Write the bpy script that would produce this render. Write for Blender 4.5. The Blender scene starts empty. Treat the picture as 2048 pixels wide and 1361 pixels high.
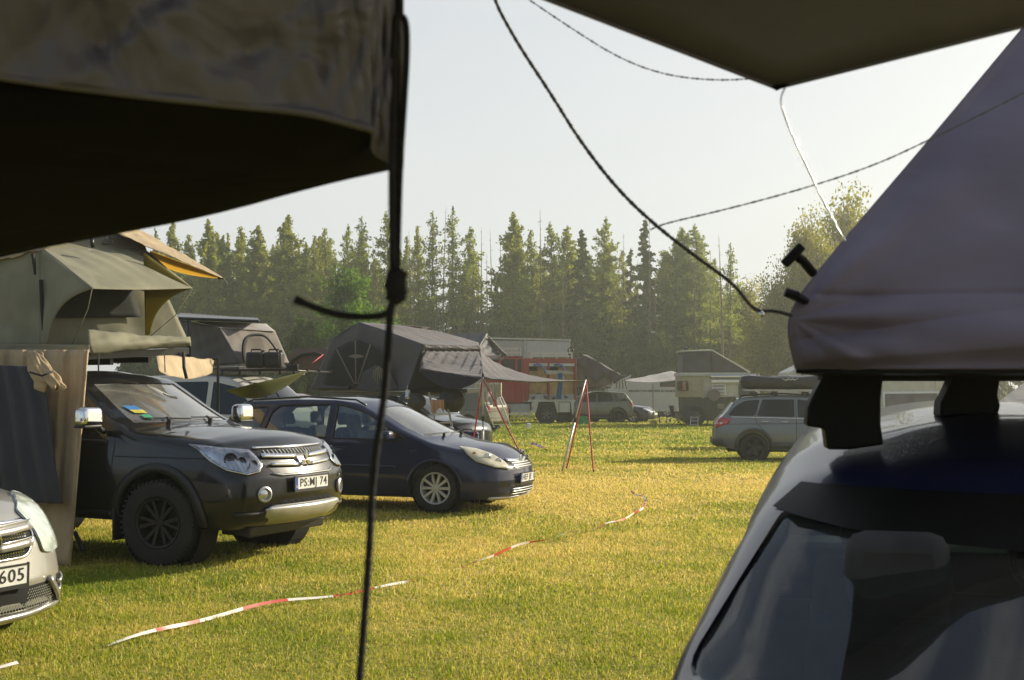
import bpy, bmesh, math, random
import numpy as np
from mathutils import Vector, Matrix, Euler
from mathutils.bvhtree import BVHTree
from mathutils import geometry as geo
S = bpy.context.scene
COL = S.collection
R = math.radians
random.seed(7)
RNG = np.random.default_rng(11)

# ------------------------------------------------------------------ camera
F, CX, HY, EYE = 2400.0, 1024.0, 780.0, 1.6          # focal length (photo px), centre column, horizon row, eye height (m)
cam_d = bpy.data.cameras.new('camera'); cam = bpy.data.objects.new('camera', cam_d); COL.objects.link(cam)
cam_d.sensor_width = 36; cam_d.lens = 36*F/2048; cam_d.shift_y = (HY-680.5)/2048
cam_d.clip_start = .05; cam_d.clip_end = 3000
cam_d.dof.use_dof = True; cam_d.dof.focus_distance = 20; cam_d.dof.aperture_fstop = 8.0
cam.location = (0, 0, EYE); cam.rotation_euler = (R(90), 0, 0)
S.camera = cam
def P(px, py, Y):                                     # the point at depth Y seen in photo pixel (px, py)
    return Vector(((px-CX)/F*Y, Y, EYE-(py-HY)/F*Y))

# ------------------------------------------------------------------ light
SUN_EL, SUN_AZ = R(25), R(33)                         # azimuth measured from +X towards +Y
sd = Vector((math.cos(SUN_AZ)*math.cos(SUN_EL), math.sin(SUN_AZ)*math.cos(SUN_EL), math.sin(SUN_EL)))
sl = bpy.data.lights.new('sun', 'SUN'); so = bpy.data.objects.new('sun', sl); COL.objects.link(so)
sl.energy = 5.0; sl.angle = R(.6); sl.color = (1, .90, .70)
so.rotation_euler = sd.to_track_quat('Z', 'Y').to_euler(); so.location = sd*60
W = bpy.data.worlds.new('World'); S.world = W; W.use_nodes = True
nt = W.node_tree; nt.nodes.clear()
wo = nt.nodes.new('ShaderNodeOutputWorld'); bg = nt.nodes.new('ShaderNodeBackground')
sky = nt.nodes.new('ShaderNodeTexSky'); sky.sky_type = 'NISHITA'; sky.sun_disc = False
sky.sun_elevation = SUN_EL; sky.sun_rotation = R(90)-SUN_AZ; sky.altitude = 100
sky.air_density = 1.0; sky.dust_density = 2.5; sky.ozone_density = 1.0
# thin veil of high cloud: the clear sky mixed with an even pale layer
veil = nt.nodes.new('ShaderNodeMix'); veil.data_type = 'RGBA'
tc = nt.nodes.new('ShaderNodeTexCoord'); mp = nt.nodes.new('ShaderNodeMapping'); mp.inputs['Scale'].default_value = (1, 1, 5)
nz = nt.nodes.new('ShaderNodeTexNoise'); nz.inputs['Scale'].default_value = 1.6; nz.inputs['Detail'].default_value = 4
mr = nt.nodes.new('ShaderNodeMapRange'); mr.inputs[1].default_value = .3; mr.inputs[2].default_value = .7
mr.inputs[3].default_value = .66; mr.inputs[4].default_value = .84
nt.links.new(tc.outputs['Generated'], mp.inputs[0]); nt.links.new(mp.outputs[0], nz.inputs[0])
nt.links.new(nz.outputs[0], mr.inputs[0])
dt_ = nt.nodes.new('ShaderNodeVectorMath'); dt_.operation = 'DOT_PRODUCT'; dt_.inputs[1].default_value = (math.cos(SUN_AZ), math.sin(SUN_AZ), 0)
m2_ = nt.nodes.new('ShaderNodeMapRange'); m2_.inputs[1].default_value = -.25; m2_.inputs[2].default_value = .20; m2_.inputs[3].default_value = .18; m2_.inputs[4].default_value = 1
m2_.inputs[3].default_value = 0      # broken cloud on the side away from the sun
n3_ = nt.nodes.new('ShaderNodeTexNoise'); n3_.inputs['Scale'].default_value = 11; n3_.inputs['Detail'].default_value = 5
m3_ = nt.nodes.new('ShaderNodeMapRange'); m3_.inputs[1].default_value = .46; m3_.inputs[2].default_value = .66; m3_.inputs[3].default_value = .02; m3_.inputs[4].default_value = .75
mu_ = nt.nodes.new('ShaderNodeMix'); mu_.data_type = 'FLOAT'
nt.links.new(tc.outputs['Generated'], n3_.inputs[0]); nt.links.new(n3_.outputs[0], m3_.inputs[0]); nt.links.new(tc.outputs['Generated'], dt_.inputs[0]); nt.links.new(dt_.outputs['Value'], m2_.inputs[0])
sx_ = nt.nodes.new('ShaderNodeSeparateXYZ'); m4_ = nt.nodes.new('ShaderNodeMapRange'); m4_.inputs[1].default_value = .42; m4_.inputs[2].default_value = .66; m4_.inputs[3].default_value = 1; m4_.inputs[4].default_value = 0
mm_ = nt.nodes.new('ShaderNodeMath'); mm_.operation = 'MULTIPLY'      # overhead the veil also breaks up
nt.links.new(tc.outputs['Generated'], sx_.inputs[0]); nt.links.new(sx_.outputs[2], m4_.inputs[0]); nt.links.new(m4_.outputs[0], mm_.inputs[0]); nt.links.new(m2_.outputs[0], mm_.inputs[1])
nt.links.new(mm_.outputs[0], mu_.inputs[0]); nt.links.new(m3_.outputs[0], mu_.inputs[2]); nt.links.new(mr.outputs[0], mu_.inputs[3])
nt.links.new(mu_.outputs[0], veil.inputs[0])
nt.links.new(sky.outputs[0], veil.inputs[6]); veil.inputs[7].default_value = (6.4, 6.5, 6.5, 1)
nt.links.new(veil.outputs[2], bg.inputs[0]); bg.inputs[1].default_value = .10
nt.links.new(bg.outputs[0], wo.inputs[0])
S.view_settings.view_transform = 'Standard'; S.view_settings.look = 'None'
S.view_settings.exposure = 0.4; S.view_settings.gamma = 1; S.view_settings.use_curve_mapping = False
S.render.engine = 'CYCLES'
S.cycles.use_denoising = True
S.cycles.max_bounces = 8; S.cycles.transparent_max_bounces = 24; S.cycles.volume_bounces = 0
S.cycles.caustics_reflective = False; S.cycles.caustics_refractive = False; S.cycles.sample_clamp_indirect = 4

# ------------------------------------------------------------------ materials
def new_mat(name):
    m = bpy.data.materials.new(name); m.use_nodes = True
    return m, m.node_tree, m.node_tree.nodes['Principled BSDF']
def noise_col(nt, bsdf, c0, c1, scale, detail=3, coord='Object', lo=.35, hi=.65, stretch=(1, 1, 1)):
    tc = nt.nodes.new('ShaderNodeTexCoord'); mp = nt.nodes.new('ShaderNodeMapping'); mp.inputs['Scale'].default_value = stretch
    n = nt.nodes.new('ShaderNodeTexNoise'); n.inputs['Scale'].default_value = scale; n.inputs['Detail'].default_value = detail
    r = nt.nodes.new('ShaderNodeValToRGB'); r.color_ramp.elements[0].position = lo; r.color_ramp.elements[1].position = hi
    r.color_ramp.elements[0].color = (*c0, 1); r.color_ramp.elements[1].color = (*c1, 1)
    nt.links.new(tc.outputs[coord], mp.inputs[0]); nt.links.new(mp.outputs[0], n.inputs[0])
    nt.links.new(n.outputs[0], r.inputs[0]); nt.links.new(r.outputs[0], bsdf.inputs['Base Color'])
    return mp, n, r
def add_bump(nt, bsdf, scale, strength, dist=.01, detail=4, stretch=(1, 1, 1), kind='noise'):
    tc = nt.nodes.new('ShaderNodeTexCoord'); mp = nt.nodes.new('ShaderNodeMapping'); mp.inputs['Scale'].default_value = stretch
    if kind == 'noise':
        n = nt.nodes.new('ShaderNodeTexNoise'); n.inputs['Scale'].default_value = scale; n.inputs['Detail'].default_value = detail
    else:
        n = nt.nodes.new('ShaderNodeTexVoronoi'); n.inputs['Scale'].default_value = scale
    b = nt.nodes.new('ShaderNodeBump'); b.inputs['Strength'].default_value = strength; b.inputs['Distance'].default_value = dist
    nt.links.new(tc.outputs['Object'], mp.inputs[0]); nt.links.new(mp.outputs[0], n.inputs[0])
    nt.links.new(n.outputs[0], b.inputs['Height']); nt.links.new(b.outputs[0], bsdf.inputs['Normal'])
    return b
def var(c, k):
    return tuple(max(0, min(1, x*k)) for x in c)
def mat_plain(name, c, rough=.5, metal=0, spec=.5, nz=.25, scale=6, coat=0, bump=0, bscale=60):
    m, nt, b = new_mat(name)
    noise_col(nt, b, var(c, 1-nz), var(c, 1+nz*.6), scale)
    b.inputs['Roughness'].default_value = rough; b.inputs['Metallic'].default_value = metal
    b.inputs['Specular IOR Level'].default_value = spec; b.inputs['Coat Weight'].default_value = coat
    b.inputs['Coat Roughness'].default_value = .04
    if bump: add_bump(nt, b, bscale, bump, .004)
    return m
def mat_fabric(name, c, trans=0, rough=.75, wr=.5, wscale=3, stretch=(1, 1, 1), sheen=.15, nz=.15, spec=.3, tcol=None, dist=.7):
    m, nt, b = new_mat(name)
    noise_col(nt, b, var(c, 1-nz), var(c, 1+nz), 2.5)
    b.inputs['Roughness'].default_value = rough; b.inputs['Specular IOR Level'].default_value = spec
    b.inputs['Sheen Weight'].default_value = sheen; b.inputs['Sheen Roughness'].default_value = .4
    tc = nt.nodes.new('ShaderNodeTexCoord'); mp = nt.nodes.new('ShaderNodeMapping'); mp.inputs['Scale'].default_value = stretch
    n = nt.nodes.new('ShaderNodeTexNoise'); n.inputs['Scale'].default_value = wscale; n.inputs['Detail'].default_value = 3
    n.inputs['Distortion'].default_value = dist
    n2 = nt.nodes.new('ShaderNodeTexNoise'); n2.inputs['Scale'].default_value = 220; n2.inputs['Detail'].default_value = 1
    b1 = nt.nodes.new('ShaderNodeBump'); b1.inputs['Strength'].default_value = wr; b1.inputs['Distance'].default_value = .05
    b2 = nt.nodes.new('ShaderNodeBump'); b2.inputs['Strength'].default_value = .12; b2.inputs['Distance'].default_value = .002
    nt.links.new(tc.outputs['Object'], mp.inputs[0]); nt.links.new(mp.outputs[0], n.inputs[0]); nt.links.new(tc.outputs['Object'], n2.inputs[0])
    nt.links.new(n.outputs[0], b1.inputs['Height']); nt.links.new(n2.outputs[0], b2.inputs['Height'])
    nt.links.new(b1.outputs[0], b2.inputs['Normal']); nt.links.new(b2.outputs[0], b.inputs['Normal'])
    if trans:
        t = nt.nodes.new('ShaderNodeBsdfTranslucent'); t.inputs[0].default_value = (*(tcol or c), 1)
        mx = nt.nodes.new('ShaderNodeMixShader'); mx.inputs[0].default_value = trans
        out = nt.nodes['Material Output']
        nt.links.new(b.outputs[0], mx.inputs[1]); nt.links.new(t.outputs[0], mx.inputs[2]); nt.links.new(mx.outputs[0], out.inputs[0])
    return m
def mat_paint(name, c, rough=.35, dust=.2, coat=1, metal=.0, drops=False, flake=False):
    m, nt, b = new_mat(name)
    noise_col(nt, b, c, tuple(x*(1-dust*.3)+.12*dust*.3 for x in c), 1.7, 5)
    b.inputs['Specular IOR Level'].default_value = .15; b.inputs['Roughness'].default_value = rough; b.inputs['Metallic'].default_value = metal
    b.inputs['Coat Weight'].default_value = coat*.8
    tc = nt.nodes.new('ShaderNodeTexCoord'); n = nt.nodes.new('ShaderNodeTexNoise'); n.inputs['Scale'].default_value = 3; n.inputs['Detail'].default_value = 6
    r = nt.nodes.new('ShaderNodeMapRange'); r.inputs[1].default_value = .35; r.inputs[2].default_value = .7
    r.inputs[3].default_value = .015; r.inputs[4].default_value = .015+dust*.22
    nt.links.new(tc.outputs['Object'], n.inputs[0]); nt.links.new(n.outputs[0], r.inputs[0]); nt.links.new(r.outputs[0], b.inputs['Coat Roughness'])
    if drops:
        v = nt.nodes.new('ShaderNodeTexVoronoi'); v.inputs['Scale'].default_value = 95; v.feature = 'F1'
        mr = nt.nodes.new('ShaderNodeMapRange'); mr.inputs[1].default_value = .0; mr.inputs[2].default_value = .3; mr.inputs[3].default_value = 1; mr.inputs[4].default_value = 0
        bp = nt.nodes.new('ShaderNodeBump'); bp.inputs['Strength'].default_value = .16; bp.inputs['Distance'].default_value = .002
        nt.links.new(tc.outputs['Object'], v.inputs[0]); nt.links.new(v.outputs[0], mr.inputs[0]); nt.links.new(mr.outputs[0], bp.inputs['Height'])
        nt.links.new(bp.outputs[0], b.inputs['Coat Normal'])
    return m
def mat_glass(name, tint=(.5, .55, .5), clear=.6, rough=.02, dust=.0, refl=1.6):
    m, nt, b = new_mat(name)
    out = nt.nodes['Material Output']; nt.nodes.remove(b)
    t = nt.nodes.new('ShaderNodeBsdfTransparent'); t.inputs[0].default_value = (*var(tint, clear), 1)
    g = nt.nodes.new('ShaderNodeBsdfGlossy'); g.inputs['Roughness'].default_value = rough; g.inputs[0].default_value = (.95, .97, 1, 1)
    fr = nt.nodes.new('ShaderNodeFresnel'); fr.inputs[0].default_value = 1.52
    ma = nt.nodes.new('ShaderNodeMath'); ma.operation = 'MULTIPLY_ADD'; ma.inputs[1].default_value = refl; ma.inputs[2].default_value = .02*refl
    mx = nt.nodes.new('ShaderNodeMixShader')
    nt.links.new(fr.outputs[0], ma.inputs[0]); nt.links.new(ma.outputs[0], mx.inputs[0])
    nt.links.new(t.outputs[0], mx.inputs[1]); nt.links.new(g.outputs[0], mx.inputs[2])
    last = mx
    if dust:
        d = nt.nodes.new('ShaderNodeBsdfDiffuse'); d.inputs[0].default_value = (.55, .53, .47, 1)
        tc = nt.nodes.new('ShaderNodeTexCoord'); n = nt.nodes.new('ShaderNodeTexNoise'); n.inputs['Scale'].default_value = 2.5; n.inputs['Detail'].default_value = 6
        mr = nt.nodes.new('ShaderNodeMapRange'); mr.inputs[1].default_value = .3; mr.inputs[2].default_value = .75; mr.inputs[3].default_value = dust*.3; mr.inputs[4].default_value = dust
        m2 = nt.nodes.new('ShaderNodeMixShader')
        nt.links.new(tc.outputs['Object'], n.inputs[0]); nt.links.new(n.outputs[0], mr.inputs[0]); nt.links.new(mr.outputs[0], m2.inputs[0])
        nt.links.new(mx.outputs[0], m2.inputs[1]); nt.links.new(d.outputs[0], m2.inputs[2]); last = m2
    nt.links.new(last.outputs[0], out.inputs[0])
    return m
def mat_leaf(name, c0, c1, trans=.45, scale=.6, yellow=1.0):
    m, nt, b = new_mat(name)
    mp, n, r = noise_col(nt, b, c0, c1, scale, 3, lo=.38, hi=.62)
    b.inputs['Roughness'].default_value = .6; b.inputs['Specular IOR Level'].default_value = .25
    t = nt.nodes.new('ShaderNodeBsdfTranslucent'); mu = nt.nodes.new('ShaderNodeMix'); mu.data_type = 'RGBA'; mu.blend_type = 'MULTIPLY'; mu.inputs[0].default_value = 1
    mu.inputs[7].default_value = (1.9*yellow, 1.75, .75, 1)
    nt.links.new(r.outputs[0], mu.inputs[6]); nt.links.new(mu.outputs[2], t.inputs[0])
    mx = nt.nodes.new('ShaderNodeMixShader'); mx.inputs[0].default_value = trans
    out = nt.nodes['Material Output']
    nt.links.new(b.outputs[0], mx.inputs[1]); nt.links.new(t.outputs[0], mx.inputs[2]); nt.links.new(mx.outputs[0], out.inputs[0])
    return m

# ------------------------------------------------------------------ object helpers
def tag(o, label=None, cat=None, group=None, kind=None):
    if label: o['label'] = label
    if cat: o['category'] = cat
    if group: o['group'] = group
    if kind: o['kind'] = kind
    return o
def empty(name, loc=(0, 0, 0), rz=0, label=None, cat=None, group=None):
    o = bpy.data.objects.new(name, None); COL.objects.link(o); o.location = loc; o.rotation_euler = (0, 0, rz)
    o.empty_display_size = .1
    return tag(o, label, cat, group)
def link_mesh(name, me, mat, parent=None):
    o = bpy.data.objects.new(name, me); COL.objects.link(o)
    if mat: me.materials.append(mat)
    if parent: o.parent = parent
    return o
def np_mesh(name, V, Fc, smooth=False):
    me = bpy.data.meshes.new(name); V = np.asarray(V, np.float32); Fc = np.asarray(Fc, np.int32); k = Fc.shape[1]
    me.vertices.add(len(V)); me.vertices.foreach_set('co', V.ravel())
    me.loops.add(Fc.size); me.loops.foreach_set('vertex_index', Fc.ravel())
    me.polygons.add(len(Fc)); me.polygons.foreach_set('loop_start', np.arange(0, Fc.size, k, dtype=np.int32))
    me.update(calc_edges=True)
    if smooth: me.polygons.foreach_set('use_smooth', np.ones(len(Fc), bool))
    return me
def copy_tree(o, parent=None):
    c = o.copy(); COL.objects.link(c)
    if parent: c.parent = parent
    for ch in list(o.children): copy_tree(ch, c)
    return c
class MB:
    def __init__(s, M=None): s.v = []; s.f = []; s.M = M or Matrix()
    def add(s, vs, fs):
        n = len(s.v); s.v += [s.M @ Vector(v) for v in vs]; s.f += [tuple(n+i for i in f) for f in fs]; return s
    def box(s, c, d, rot=None, taper=1):
        Mx = rot.to_matrix().to_4x4() if isinstance(rot, Euler) else (rot or Matrix())
        vs = []
        for z in (-.5, .5):
            k = taper if z > 0 else 1
            for x, y in ((-.5, -.5), (.5, -.5), (.5, .5), (-.5, .5)):
                vs.append(Vector(c) + Mx @ Vector((x*d[0]*k, y*d[1]*k, z*d[2])))
        return s.add(vs, [(3, 2, 1, 0), (4, 5, 6, 7), (0, 1, 5, 4), (1, 2, 6, 5), (2, 3, 7, 6), (3, 0, 4, 7)])
    def beam(s, a, b, w, h=None):                     # square bar between two points
        a, b = Vector(a), Vector(b); h = h or w; d = b-a
        q = d.to_track_quat('X', 'Z').to_matrix().to_4x4()
        return s.box((a+b)/2, (d.length, w, h), q)
    def cyl(s, a, b, r0, r1=None, n=12, caps=True):
        a, b = Vector(a), Vector(b); r1 = r0 if r1 is None else r1
        q = (b-a).to_track_quat('Z', 'Y').to_matrix(); vs = []
        for p, r in ((a, r0), (b, r1)):
            for i in range(n):
                t = 2*math.pi*i/n; vs.append(p + q @ Vector((r*math.cos(t), r*math.sin(t), 0)))
        fs = [(i, (i+1) % n, n+(i+1) % n, n+i) for i in range(n)]
        if caps: fs += [tuple(range(n-1, -1, -1)), tuple(range(n, 2*n))]
        return s.add(vs, fs)
    def tube(s, pts, r, n=8, caps=True):
        pts = [Vector(p) for p in pts]; m = len(pts); rr = r if isinstance(r, (list, tuple)) else [r]*m; vs = []
        up = None
        for i, p in enumerate(pts):
            d = (pts[min(i+1, m-1)]-pts[max(i-1, 0)]).normalized()
            if up is None: up = d.orthogonal().normalized()
            up = (up - d*up.dot(d)); up = up.normalized() if up.length > 1e-6 else d.orthogonal().normalized()
            sd_ = d.cross(up)
            for k in range(n):
                t = 2*math.pi*k/n; vs.append(p + (up*math.cos(t)+sd_*math.sin(t))*rr[i])
        fs = [(i*n+k, i*n+(k+1) % n, (i+1)*n+(k+1) % n, (i+1)*n+k) for i in range(m-1) for k in range(n)]
        if caps: fs += [tuple(range(n-1, -1, -1)), tuple((m-1)*n+k for k in range(n))]
        return s.add(vs, fs)
    def lathe(s, prof, n=32, axis='Z', c=(0, 0, 0)):  # prof: (radius, height)
        vs = []
        for r, h in prof:
            for k in range(n):
                t = 2*math.pi*k/n; a_, b_ = r*math.cos(t), r*math.sin(t)
                v = {'Z': (a_, b_, h), 'Y': (a_, h, b_), 'X': (h, a_, b_)}[axis]
                vs.append(Vector(v)+Vector(c))
        m = len(prof)
        return s.add(vs, [(i*n+k, i*n+(k+1) % n, (i+1)*n+(k+1) % n, (i+1)*n+k) for i in range(m-1) for k in range(n)])
    def prism(s, poly, vec):                          # planar polygon pushed along a vector
        poly = [Vector(p) for p in poly]; n = len(poly); vec = Vector(vec)
        return s.add(poly+[p+vec for p in poly], [tuple(range(n-1, -1, -1)), tuple(range(n, 2*n))]+[(i, (i+1) % n, n+(i+1) % n, n+i) for i in range(n)])
    def face(s, pts): return s.add(pts, [tuple(range(len(pts)))])
    def grid(s, fn, nu, nv):
        vs = [fn(i/nu, j/nv) for j in range(nv+1) for i in range(nu+1)]
        return s.add(vs, [(j*(nu+1)+i, j*(nu+1)+i+1, (j+1)*(nu+1)+i+1, (j+1)*(nu+1)+i) for j in range(nv) for i in range(nu)])
    def build(s, name, mat, parent=None, smooth=False, bevel=0, solid=0, sub=0, seg=2, angle=35):
        me = bpy.data.meshes.new(name); me.from_pydata([tuple(v) for v in s.v], [], s.f); me.update()
        bm = bmesh.new(); bm.from_mesh(me); bmesh.ops.remove_doubles(bm, verts=bm.verts, dist=1e-5)
        bmesh.ops.recalc_face_normals(bm, faces=bm.faces); bm.to_mesh(me); bm.free()
        o = link_mesh(name, me, mat, parent)
        if solid: md = o.modifiers.new('solid', 'SOLIDIFY'); md.thickness = solid; md.offset = 0
        if bevel: md = o.modifiers.new('bevel', 'BEVEL'); md.width = bevel; md.segments = seg; md.limit_method = 'ANGLE'
        if sub: md = o.modifiers.new('sub', 'SUBSURF'); md.levels = md.render_levels = sub
        if smooth or bevel:
            me.polygons.foreach_set('use_smooth', np.ones(len(me.polygons), bool))
            if smooth != 'all': me.set_sharp_from_angle(angle=R(angle))
        return o
def smoothnoise(seed):                                # cheap smooth 2-D noise
    r = np.random.default_rng(seed); a = r.normal(size=(6, 2)); ph = r.uniform(0, 6.3, 6)
    return lambda u, v, f=1: sum(math.sin(f*(a[i, 0]*u+a[i, 1]*v)*(1+i*.6)+ph[i])/(1+i*.5) for i in range(6))/3
def cloth(mb, c, nu=24, nv=16, sag=0, wr=0, wf=6, seed=1, edge=0, wu=1, wv=1, normal=None, edgef=None):
    """four corners a b c d (a-b lower edge, d-c upper edge) as a sagging, wrinkled sheet"""
    a, b, c_, d = [Vector(p) for p in c]; nf = smoothnoise(seed)
    nrm = normal or ((b-a).cross(d-a)).normalized()
    def fn(u, v):
        p = (a*(1-u)+b*u)*(1-v)+(d*(1-u)+c_*u)*v
        k = 16*u*(1-u)*v*(1-v)
        p = p + Vector((0, 0, -sag*k)) + nrm*(wr*nf(u*wu, v*wv, wf)*(edge+(1-edge)*min(1, k*2)))
        if edgef: p = p + edgef(u, v)
        return p
    return mb.grid(fn, nu, nv)
def text_mesh(txt, size, mat, parent, M, extrude=.001, bold=0, name='lettering', sx=1, fit=None):
    cu = bpy.data.curves.new('txt', 'FONT'); cu.body = txt; cu.size = size; cu.extrude = extrude; cu.offset = bold
    cu.align_x = 'CENTER'; cu.align_y = 'CENTER'; cu.resolution_u = 3
    if fit: cu.space_character = 1.12
    t = bpy.data.objects.new('txt', cu); COL.objects.link(t)
    me = bpy.data.meshes.new_from_object(t.evaluated_get(bpy.context.evaluated_depsgraph_get()))
    bpy.data.objects.remove(t)
    if fit: xs = [v.co.x for v in me.vertices]; sx = fit/(max(xs)-min(xs))
    me.transform(Matrix.Diagonal((sx, 1, 1, 1))); me.transform(M); me.name = name; me.materials.clear()
    return link_mesh(name, me, mat, parent)
# ------------------------------------------------------------------ ground
def zg(x, y):
    x = np.asarray(x, float); y = np.asarray(y, float)
    z = np.interp(y, [-20, 18, 31, 43, 55, 200], [0, 0, -.22, -.23, -.07, -.05])
    return z + .025*np.sin(x*.31+1)*np.sin(y*.27) + .012*np.sin(x*1.3+y*.9)
def G(x, y, dz=0): return Vector((x, y, float(zg(x, y))+dz))
def GP(px, Y, dz=0): return G((px-CX)/F*Y, Y, dz)
def vnoise(x, y, s, seed):                            # value noise on a lattice, vectorised
    r = np.random.default_rng(seed); T = r.random((64, 64)); X = x/s+100; Y = y/s+100
    i, j = np.floor(X).astype(int), np.floor(Y).astype(int); u, v = X-i, Y-j; u = u*u*(3-2*u); v = v*v*(3-2*v)
    t = lambda a, b: T[a % 64, b % 64]
    return (t(i, j)*(1-u)+t(i+1, j)*u)*(1-v)+(t(i, j+1)*(1-u)+t(i+1, j+1)*u)*v
def dryness(x, y):
    n = .34*vnoise(x, y, 3.1, 1)+.33*vnoise(x, y, 1.1, 2)+.33*vnoise(x, y, .4, 3)+.05
    band = np.exp(-((y-20.5)/5.0)**2)*(1/(1+np.exp(-(x+1.5)/1.0)))*.43
    far = np.where(y > 40, -.16, 0); near = -.09*np.exp(-((y-7)/4.0)**2)
    return n+band+far+near
def make_ground():
    ys = np.concatenate([np.linspace(-15, 5, 12), np.linspace(5.2, 30, 160), np.linspace(30.5, 70, 90), np.geomspace(71, 1500, 40)])
    xs = np.concatenate([-np.geomspace(900, 32, 20), np.linspace(-30, 30, 181), np.geomspace(32, 900, 20)])
    X, Y = np.meshgrid(xs, ys); Z = zg(X, Y); V = np.stack([X, Y, Z], -1).reshape(-1, 3)
    nx, ny = len(xs), len(ys); i = np.arange(nx-1)[None]+np.arange(ny-1)[:, None]*nx
    Fc = np.stack([i, i+1, i+nx+1, i+nx], -1).reshape(-1, 4)
    me = np_mesh('ground', V, Fc, True)
    at = me.attributes.new('dry', 'FLOAT', 'POINT'); at.data.foreach_set('value', dryness(V[:, 0], V[:, 1]).astype(np.float32))
    m, nt, b = new_mat('soil_and_turf')
    a = nt.nodes.new('ShaderNodeAttribute'); a.attribute_name = 'dry'
    tc = nt.nodes.new('ShaderNodeTexCoord'); n = nt.nodes.new('ShaderNodeTexNoise'); n.inputs['Scale'].default_value = 9; n.inputs['Detail'].default_value = 8
    ad = nt.nodes.new('ShaderNodeMath'); ad.operation = 'MULTIPLY_ADD'; ad.inputs[1].default_value = .5
    r = nt.nodes.new('ShaderNodeValToRGB'); e = r.color_ramp.elements
    e[0].position = .45; e[0].color = (.14, .16, .018, 1); e[1].position = 1.05; e[1].color = (.42, .33, .10, 1)
    nt.links.new(tc.outputs['Object'], n.inputs[0]); nt.links.new(n.outputs[0], ad.inputs[0]); nt.links.new(a.outputs['Fac'], ad.inputs[2])
    nt.links.new(ad.outputs[0], r.inputs[0]); nt.links.new(r.outputs[0], b.inputs['Base Color']); b.inputs['Roughness'].default_value = .95
    b.inputs['Specular IOR Level'].default_value = .1
    add_bump(nt, b, 30, .8, .03)
    tag(link_mesh('ground', me, m), kind='structure')
def make_grass():
    def scatter(y0, y1, dens, pad=.6):
        A = (y1-y0)*((y0+y1)*.5*2048/F+2*pad); n = int(A*dens)
        y = np.sqrt(RNG.uniform(y0*y0, y1*y1, n)); x = RNG.uniform(-1, 1, n)*(y*1024/F+pad); return x, y
    Vs, Fs, D = [], [], []; off = 0
    for y0, y1, dens, h0, h1, w in ((5.8, 9, 4600, .018, .05, .0032), (9, 14, 2500, .02, .055, .0045), (14, 22, 900, .022, .06, .008),
                                    (22, 34, 300, .025, .065, .014), (34, 62, 90, .04, .10, .03), (62, 95, 10, .05, .14, .06)):
        x, y = scatter(y0, y1, dens); n = len(x); z = zg(x, y); cl = vnoise(x, y, .16, 5)*.5+vnoise(x, y, .5, 6)*.5
        h = (h0+(h1-h0)*RNG.random(n)**1.6)*(.45+.75*cl); a = RNG.uniform(0, 2*np.pi, n); la = RNG.uniform(0, 2*np.pi, n)
        lean = h*RNG.uniform(.1, .95, n); ww = w*RNG.uniform(.6, 1.3, n)
        tall = RNG.random(n) < .009; h = np.where(tall, h*2.3, h); ww = np.where(tall, ww*.6, ww)
        dx, dy = np.cos(a)*ww, np.sin(a)*ww
        base = np.stack([x, y, z-.004], -1); d = np.stack([dx, dy, 0*dx], -1)
        mid = base+np.stack([np.cos(la)*lean*.35, np.sin(la)*lean*.35, h*.6], -1); tip = base+np.stack([np.cos(la)*lean, np.sin(la)*lean, h], -1)
        V = np.stack([base-d, base+d, mid+d*.8, tip, mid-d*.8], 1).reshape(-1, 3)
        i = np.arange(n)[:, None]*5+off
        Fs.append(np.concatenate([i+np.array([[0, 1, 2, 4]])], 0)); Fs.append(i+np.array([[4, 2, 3, 3]]))
        dr = dryness(x, y)+RNG.normal(0, .22, n)+tall*.6; D.append(np.repeat(dr, 5)); Vs.append(V); off += len(V)
    V = np.concatenate(Vs); q = np.concatenate([f for f in Fs[0::2]]); t = np.concatenate([f for f in Fs[1::2]])[:, :3]
    me = bpy.data.meshes.new('lawn'); me.vertices.add(len(V)); me.vertices.foreach_set('co', V.astype(np.float32).ravel())
    lo = np.concatenate([q.ravel(), t.ravel()]).astype(np.int32); me.loops.add(len(lo)); me.loops.foreach_set('vertex_index', lo)
    ls = np.concatenate([np.arange(len(q))*4, len(q)*4+np.arange(len(t))*3]).astype(np.int32)
    me.polygons.add(len(ls)); me.polygons.foreach_set('loop_start', ls); me.update(calc_edges=True)
    at = me.attributes.new('dry', 'FLOAT', 'POINT'); at.data.foreach_set('value', np.concatenate(D).astype(np.float32))
    m, nt, b = new_mat('grass_blades')
    a = nt.nodes.new('ShaderNodeAttribute'); a.attribute_name = 'dry'
    r = nt.nodes.new('ShaderNodeValToRGB'); e = r.color_ramp.elements
    e[0].position = .25; e[0].color = (.20, .28, .02, 1); e[1].position = .92; e[1].color = (.80, .62, .19, 1)
    k = e.new(.48); k.color = (.40, .42, .035, 1); k = e.new(.66); k.color = (.60, .52, .10, 1)
    nt.links.new(a.outputs['Fac'], r.inputs[0]); nt.links.new(r.outputs[0], b.inputs['Base Color'])
    b.inputs['Roughness'].default_value = .5; b.inputs['Specular IOR Level'].default_value = .3
    t_ = nt.nodes.new('ShaderNodeBsdfTranslucent'); nt.links.new(r.outputs[0], t_.inputs[0])
    mx = nt.nodes.new('ShaderNodeMixShader'); mx.inputs[0].default_value = .5; out = nt.nodes['Material Output']
    nt.links.new(b.outputs[0], mx.inputs[1]); nt.links.new(t_.outputs[0], mx.inputs[2]); nt.links.new(mx.outputs[0], out.inputs[0])
    tag(link_mesh('grass', me, m), 'short mown grass with dry straw coloured patches covering the field', 'grass', kind='stuff')
make_ground(); make_grass()

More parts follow.
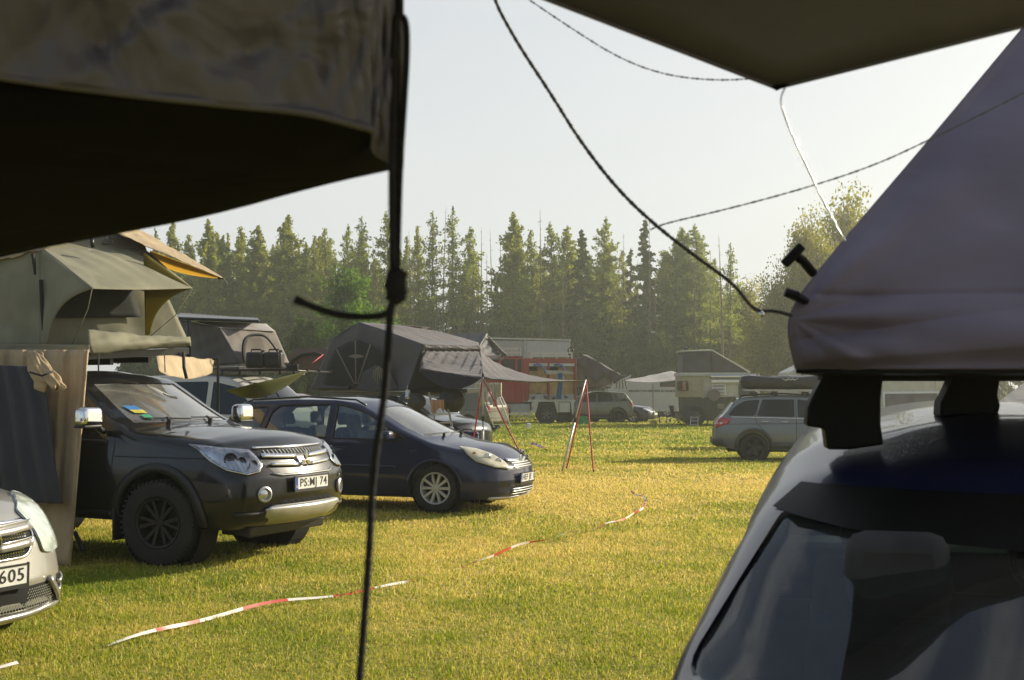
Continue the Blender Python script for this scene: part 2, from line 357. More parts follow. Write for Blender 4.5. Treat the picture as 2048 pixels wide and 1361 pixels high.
# ------------------------------------------------------------------ trees
M_BARK = mat_plain('bark', (.15, .11, .08), .9, nz=.5, scale=3, bump=.6, bscale=14)
M_DEADBARK = mat_plain('dead_bark', (.22, .17, .13), .9, nz=.4, scale=3)
M_LARCH = mat_leaf('larch_needles', (.12, .165, .028), (.25, .30, .055), .4, .35)
M_LARCH2 = mat_leaf('yellow_larch_needles', (.15, .18, .028), (.30, .33, .06), .4, .35)
M_SPRUCE = mat_leaf('spruce_needles', (.045, .075, .018), (.12, .17, .04), .25, .5)
M_BIRCH = mat_leaf('birch_leaves', (.11, .125, .02), (.28, .27, .055), .5, .5)
M_BROAD = mat_leaf('broad_leaves', (.03, .08, .008), (.11, .21, .02), .5, .6)
def leaf_quads(C, size, rng, hang=.0, flat=0, n_sub=1):
    """ragged leaf sprays: each is a bent quad with unequal corners"""
    n = len(C); a = rng.normal(size=(n, 3)); a[:, 2] = a[:, 2]*(1-flat)-hang*2; a /= np.linalg.norm(a, axis=1)[:, None]
    b = rng.normal(size=(n, 3)); b -= a*(a*b).sum(1)[:, None]; b /= np.linalg.norm(b, axis=1)[:, None]
    s = size*rng.uniform(.5, 1.35, n)[:, None] if np.isscalar(size) else (size*rng.uniform(.6, 1.3, n))[:, None]
    l = s*1.0; w = s*rng.uniform(.22, .5, n)[:, None]
    V = np.stack([C-a*l*.5, C+b*w, C+a*l*.5+b*w*.3, C-b*w*.8], 1).reshape(-1, 3)
    return V, (np.arange(n)[:, None]*4+np.arange(4)[None])
def make_tree(kind, H, seed, name, dens=1.0):
    rng = np.random.default_rng(seed); mb = MB(); C = []; SZ = []
    lean = rng.normal(0, .012, 2)
    tr = [(lean[0]*z*(z/H), lean[1]*z*(z/H), z) for z in np.linspace(0, H, 9)]
    r0 = H*.0105
    mb.tube(tr, [r0*(1-.93*i/8) for i in range(9)], 6)
    tx = lambda z: np.array([lean[0]*z*z/H, lean[1]*z*z/H, z])
    if kind == 'dead':
        for _ in range(int(H*2.4)):
            z = rng.uniform(.25, .98)*H; a = rng.uniform(0, 6.28); L = rng.uniform(.2, 1.2)*(1.25-z/H)
            p = tx(z); mb.tube([p, p+np.array([math.cos(a)*L, math.sin(a)*L, L*rng.uniform(-.5, .5)])], [.025, .006], 3)
        C = None
    elif kind in ('larch', 'spruce', 'sparse'):
        zb = {'larch': .30, 'spruce': .06, 'sparse': .42}[kind]*H; nb = int(H*{'larch': 10, 'spruce': 11, 'sparse': 7}[kind]*dens)
        wid = H*{'larch': .165, 'spruce': .20, 'sparse': .12}[kind]; gap = rng.uniform(0, 6.28, 5)
        for k in range(nb):
            t = (k+rng.random())/nb; z = zb+(H-zb)*t; a = rng.uniform(0, 6.28)
            L = wid*((1-t)**(.75 if kind != 'spruce' else .95)+.05)*rng.uniform(.45, 1.2)*(1+.25*math.sin(z*1.7+gap[0])*math.cos(a+gap[1]))
            if kind == 'sparse' and rng.random() < .25: L *= 1.5
            droop = {'larch': -.12, 'spruce': -.3, 'sparse': -.1}[kind]*(1-t)+rng.normal(0, .07)
            p = tx(z); d = np.array([math.cos(a), math.sin(a), droop+.15*t])
            if L > .5: mb.tube([p, p+d*L*.9], [.03, .008], 3)
            m = max(3, int(L*{'larch': 34, 'spruce': 46, 'sparse': 20}[kind]*dens))
            s = (rng.random(m)**.75)[:, None]; q = p+d*L*s; q += rng.normal(0, .10, (m, 3))*(.6+L*.15)
            q[:, 2] += L*.10*(s[:, 0]**2)*(1 if kind != 'spruce' else -1) - (rng.random(m)*.35*(kind != 'spruce'))
            C.append(q); SZ.append(np.full(m, {'larch': .27, 'spruce': .30, 'sparse': .25}[kind]))
        t_ = np.linspace(0, 1, 14)[:, None]; C.append(tx(H)-np.array([0, 0, 1.5])*t_+rng.normal(0, .05, (14, 3))); SZ.append(np.full(14, .15))
    else:                                             # rounded leafy crowns: birch, broad
        birch = kind == 'birch'; nl = int((60 if birch else 34)*dens)
        cw = H*(.27 if birch else .37)
        for k in range(nl):
            t = rng.random()**.8; z0 = H*(.08+.25*rng.random()); zt = H*(.10+.86*t)
            wmax = cw*math.sin(min(1, (1-t)*1.25+.12)*math.pi*.5)*(.75+.4*rng.random()); a = rng.uniform(0, 6.28)
            tip = tx(zt)+np.array([math.cos(a)*wmax, math.sin(a)*wmax, 0]); st = tx(z0); md = (st+tip)/2+np.array([0, 0, H*.05])
            mb.tube([st, md, tip], [.09, .045, .012], 4)
            for _ in range(int(9*dens)):
                s = rng.uniform(.35, 1.06); q0 = st+(tip-st)*s+np.array([0, 0, H*.05*math.sin(s*3.1)])
                q0 = q0+rng.normal(0, H*.035, 3); m = int(rng.integers(40, 95))
                rr = np.clip(rng.normal(0, 1, (m, 3)), -1.7, 1.7)*np.array([.42, .42, .5 if birch else .26])*(H/11)
                if birch: rr[:, 2] -= rng.random(m)*.9
                C.append(q0+rr); SZ.append(np.full(m, .26 if birch else .22))
    if C is None:
        return mb, None
    C = np.concatenate(C); SZ = np.concatenate(SZ)
    V, Fc = leaf_quads(C, SZ, rng, hang=.35 if kind in ('larch', 'birch', 'sparse') else .1, flat=.3 if kind == 'broad' else 0)
    return mb, np_mesh('crown', V, Fc)
PROTO = {}
def proto_tree(key, kind, H, seed, leafm, name, dens=1.0, bark=None):
    mb, crown = make_tree(kind, H, seed, name, dens)
    o = empty(name); mb.build('trunk', bark or M_BARK, o, smooth='all')
    if crown is not None: link_mesh('crown', crown, leafm, o)
    PROTO[key] = [o, H, 0]
proto_tree('larchA', 'larch', 18, 1, M_LARCH, 'larch_tree', 1.1)
proto_tree('larchB', 'larch', 17, 2, M_LARCH2, 'larch_tree', 1.3)
proto_tree('larchC', 'larch', 18, 3, M_LARCH, 'larch_tree', .8)
proto_tree('larchD', 'larch', 16, 14, M_LARCH2, 'larch_tree', 1.0)
proto_tree('sparseA', 'sparse', 18, 4, M_LARCH, 'thin_larch_tree')
proto_tree('sparseB', 'sparse', 18, 5, M_LARCH2, 'thin_larch_tree', 1.4)
proto_tree('spruceA', 'spruce', 16, 6, M_SPRUCE, 'spruce_tree')
proto_tree('spruceB', 'spruce', 15, 7, M_SPRUCE, 'spruce_tree', .8)
proto_tree('deadA', 'dead', 18, 8, None, 'dead_tree', bark=M_DEADBARK)
proto_tree('deadB', 'dead', 17, 9, None, 'dead_tree', bark=M_DEADBARK)
proto_tree('birchA', 'birch', 16, 10, M_BIRCH, 'birch_tree', 1.25)
proto_tree('birchB', 'birch', 14, 12, M_BIRCH, 'birch_tree', 1.0)
proto_tree('broadA', 'broad', 9, 11, M_BROAD, 'broadleaf_tree', 1.25)
proto_tree('bushA', 'broad', 4.5, 13, M_SPRUCE, 'bush', .9)
def put_tree(key, px, top, Y, label, group=None, cat='tree', sxy=1.0):
    rec = PROTO[key]; o = rec[0]
    o = o if rec[2] == 0 else copy_tree(rec[0]); rec[2] += 1
    g = GP(px, Y, -.05); h = EYE-(top-HY)/F*Y-g.z; k = h/rec[1]
    o.location = g; o.rotation_euler = (0, 0, random.uniform(0, 6.28)); kw = k*sxy*random.uniform(.7, 1.2 if 'dead' not in key and 'bi' not in key and 'bro' not in key else 1.0); o.scale = (kw, kw, k)
    tag(o, label, cat, group); return o
EDGE = 'trees along the front edge of the wood'
front = [  # px, top row, prototype, depth, label
 (312, 462, 'spruceB', 112, None), (347, 438, 'larchB', 110, None), (380, 468, 'larchD', 113, None), (416, 438, 'larchB', 108, 'larch with a pointed top, first tall one right of the tan tarp'),
 (445, 470, 'larchA', 111, None), (478, 452, 'larchD', 112, None), (515, 450, 'larchB', 110, None), (545, 478, 'larchC', 113, None), (578, 429, 'larchB', 107, 'full tall larch rising above its neighbours left of the hanging rope'),
 (612, 485, 'larchA', 112, None), (633, 470, 'sparseB', 110, None), (655, 455, 'sparseB', 108, None), (686, 448, 'larchC', 108, None), (722, 436, 'sparseA', 107, 'airy larch standing above the broadleaf tree, left of the rope'),
 (748, 480, 'deadB', 106, 'bare dead trunk above the broadleaf tree, beside the rope'), (785, 422, 'larchC', 108, 'tall larch straight behind the knotted rope'), (812, 470, 'sparseB', 111, None), (838, 450, 'sparseB', 108, None),
 (822, 462, 'deadA', 106, None), (864, 425, 'sparseA', 106, 'thin larch immediately right of the rope with a bare top'), (884, 414, 'deadA', 105, 'tallest dead trunk just left of the tree with the bird'), (906, 420, 'sparseA', 107, 'larch with a small dark bird on its tip'),
 (930, 452, 'larchC', 108, None), (950, 500, 'larchD', 110, None), (962, 455, 'deadB', 106, 'leaning dead trunk right of the larch clump'), (986, 460, 'deadA', 105, 'dead trunk in the open gap of the wood'), (1003, 468, 'deadB', 106, None), (995, 560, 'spruceB', 108, None),
 (1026, 424, 'larchB', 106, 'dense tall larch rising alone right of the gap'), (1043, 462, 'larchC', 109, None), (1067, 458, 'sparseB', 110, None), (1083, 418, 'deadA', 105, 'slender bare trunk poking above the middle of the wood'),
 (1112, 442, 'larchC', 107, 'larch with layered yellow green branches above the red truck'), (1137, 452, 'larchD', 109, None), (1168, 462, 'spruceA', 106, 'dark narrow spruce above the right end of the red truck'),
 (1198, 434, 'larchC', 108, 'pointed larch with upswept branches right of the dark spruce'), (1222, 492, 'sparseB', 108, None), (1248, 465, 'deadB', 106, 'thin dead trunk standing alone in the dip of the treetops'), (1262, 500, 'spruceB', 110, None),
 (1288, 440, 'spruceA', 105, 'dark spruce with a spiky top behind the slanting cord'), (1300, 436, 'deadB', 104, None), (1322, 500, 'larchD', 108, None), (1346, 462, 'larchC', 107, None), (1368, 455, 'larchA', 108, 'larch whose top meets the slanting cord'),
 (1390, 462, 'deadA', 105, None), (1404, 446, 'larchC', 107, 'dense larch right of the slanting cord'), (1446, 470, 'deadA', 96, 'thick bare trunk behind the camper truck'), (1460, 488, 'sparseA', 98, 'slim open larch beside the thick bare trunk'),
 (1495, 560, 'birchB', 104, None)]
ORD = 'first second third fourth fifth sixth seventh eighth ninth tenth eleventh twelfth thirteenth fourteenth fifteenth sixteenth seventeenth eighteenth nineteenth twentieth twenty-first twenty-second twenty-third twenty-fourth'.split(); cnt = {}
for px, top, key, Y, lab in sorted(front):
    kind = PROTO[key][0].name.split('.')[0].replace('_', ' ')
    desc = {'larch tree': 'full larch', 'thin larch tree': 'thin open larch', 'spruce tree': 'dark spruce', 'dead tree': 'bare dead trunk', 'birch tree': 'small birch'}[kind]
    k = cnt[desc] = cnt.get(desc, 0)+1
    put_tree(key, px, top, Y, lab or f'{ORD[k-1]} {desc} from the left along the front of the wood', EDGE)
BACK = 'trees deeper inside the wood'
for i, px in enumerate(list(np.linspace(300, 800, 20))+list(np.linspace(1040, 1240, 7))+list(np.linspace(1330, 1430, 4))):
    put_tree(['larchD', 'larchB', 'sparseB', 'larchA'][i % 4], px+random.uniform(-9, 9), random.uniform(462, 520), random.uniform(114, 121), 'pale larch filling the gaps behind the front row', BACK)
for i, px in enumerate((828, 872, 895, 918, 942, 955, 975, 1010, 1060, 1096, 1125, 1235, 1275, 1312, 1335, 1420)):
    put_tree(['deadA', 'deadB'][i % 2], px, random.uniform(470, 540), random.uniform(103, 107), 'slender bare trunk among the larches', 'slender bare trunks of the wood')
for i, px in enumerate(np.linspace(280, 1500, 44)):
    px += random.uniform(-12, 12); key = ['spruceA', 'larchD', 'spruceB', 'larchA', 'spruceA', 'sparseB'][i % 6]
    top = random.uniform(500, 590) if px < 780 or px > 1050 else random.uniform(560, 640)
    if px > 1420: top += 60
    put_tree(key, px, top, random.uniform(112, 128), {'s': 'shaded spruce deep in the wood', 'l': 'shaded larch deep in the wood'}['s' if key[:3] == 'spr' else 'l'], BACK)
for i, px in enumerate(np.linspace(250, 1560, 46)):
    px += random.uniform(-10, 10)
    put_tree(['spruceB', 'bushA', 'spruceA'][i % 3] if not 940 < px < 1010 else 'bushA', px, random.uniform(640, 715), random.uniform(101, 109), 'low dark young conifer at the foot of the wood' if i % 3 != 1 and not 940 < px < 1010 else 'dark bush at the foot of the wood', 'undergrowth at the foot of the wood', 'bush' if (i % 3 == 1 or 940 < px < 1010) else 'tree')
put_tree('birchA', 1625, 428, 84, 'wide weeping birch left of the grey roof tent in front', sxy=.95)
put_tree('birchB', 1690, 384, 90, 'taller birch top rising above the wide birch', sxy=.8)
put_tree('birchA', 1780, 440, 92, 'birch hidden mostly behind the grey foreground tent')
put_tree('birchB', 1545, 560, 86, 'low birch at the left foot of the wide birch', sxy=1.1)
put_tree('broadA', 695, 533, 68, 'bright green broadleaf tree behind the big grey roof tent', sxy=.86)
put_tree('bushA', 612, 640, 66, 'leafy bush at the left foot of the broadleaf tree', cat='bush')
for rec in PROTO.values():
    if rec[2] == 0:
        for ch in list(rec[0].children): bpy.data.objects.remove(ch)
        bpy.data.objects.remove(rec[0])
# a bird on the tallest twig
mb = MB(); bp = P(906, 418, 107)
mb.lathe([(.002, -.16), (.07, -.1), (.10, 0), (.08, .1), (.05, .17), (.055, .22), (.03, .27), (.002, .28)], 10, 'Z', bp)
mb.tube([bp+Vector((0, 0, .22)), bp+Vector((-.14, 0, .22))], [.025, .004], 5); mb.tube([bp+Vector((.03, 0, -.1)), bp+Vector((.10, 0, -.32))], [.04, .02], 5)
tag(mb.build('bird', mat_plain('plumage', (.02, .02, .022), .7), smooth='all'), 'small dark bird perched on the tip of a larch', 'bird')
# ------------------------------------------------------------------ vehicle kit
M_TYRE = mat_plain('tyre_rubber', (.018, .017, .016), .8, nz=.3, scale=12, bump=.3, bscale=40)
M_BLACK = mat_plain('black_plastic', (.016, .016, .017), .5, nz=.3)
M_SATIN = mat_plain('satin_black', (.008, .008, .009), .3, nz=.3)
M_DARK = mat_plain('dark_void', (.004, .004, .004), .9)
M_CHROME = mat_plain('chrome', (.75, .75, .76), .08, metal=1, nz=.05)
M_SILVERP = mat_plain('silver_trim', (.52, .52, .50), .35, metal=.7, nz=.1)
M_ALLOY = mat_plain('alloy', (.60, .59, .56), .35, metal=.4, nz=.15)
M_DKALLOY = mat_plain('dark_alloy', (.022, .021, .022), .45, metal=.3, nz=.2)
M_ALU = mat_plain('aluminium', (.52, .52, .50), .5, metal=.6, nz=.1)
M_SEAT = mat_plain('seat_cloth', (.05, .05, .055), .85, nz=.3)
M_BEIGE = mat_plain('beige_cloth', (.45, .40, .30), .85, nz=.2)
M_DASH = mat_plain('dashboard', (.02, .02, .022), .7)
M_GLASS = mat_glass('clear_glass', (.72, .80, .74), .8)
M_WIND = mat_glass('windscreen_glass', (.72, .80, .74), .8, dust=.28)
M_TINT = mat_glass('tinted_glass', (.30, .33, .32), .5)
M_DKGLASS = mat_plain('dark_glass', (.008, .009, .010), .06, nz=.1, spec=.45)
M_LAMPIN = mat_plain('lamp_reflector', (.55, .56, .58), .2, metal=.8, nz=.2)
M_LENS = mat_glass('lamp_lens', (.95, .97, 1.0), .95)
M_HAZELENS = mat_plain('clouded_lamp_lens', (.50, .47, .34), .25, nz=.25, scale=5, coat=.6)
M_REDLENS = mat_plain('red_lens', (.50, .012, .02), .12, nz=.2, coat=1)
M_PLATE = mat_plain('plate_white', (.72, .72, .68), .45, nz=.06)
M_INK = mat_plain('plate_ink', (.01, .01, .01), .6)
M_EUBLUE = mat_plain('plate_blue', (.01, .06, .35), .5)
def smooth_prof(pts, s=.05):
    xs = np.array([p[0] for p in pts]); ys = np.array([p[1] for p in pts]); o = np.argsort(xs, kind='stable'); xs, ys = xs[o], ys[o]
    g = np.linspace(-2, 2, 17); w = np.exp(-g*g/1.2); w /= w.sum()
    return lambda x: float((np.interp(x+g*s, xs, ys)*w).sum())
def car_solid(sp, inset=0, x0=None, x1=None, zlow=None):
    """closed body surface: stations along x, section from sill over shoulder and corner to the top centre line"""
    top, hw, bot, belt = [smooth_prof(sp[k], sp.get('s_'+k, .05)) for k in ('top', 'hw', 'bot', 'belt')]
    rr = smooth_prof(sp['r'], .08); crown = smooth_prof(sp['crown'], .08); tum = sp['tumble']
    xr = sp['x0'] if x0 is None else x0; xf = sp['x1'] if x1 is None else x1
    caps = inset == 0; Rf = .10
    xs = list(np.arange(xr+.14, xf-.12, .035)) if caps else list(np.linspace(xr, xf, max(4, int((xf-xr)/.06))))
    th = np.linspace(0, math.pi/2, 6)
    st = []
    if caps:
        st += [(xr+Rf*(1-math.sin(t)), Rf*(1-math.cos(t))) for t in th[::-1]]
        st += [(x, 0) for x in xs]
        st += [(xf-Rf*(1-math.sin(t)), Rf*(1-math.cos(t))) for t in th]
    else: st = [(x, 0) for x in xs]
    rings = []
    for x, ins in st:
        i2 = inset+ins*.8; W_ = hw(x)-i2; zb = bot(x)+i2 if zlow is None else zlow; zt = top(x)-i2*1.05; cr = crown(x); ze = zt-cr; zbe = belt(x)
        r = min(rr(x), max(.02, (ze-zb)*.45)); zm = zb+(min(zbe, ze)-zb)*.42
        def w(z):
            if z < zm: return W_-sp['tuck']*((zm-z)/max(zm-zb, .01))**2
            wm = W_-sp.get('shoulder', .035)*((min(z, zbe)-zm)/max(zbe-zm, .05))**2
            return wm-(tum*(z-zbe) if z > zbe else 0)
        pts = [(0, zb), (w(zb)*.5, zb), (w(zb)-.06, zb), (w(zb+.03)-.012, zb+.012)]
        for z in np.linspace(zb+.05, max(ze-r, zb+.08), 15): pts.append((w(z), z))
        wc = w(max(ze-r, zb+.08)); wt = max(.02, wc-r*1.05-tum*r*(zt > zbe+.15)*.5)
        for a in np.linspace(0, math.pi/2, 8)[1:]:
            pts.append((wt+(wc-wt)*math.cos(a)**.9 if a < 1.56 else wt, max(ze-r, zb+.08)+(ze-max(ze-r, zb+.08))*math.sin(a)))
        for k in np.linspace(1, 0, 9)[1:]: pts.append((wt*k, ze+cr*(1-k*k)))
        rings.append((x, pts))
    m = len(rings[0][1]); vs = []; fs = []
    sm = lambda t: t*t*(3-2*t)
    def deform(x, y, z):
        Wd = sp['hwmax']; q = min(1, abs(y)/Wd)
        f = sm(min(1, max(0, (x-(sp['x1']-sp.get('bowlen', 1.0)))/sp.get('bowlen', 1.0))))
        b = sm(min(1, max(0, ((sp['x0']+.6)-x)/.6)))
        gz = min(1, max(0, (z-belt(x)-.0)/.2)) if x < sp['x1']-.8 else 0
        dx = -sp['bow']*q**2.3*f + sp.get('nose', lambda z: 0)(z)*f*sm(min(1, max(0, (x-sp['x1']+.35)/.35))) + sp.get('rbow', .08)*q**2.3*b
        if gz > 0: dx -= sp.get('wsbow', .10)*q*q*gz*(1 if x > sp['xmid'] else -.6)*min(1, abs(x-sp['xmid']))
        if sp.get('rear'): dx += sp['rear'](z)*b
        return (x+dx, y, z)
    for x, pts in rings:
        full = [(-y, z) for y, z in pts[::-1][1:]][::-1]   # from bottom centre up the right side
        for y, z in pts: vs.append(deform(x, y, z))
        for y, z in pts[1:-1]: vs.append(deform(x, -y, z))
    n = m+(m-2)
    def idx(s, i, side):                              # i along half section
        return s*n+(i if side > 0 or i == 0 or i == m-1 else m+i-1)
    for s in range(len(rings)-1):
        for i in range(m-1):
            fs.append((idx(s, i, 1), idx(s, i+1, 1), idx(s+1, i+1, 1), idx(s+1, i, 1)))
            fs.append((idx(s, i, -1), idx(s+1, i, -1), idx(s+1, i+1, -1), idx(s, i+1, -1)))
    nc = 13
    for s in (0, len(rings)-1):                       # end caps as rows between left and right points
        x, pts = rings[s]; rows = []
        for i in range(m):
            if i in (0, m-1): rows.append([idx(s, i, 1)]*(nc+1)); continue
            row = [idx(s, i, 1)]
            for k in range(1, nc):
                y = pts[i][0]*(1-2*k/nc); vs.append(deform(x, y, pts[i][1])); row.append(len(vs)-1)
            row.append(idx(s, i, -1)); rows.append(row)
        for i in range(m-1):
            for k in range(nc):
                f = [rows[i][k], rows[i][k+1], rows[i+1][k+1], rows[i+1][k]]; f = list(dict.fromkeys(f))
                if len(f) > 2: fs.append(tuple(f))
    me = bpy.data.meshes.new('body'); me.from_pydata(vs, [], fs); me.update()
    bm = bmesh.new(); bm.from_mesh(me); bmesh.ops.remove_doubles(bm, verts=bm.verts, dist=1e-4); bmesh.ops.recalc_face_normals(bm, faces=bm.faces)
    bm.to_mesh(me); bm.free(); return me
def bool_cut(me, cutters, op='DIFFERENCE'):
    o = bpy.data.objects.new('t', me); COL.objects.link(o); cs = []
    for c in cutters:
        if isinstance(c, MB):
            cm = bpy.data.meshes.new('c'); cm.from_pydata([tuple(v) for v in c.v], [], c.f); cm.update()
            bm = bmesh.new(); bm.from_mesh(cm); bmesh.ops.recalc_face_normals(bm, faces=bm.faces); bm.to_mesh(cm); bm.free()
        else: cm = c
        co = bpy.data.objects.new('c', cm); COL.objects.link(co); cs.append(co)
        md = o.modifiers.new('b', 'BOOLEAN'); md.operation = op; md.solver = 'EXACT'; md.object = co
    r = bpy.data.meshes.new_from_object(o.evaluated_get(bpy.context.evaluated_depsgraph_get()))
    for c in cs+[o]: bpy.data.objects.remove(c)
    return r
def bvh_of(me):
    bm = bmesh.new(); bm.from_mesh(me); t = BVHTree.FromBMesh(bm); bm.free(); return t
FR = ((0, 1, 0), (0, 0, 1), (-1, 0, 0), (6, 0, 0))    # front view: u=y v=z, rays along -x
RE = ((0, 1, 0), (0, 0, 1), (1, 0, 0), (-9, 0, 0))
LE = ((1, 0, 0), (0, 0, 1), (0, -1, 0), (0, 5, 0))    # left side (y>0): u=x v=z
RI = ((1, 0, 0), (0, 0, 1), (0, 1, 0), (0, -5, 0))
TP = ((1, 0, 0), (0, 1, 0), (0, 0, -1), (0, 0, 5))
def view(ang):                                        # corner view: rays come from heading ang (deg) in the xy plane
    a = R(ang); d = Vector((-math.cos(a), -math.sin(a), 0)); u = Vector((-math.sin(a), math.cos(a), 0))
    return (tuple(u), (0, 0, 1), tuple(d), tuple(-d*6))
def proj(bv, fr, u, v, off):
    U, V, D, O = [Vector(k) for k in fr]; o = O+U*u+V*v
    h = bv.ray_cast(o, D)
    if h[0] is None: return None
    n = h[1]; n = -n if n.dot(D) > 0 else n
    return h[0]+n*off
def densify(poly, step, closed=True):
    out = []; n = len(poly)
    for i in range(n if closed else n-1):
        a, b = Vector(poly[i]), Vector(poly[(i+1) % n]); k = max(1, int((b-a).length/step))
        out += [a+(b-a)*(j/k) for j in range(k)]
    if not closed: out.append(Vector(poly[-1]))
    return out
def rounded(poly, r=.03, n=4):
    out = []; m = len(poly)
    for i in range(m):
        p, a, b = Vector(poly[i]), Vector(poly[i-1]), Vector(poly[(i+1) % m])
        da, db = (a-p), (b-p); k = min(r, da.length*.45, db.length*.45); A = p+da.normalized()*k; B = p+db.normalized()*k
        for j in range(n+1):
            t = j/n; out.append(A*(1-t)**2+p*2*t*(1-t)+B*t*t)
    return out
def patch(bv, fr, poly, off, name, mat, parent, solid=0, step=.05, smooth=True):
    b = densify(poly, step); pts = [Vector((p[0], p[1])) for p in b]; nb = len(pts)
    us = [p[0] for p in pts]; vs_ = [p[1] for p in pts]
    for u in np.arange(min(us)+step*.5, max(us), step):
        for v in np.arange(min(vs_)+step*.5, max(vs_), step):
            q = Vector((u, v))
            ins = False; j = nb-1; dmin = 9
            for i in range(nb):
                a, c = pts[i], pts[j]
                if (a.y > v) != (c.y > v) and u < (c.x-a.x)*(v-a.y)/(c.y-a.y)+a.x: ins = not ins
                dmin = min(dmin, (a-q).length); j = i
            if ins and dmin > step*.4: pts.append(q)
    V, E, Fc, *_ = geo.delaunay_2d_cdt(pts, [(i, (i+1) % nb) for i in range(nb)], [list(range(nb))], 1, 1e-6)
    P3 = [proj(bv, fr, p.x, p.y, off) for p in V]
    fs = [f for f in Fc if all(P3[i] is not None for i in f)]
    me = bpy.data.meshes.new(name); me.from_pydata([tuple(p) if p else (0, 0, 0) for p in P3], [], fs); me.update()
    bm = bmesh.new(); bm.from_mesh(me); bmesh.ops.delete(bm, geom=[v for v in bm.verts if not v.link_faces], context='VERTS')
    U, V_, D, O = [Vector(k) for k in fr]
    bmesh.ops.recalc_face_normals(bm, faces=bm.faces)
    if sum(f.normal.dot(D) for f in bm.faces) > 0: bmesh.ops.reverse_faces(bm, faces=bm.faces)
    bm.to_mesh(me); bm.free()
    if smooth: me.polygons.foreach_set('use_smooth', np.ones(len(me.polygons), bool))
    o = link_mesh(name, me, mat, parent)
    if solid: md = o.modifiers.new('solid', 'SOLIDIFY'); md.thickness = solid; md.offset = 1
    return o
def ribbon(bv, fr, line, w, off, name, mat, parent, solid=0, step=.04, closed=False, mb=None):
    p = densify(line, step, closed); n = len(p); vs = []; own = mb is None; mb = mb or MB()
    for i in range(n):
        a = p[i-1] if (i > 0 or closed) else p[i]; b = p[(i+1) % n] if (i < n-1 or closed) else p[i]
        d = (b-a).normalized(); nn = Vector((-d.y, d.x)); row = []
        for s in (-.5, .5):
            q = p[i]+nn*w*s; row.append(proj(bv, fr, q.x, q.y, off))
        vs.append(row)
    m = n if closed else n-1
    for i in range(m):
        q = [vs[i][0], vs[i][1], vs[(i+1) % n][1], vs[(i+1) % n][0]]
        if all(k is not None for k in q) and (q[0]-q[3]).length < .3: mb.face(q)
    if own and mb.f: return mb.build(name, mat, parent, smooth='all', solid=solid)
def make_wheel(parent, x, y, r, w, side, rim_r, spokes, rimmat, steer=0, style='pair', name='wheel', z=None):
    z = r if z is None else z
    mb = MB(); hw_ = w/2; br = rim_r
    prof = [(br, -hw_*.82), (br+.012, -hw_*.95), (r*.86, -hw_*1.03), (r*.955, -hw_*.93), (r*.99, -hw_*.72)]
    for i in range(4):                                # tread grooves
        c = -hw_*.6+i*hw_*.4; prof += [(r, c-hw_*.08), (r, c+hw_*.10), (r-.010, c+hw_*.13), (r-.010, c+hw_*.2)]
    prof += [(r*.99, hw_*.72), (r*.955, hw_*.93), (r*.86, hw_*1.03), (br+.012, hw_*.95), (br, hw_*.82), (br-.012, hw_*.5), (br-.012, -hw_*.5), (br, -hw_*.82)]
    mb.lathe(prof, 48, 'Y')
    for k in range(48):                               # shoulder lugs
        t = 2*math.pi*k/48
        for sy in (-1, 1):
            mb.box((math.cos(t)*r*.965, sy*hw_*.9, math.sin(t)*r*.965), (.016, .03, r*.075), Euler((0, -t+math.pi/2, 0)))
    t_ = mb.build(name, M_TYRE, parent, smooth=True, angle=30); t_.location = (x, y, z); t_.rotation_euler = (0, 0, steer)
    s = side; f = MB(); yo = s*hw_
    f.lathe([(br, yo*.80), (br-.008, yo*.90), (br-.022, yo*.86), (br-.03, yo*.55), (br-.035, -yo*.4)], 40, 'Y')
    hub = rim_r*.17; f.lathe([(0.001, yo*.72), (hub*.6, yo*.72), (hub, yo*.66), (hub*1.3, yo*.45), (hub*1.3, yo*.1)], 20, 'Y')
    for k in range(spokes):
        a = 2*math.pi*k/spokes
        offs = ((-.5, 1.0), (.5, 1.0)) if style == 'pair' else ((0, 0),)
        for o0, o1 in offs:
            an = a+o0*.10; ao = a+o0*(.42 if style == 'pair' else 0)
            p0 = Vector((math.cos(an)*hub*.9, yo*.62, math.sin(an)*hub*.9)); p1 = Vector((math.cos(ao)*(br-.018), yo*.74, math.sin(ao)*(br-.018)))
            d = (p1-p0).normalized(); sd_ = Vector((0, 1, 0)).cross(d).normalized(); w0, w1 = (.016, .020) if style == 'pair' else (.017, .024)
            if style == 'wide': w0, w1 = .045, .06
            vs = []
            for p, ww in ((p0, w0), (p1, w1)):
                vs += [p-sd_*ww-Vector((0, s*.03, 0)), p-sd_*ww*.8, p+sd_*ww*.8, p+sd_*ww-Vector((0, s*.03, 0))]
            f.add(vs, [(0, 1, 5, 4), (1, 2, 6, 5), (2, 3, 7, 6), (3, 0, 4, 7), (0, 3, 2, 1), (4, 5, 6, 7)])
    for k in range(5):
        a = 2*math.pi*k/5+.3; f.cyl((math.cos(a)*hub*.75, yo*.68, math.sin(a)*hub*.75), (math.cos(a)*hub*.75, yo*.76, math.sin(a)*hub*.75), .011, n=6)
    rm = f.build('rim', rimmat, t_, smooth=True)
    d = MB(); d.cyl((0, -yo*.2, 0), (0, yo*.15, 0), rim_r*.62, n=28); d.cyl((0, -yo*.9, 0), (0, -yo*.85, 0), br-.01, n=28)
    d.build('brake_disc', M_DARK, t_)
    return t_
def seat(mb, x, y, z=.35, w=.50, h=.62, head=True):
    mb.box((x+.18, y, z+.06), (.50, w, .16), Euler((0, R(-8), 0)))
    mb.box((x-.14, y, z+.36), (.13, w*.94, h), Euler((0, R(-14), 0)), taper=.82)
    if head:
        mb.box((x-.24, y, z+.36+h*.5+.11), (.09, w*.5, .17), Euler((0, R(-10), 0)), taper=.85)
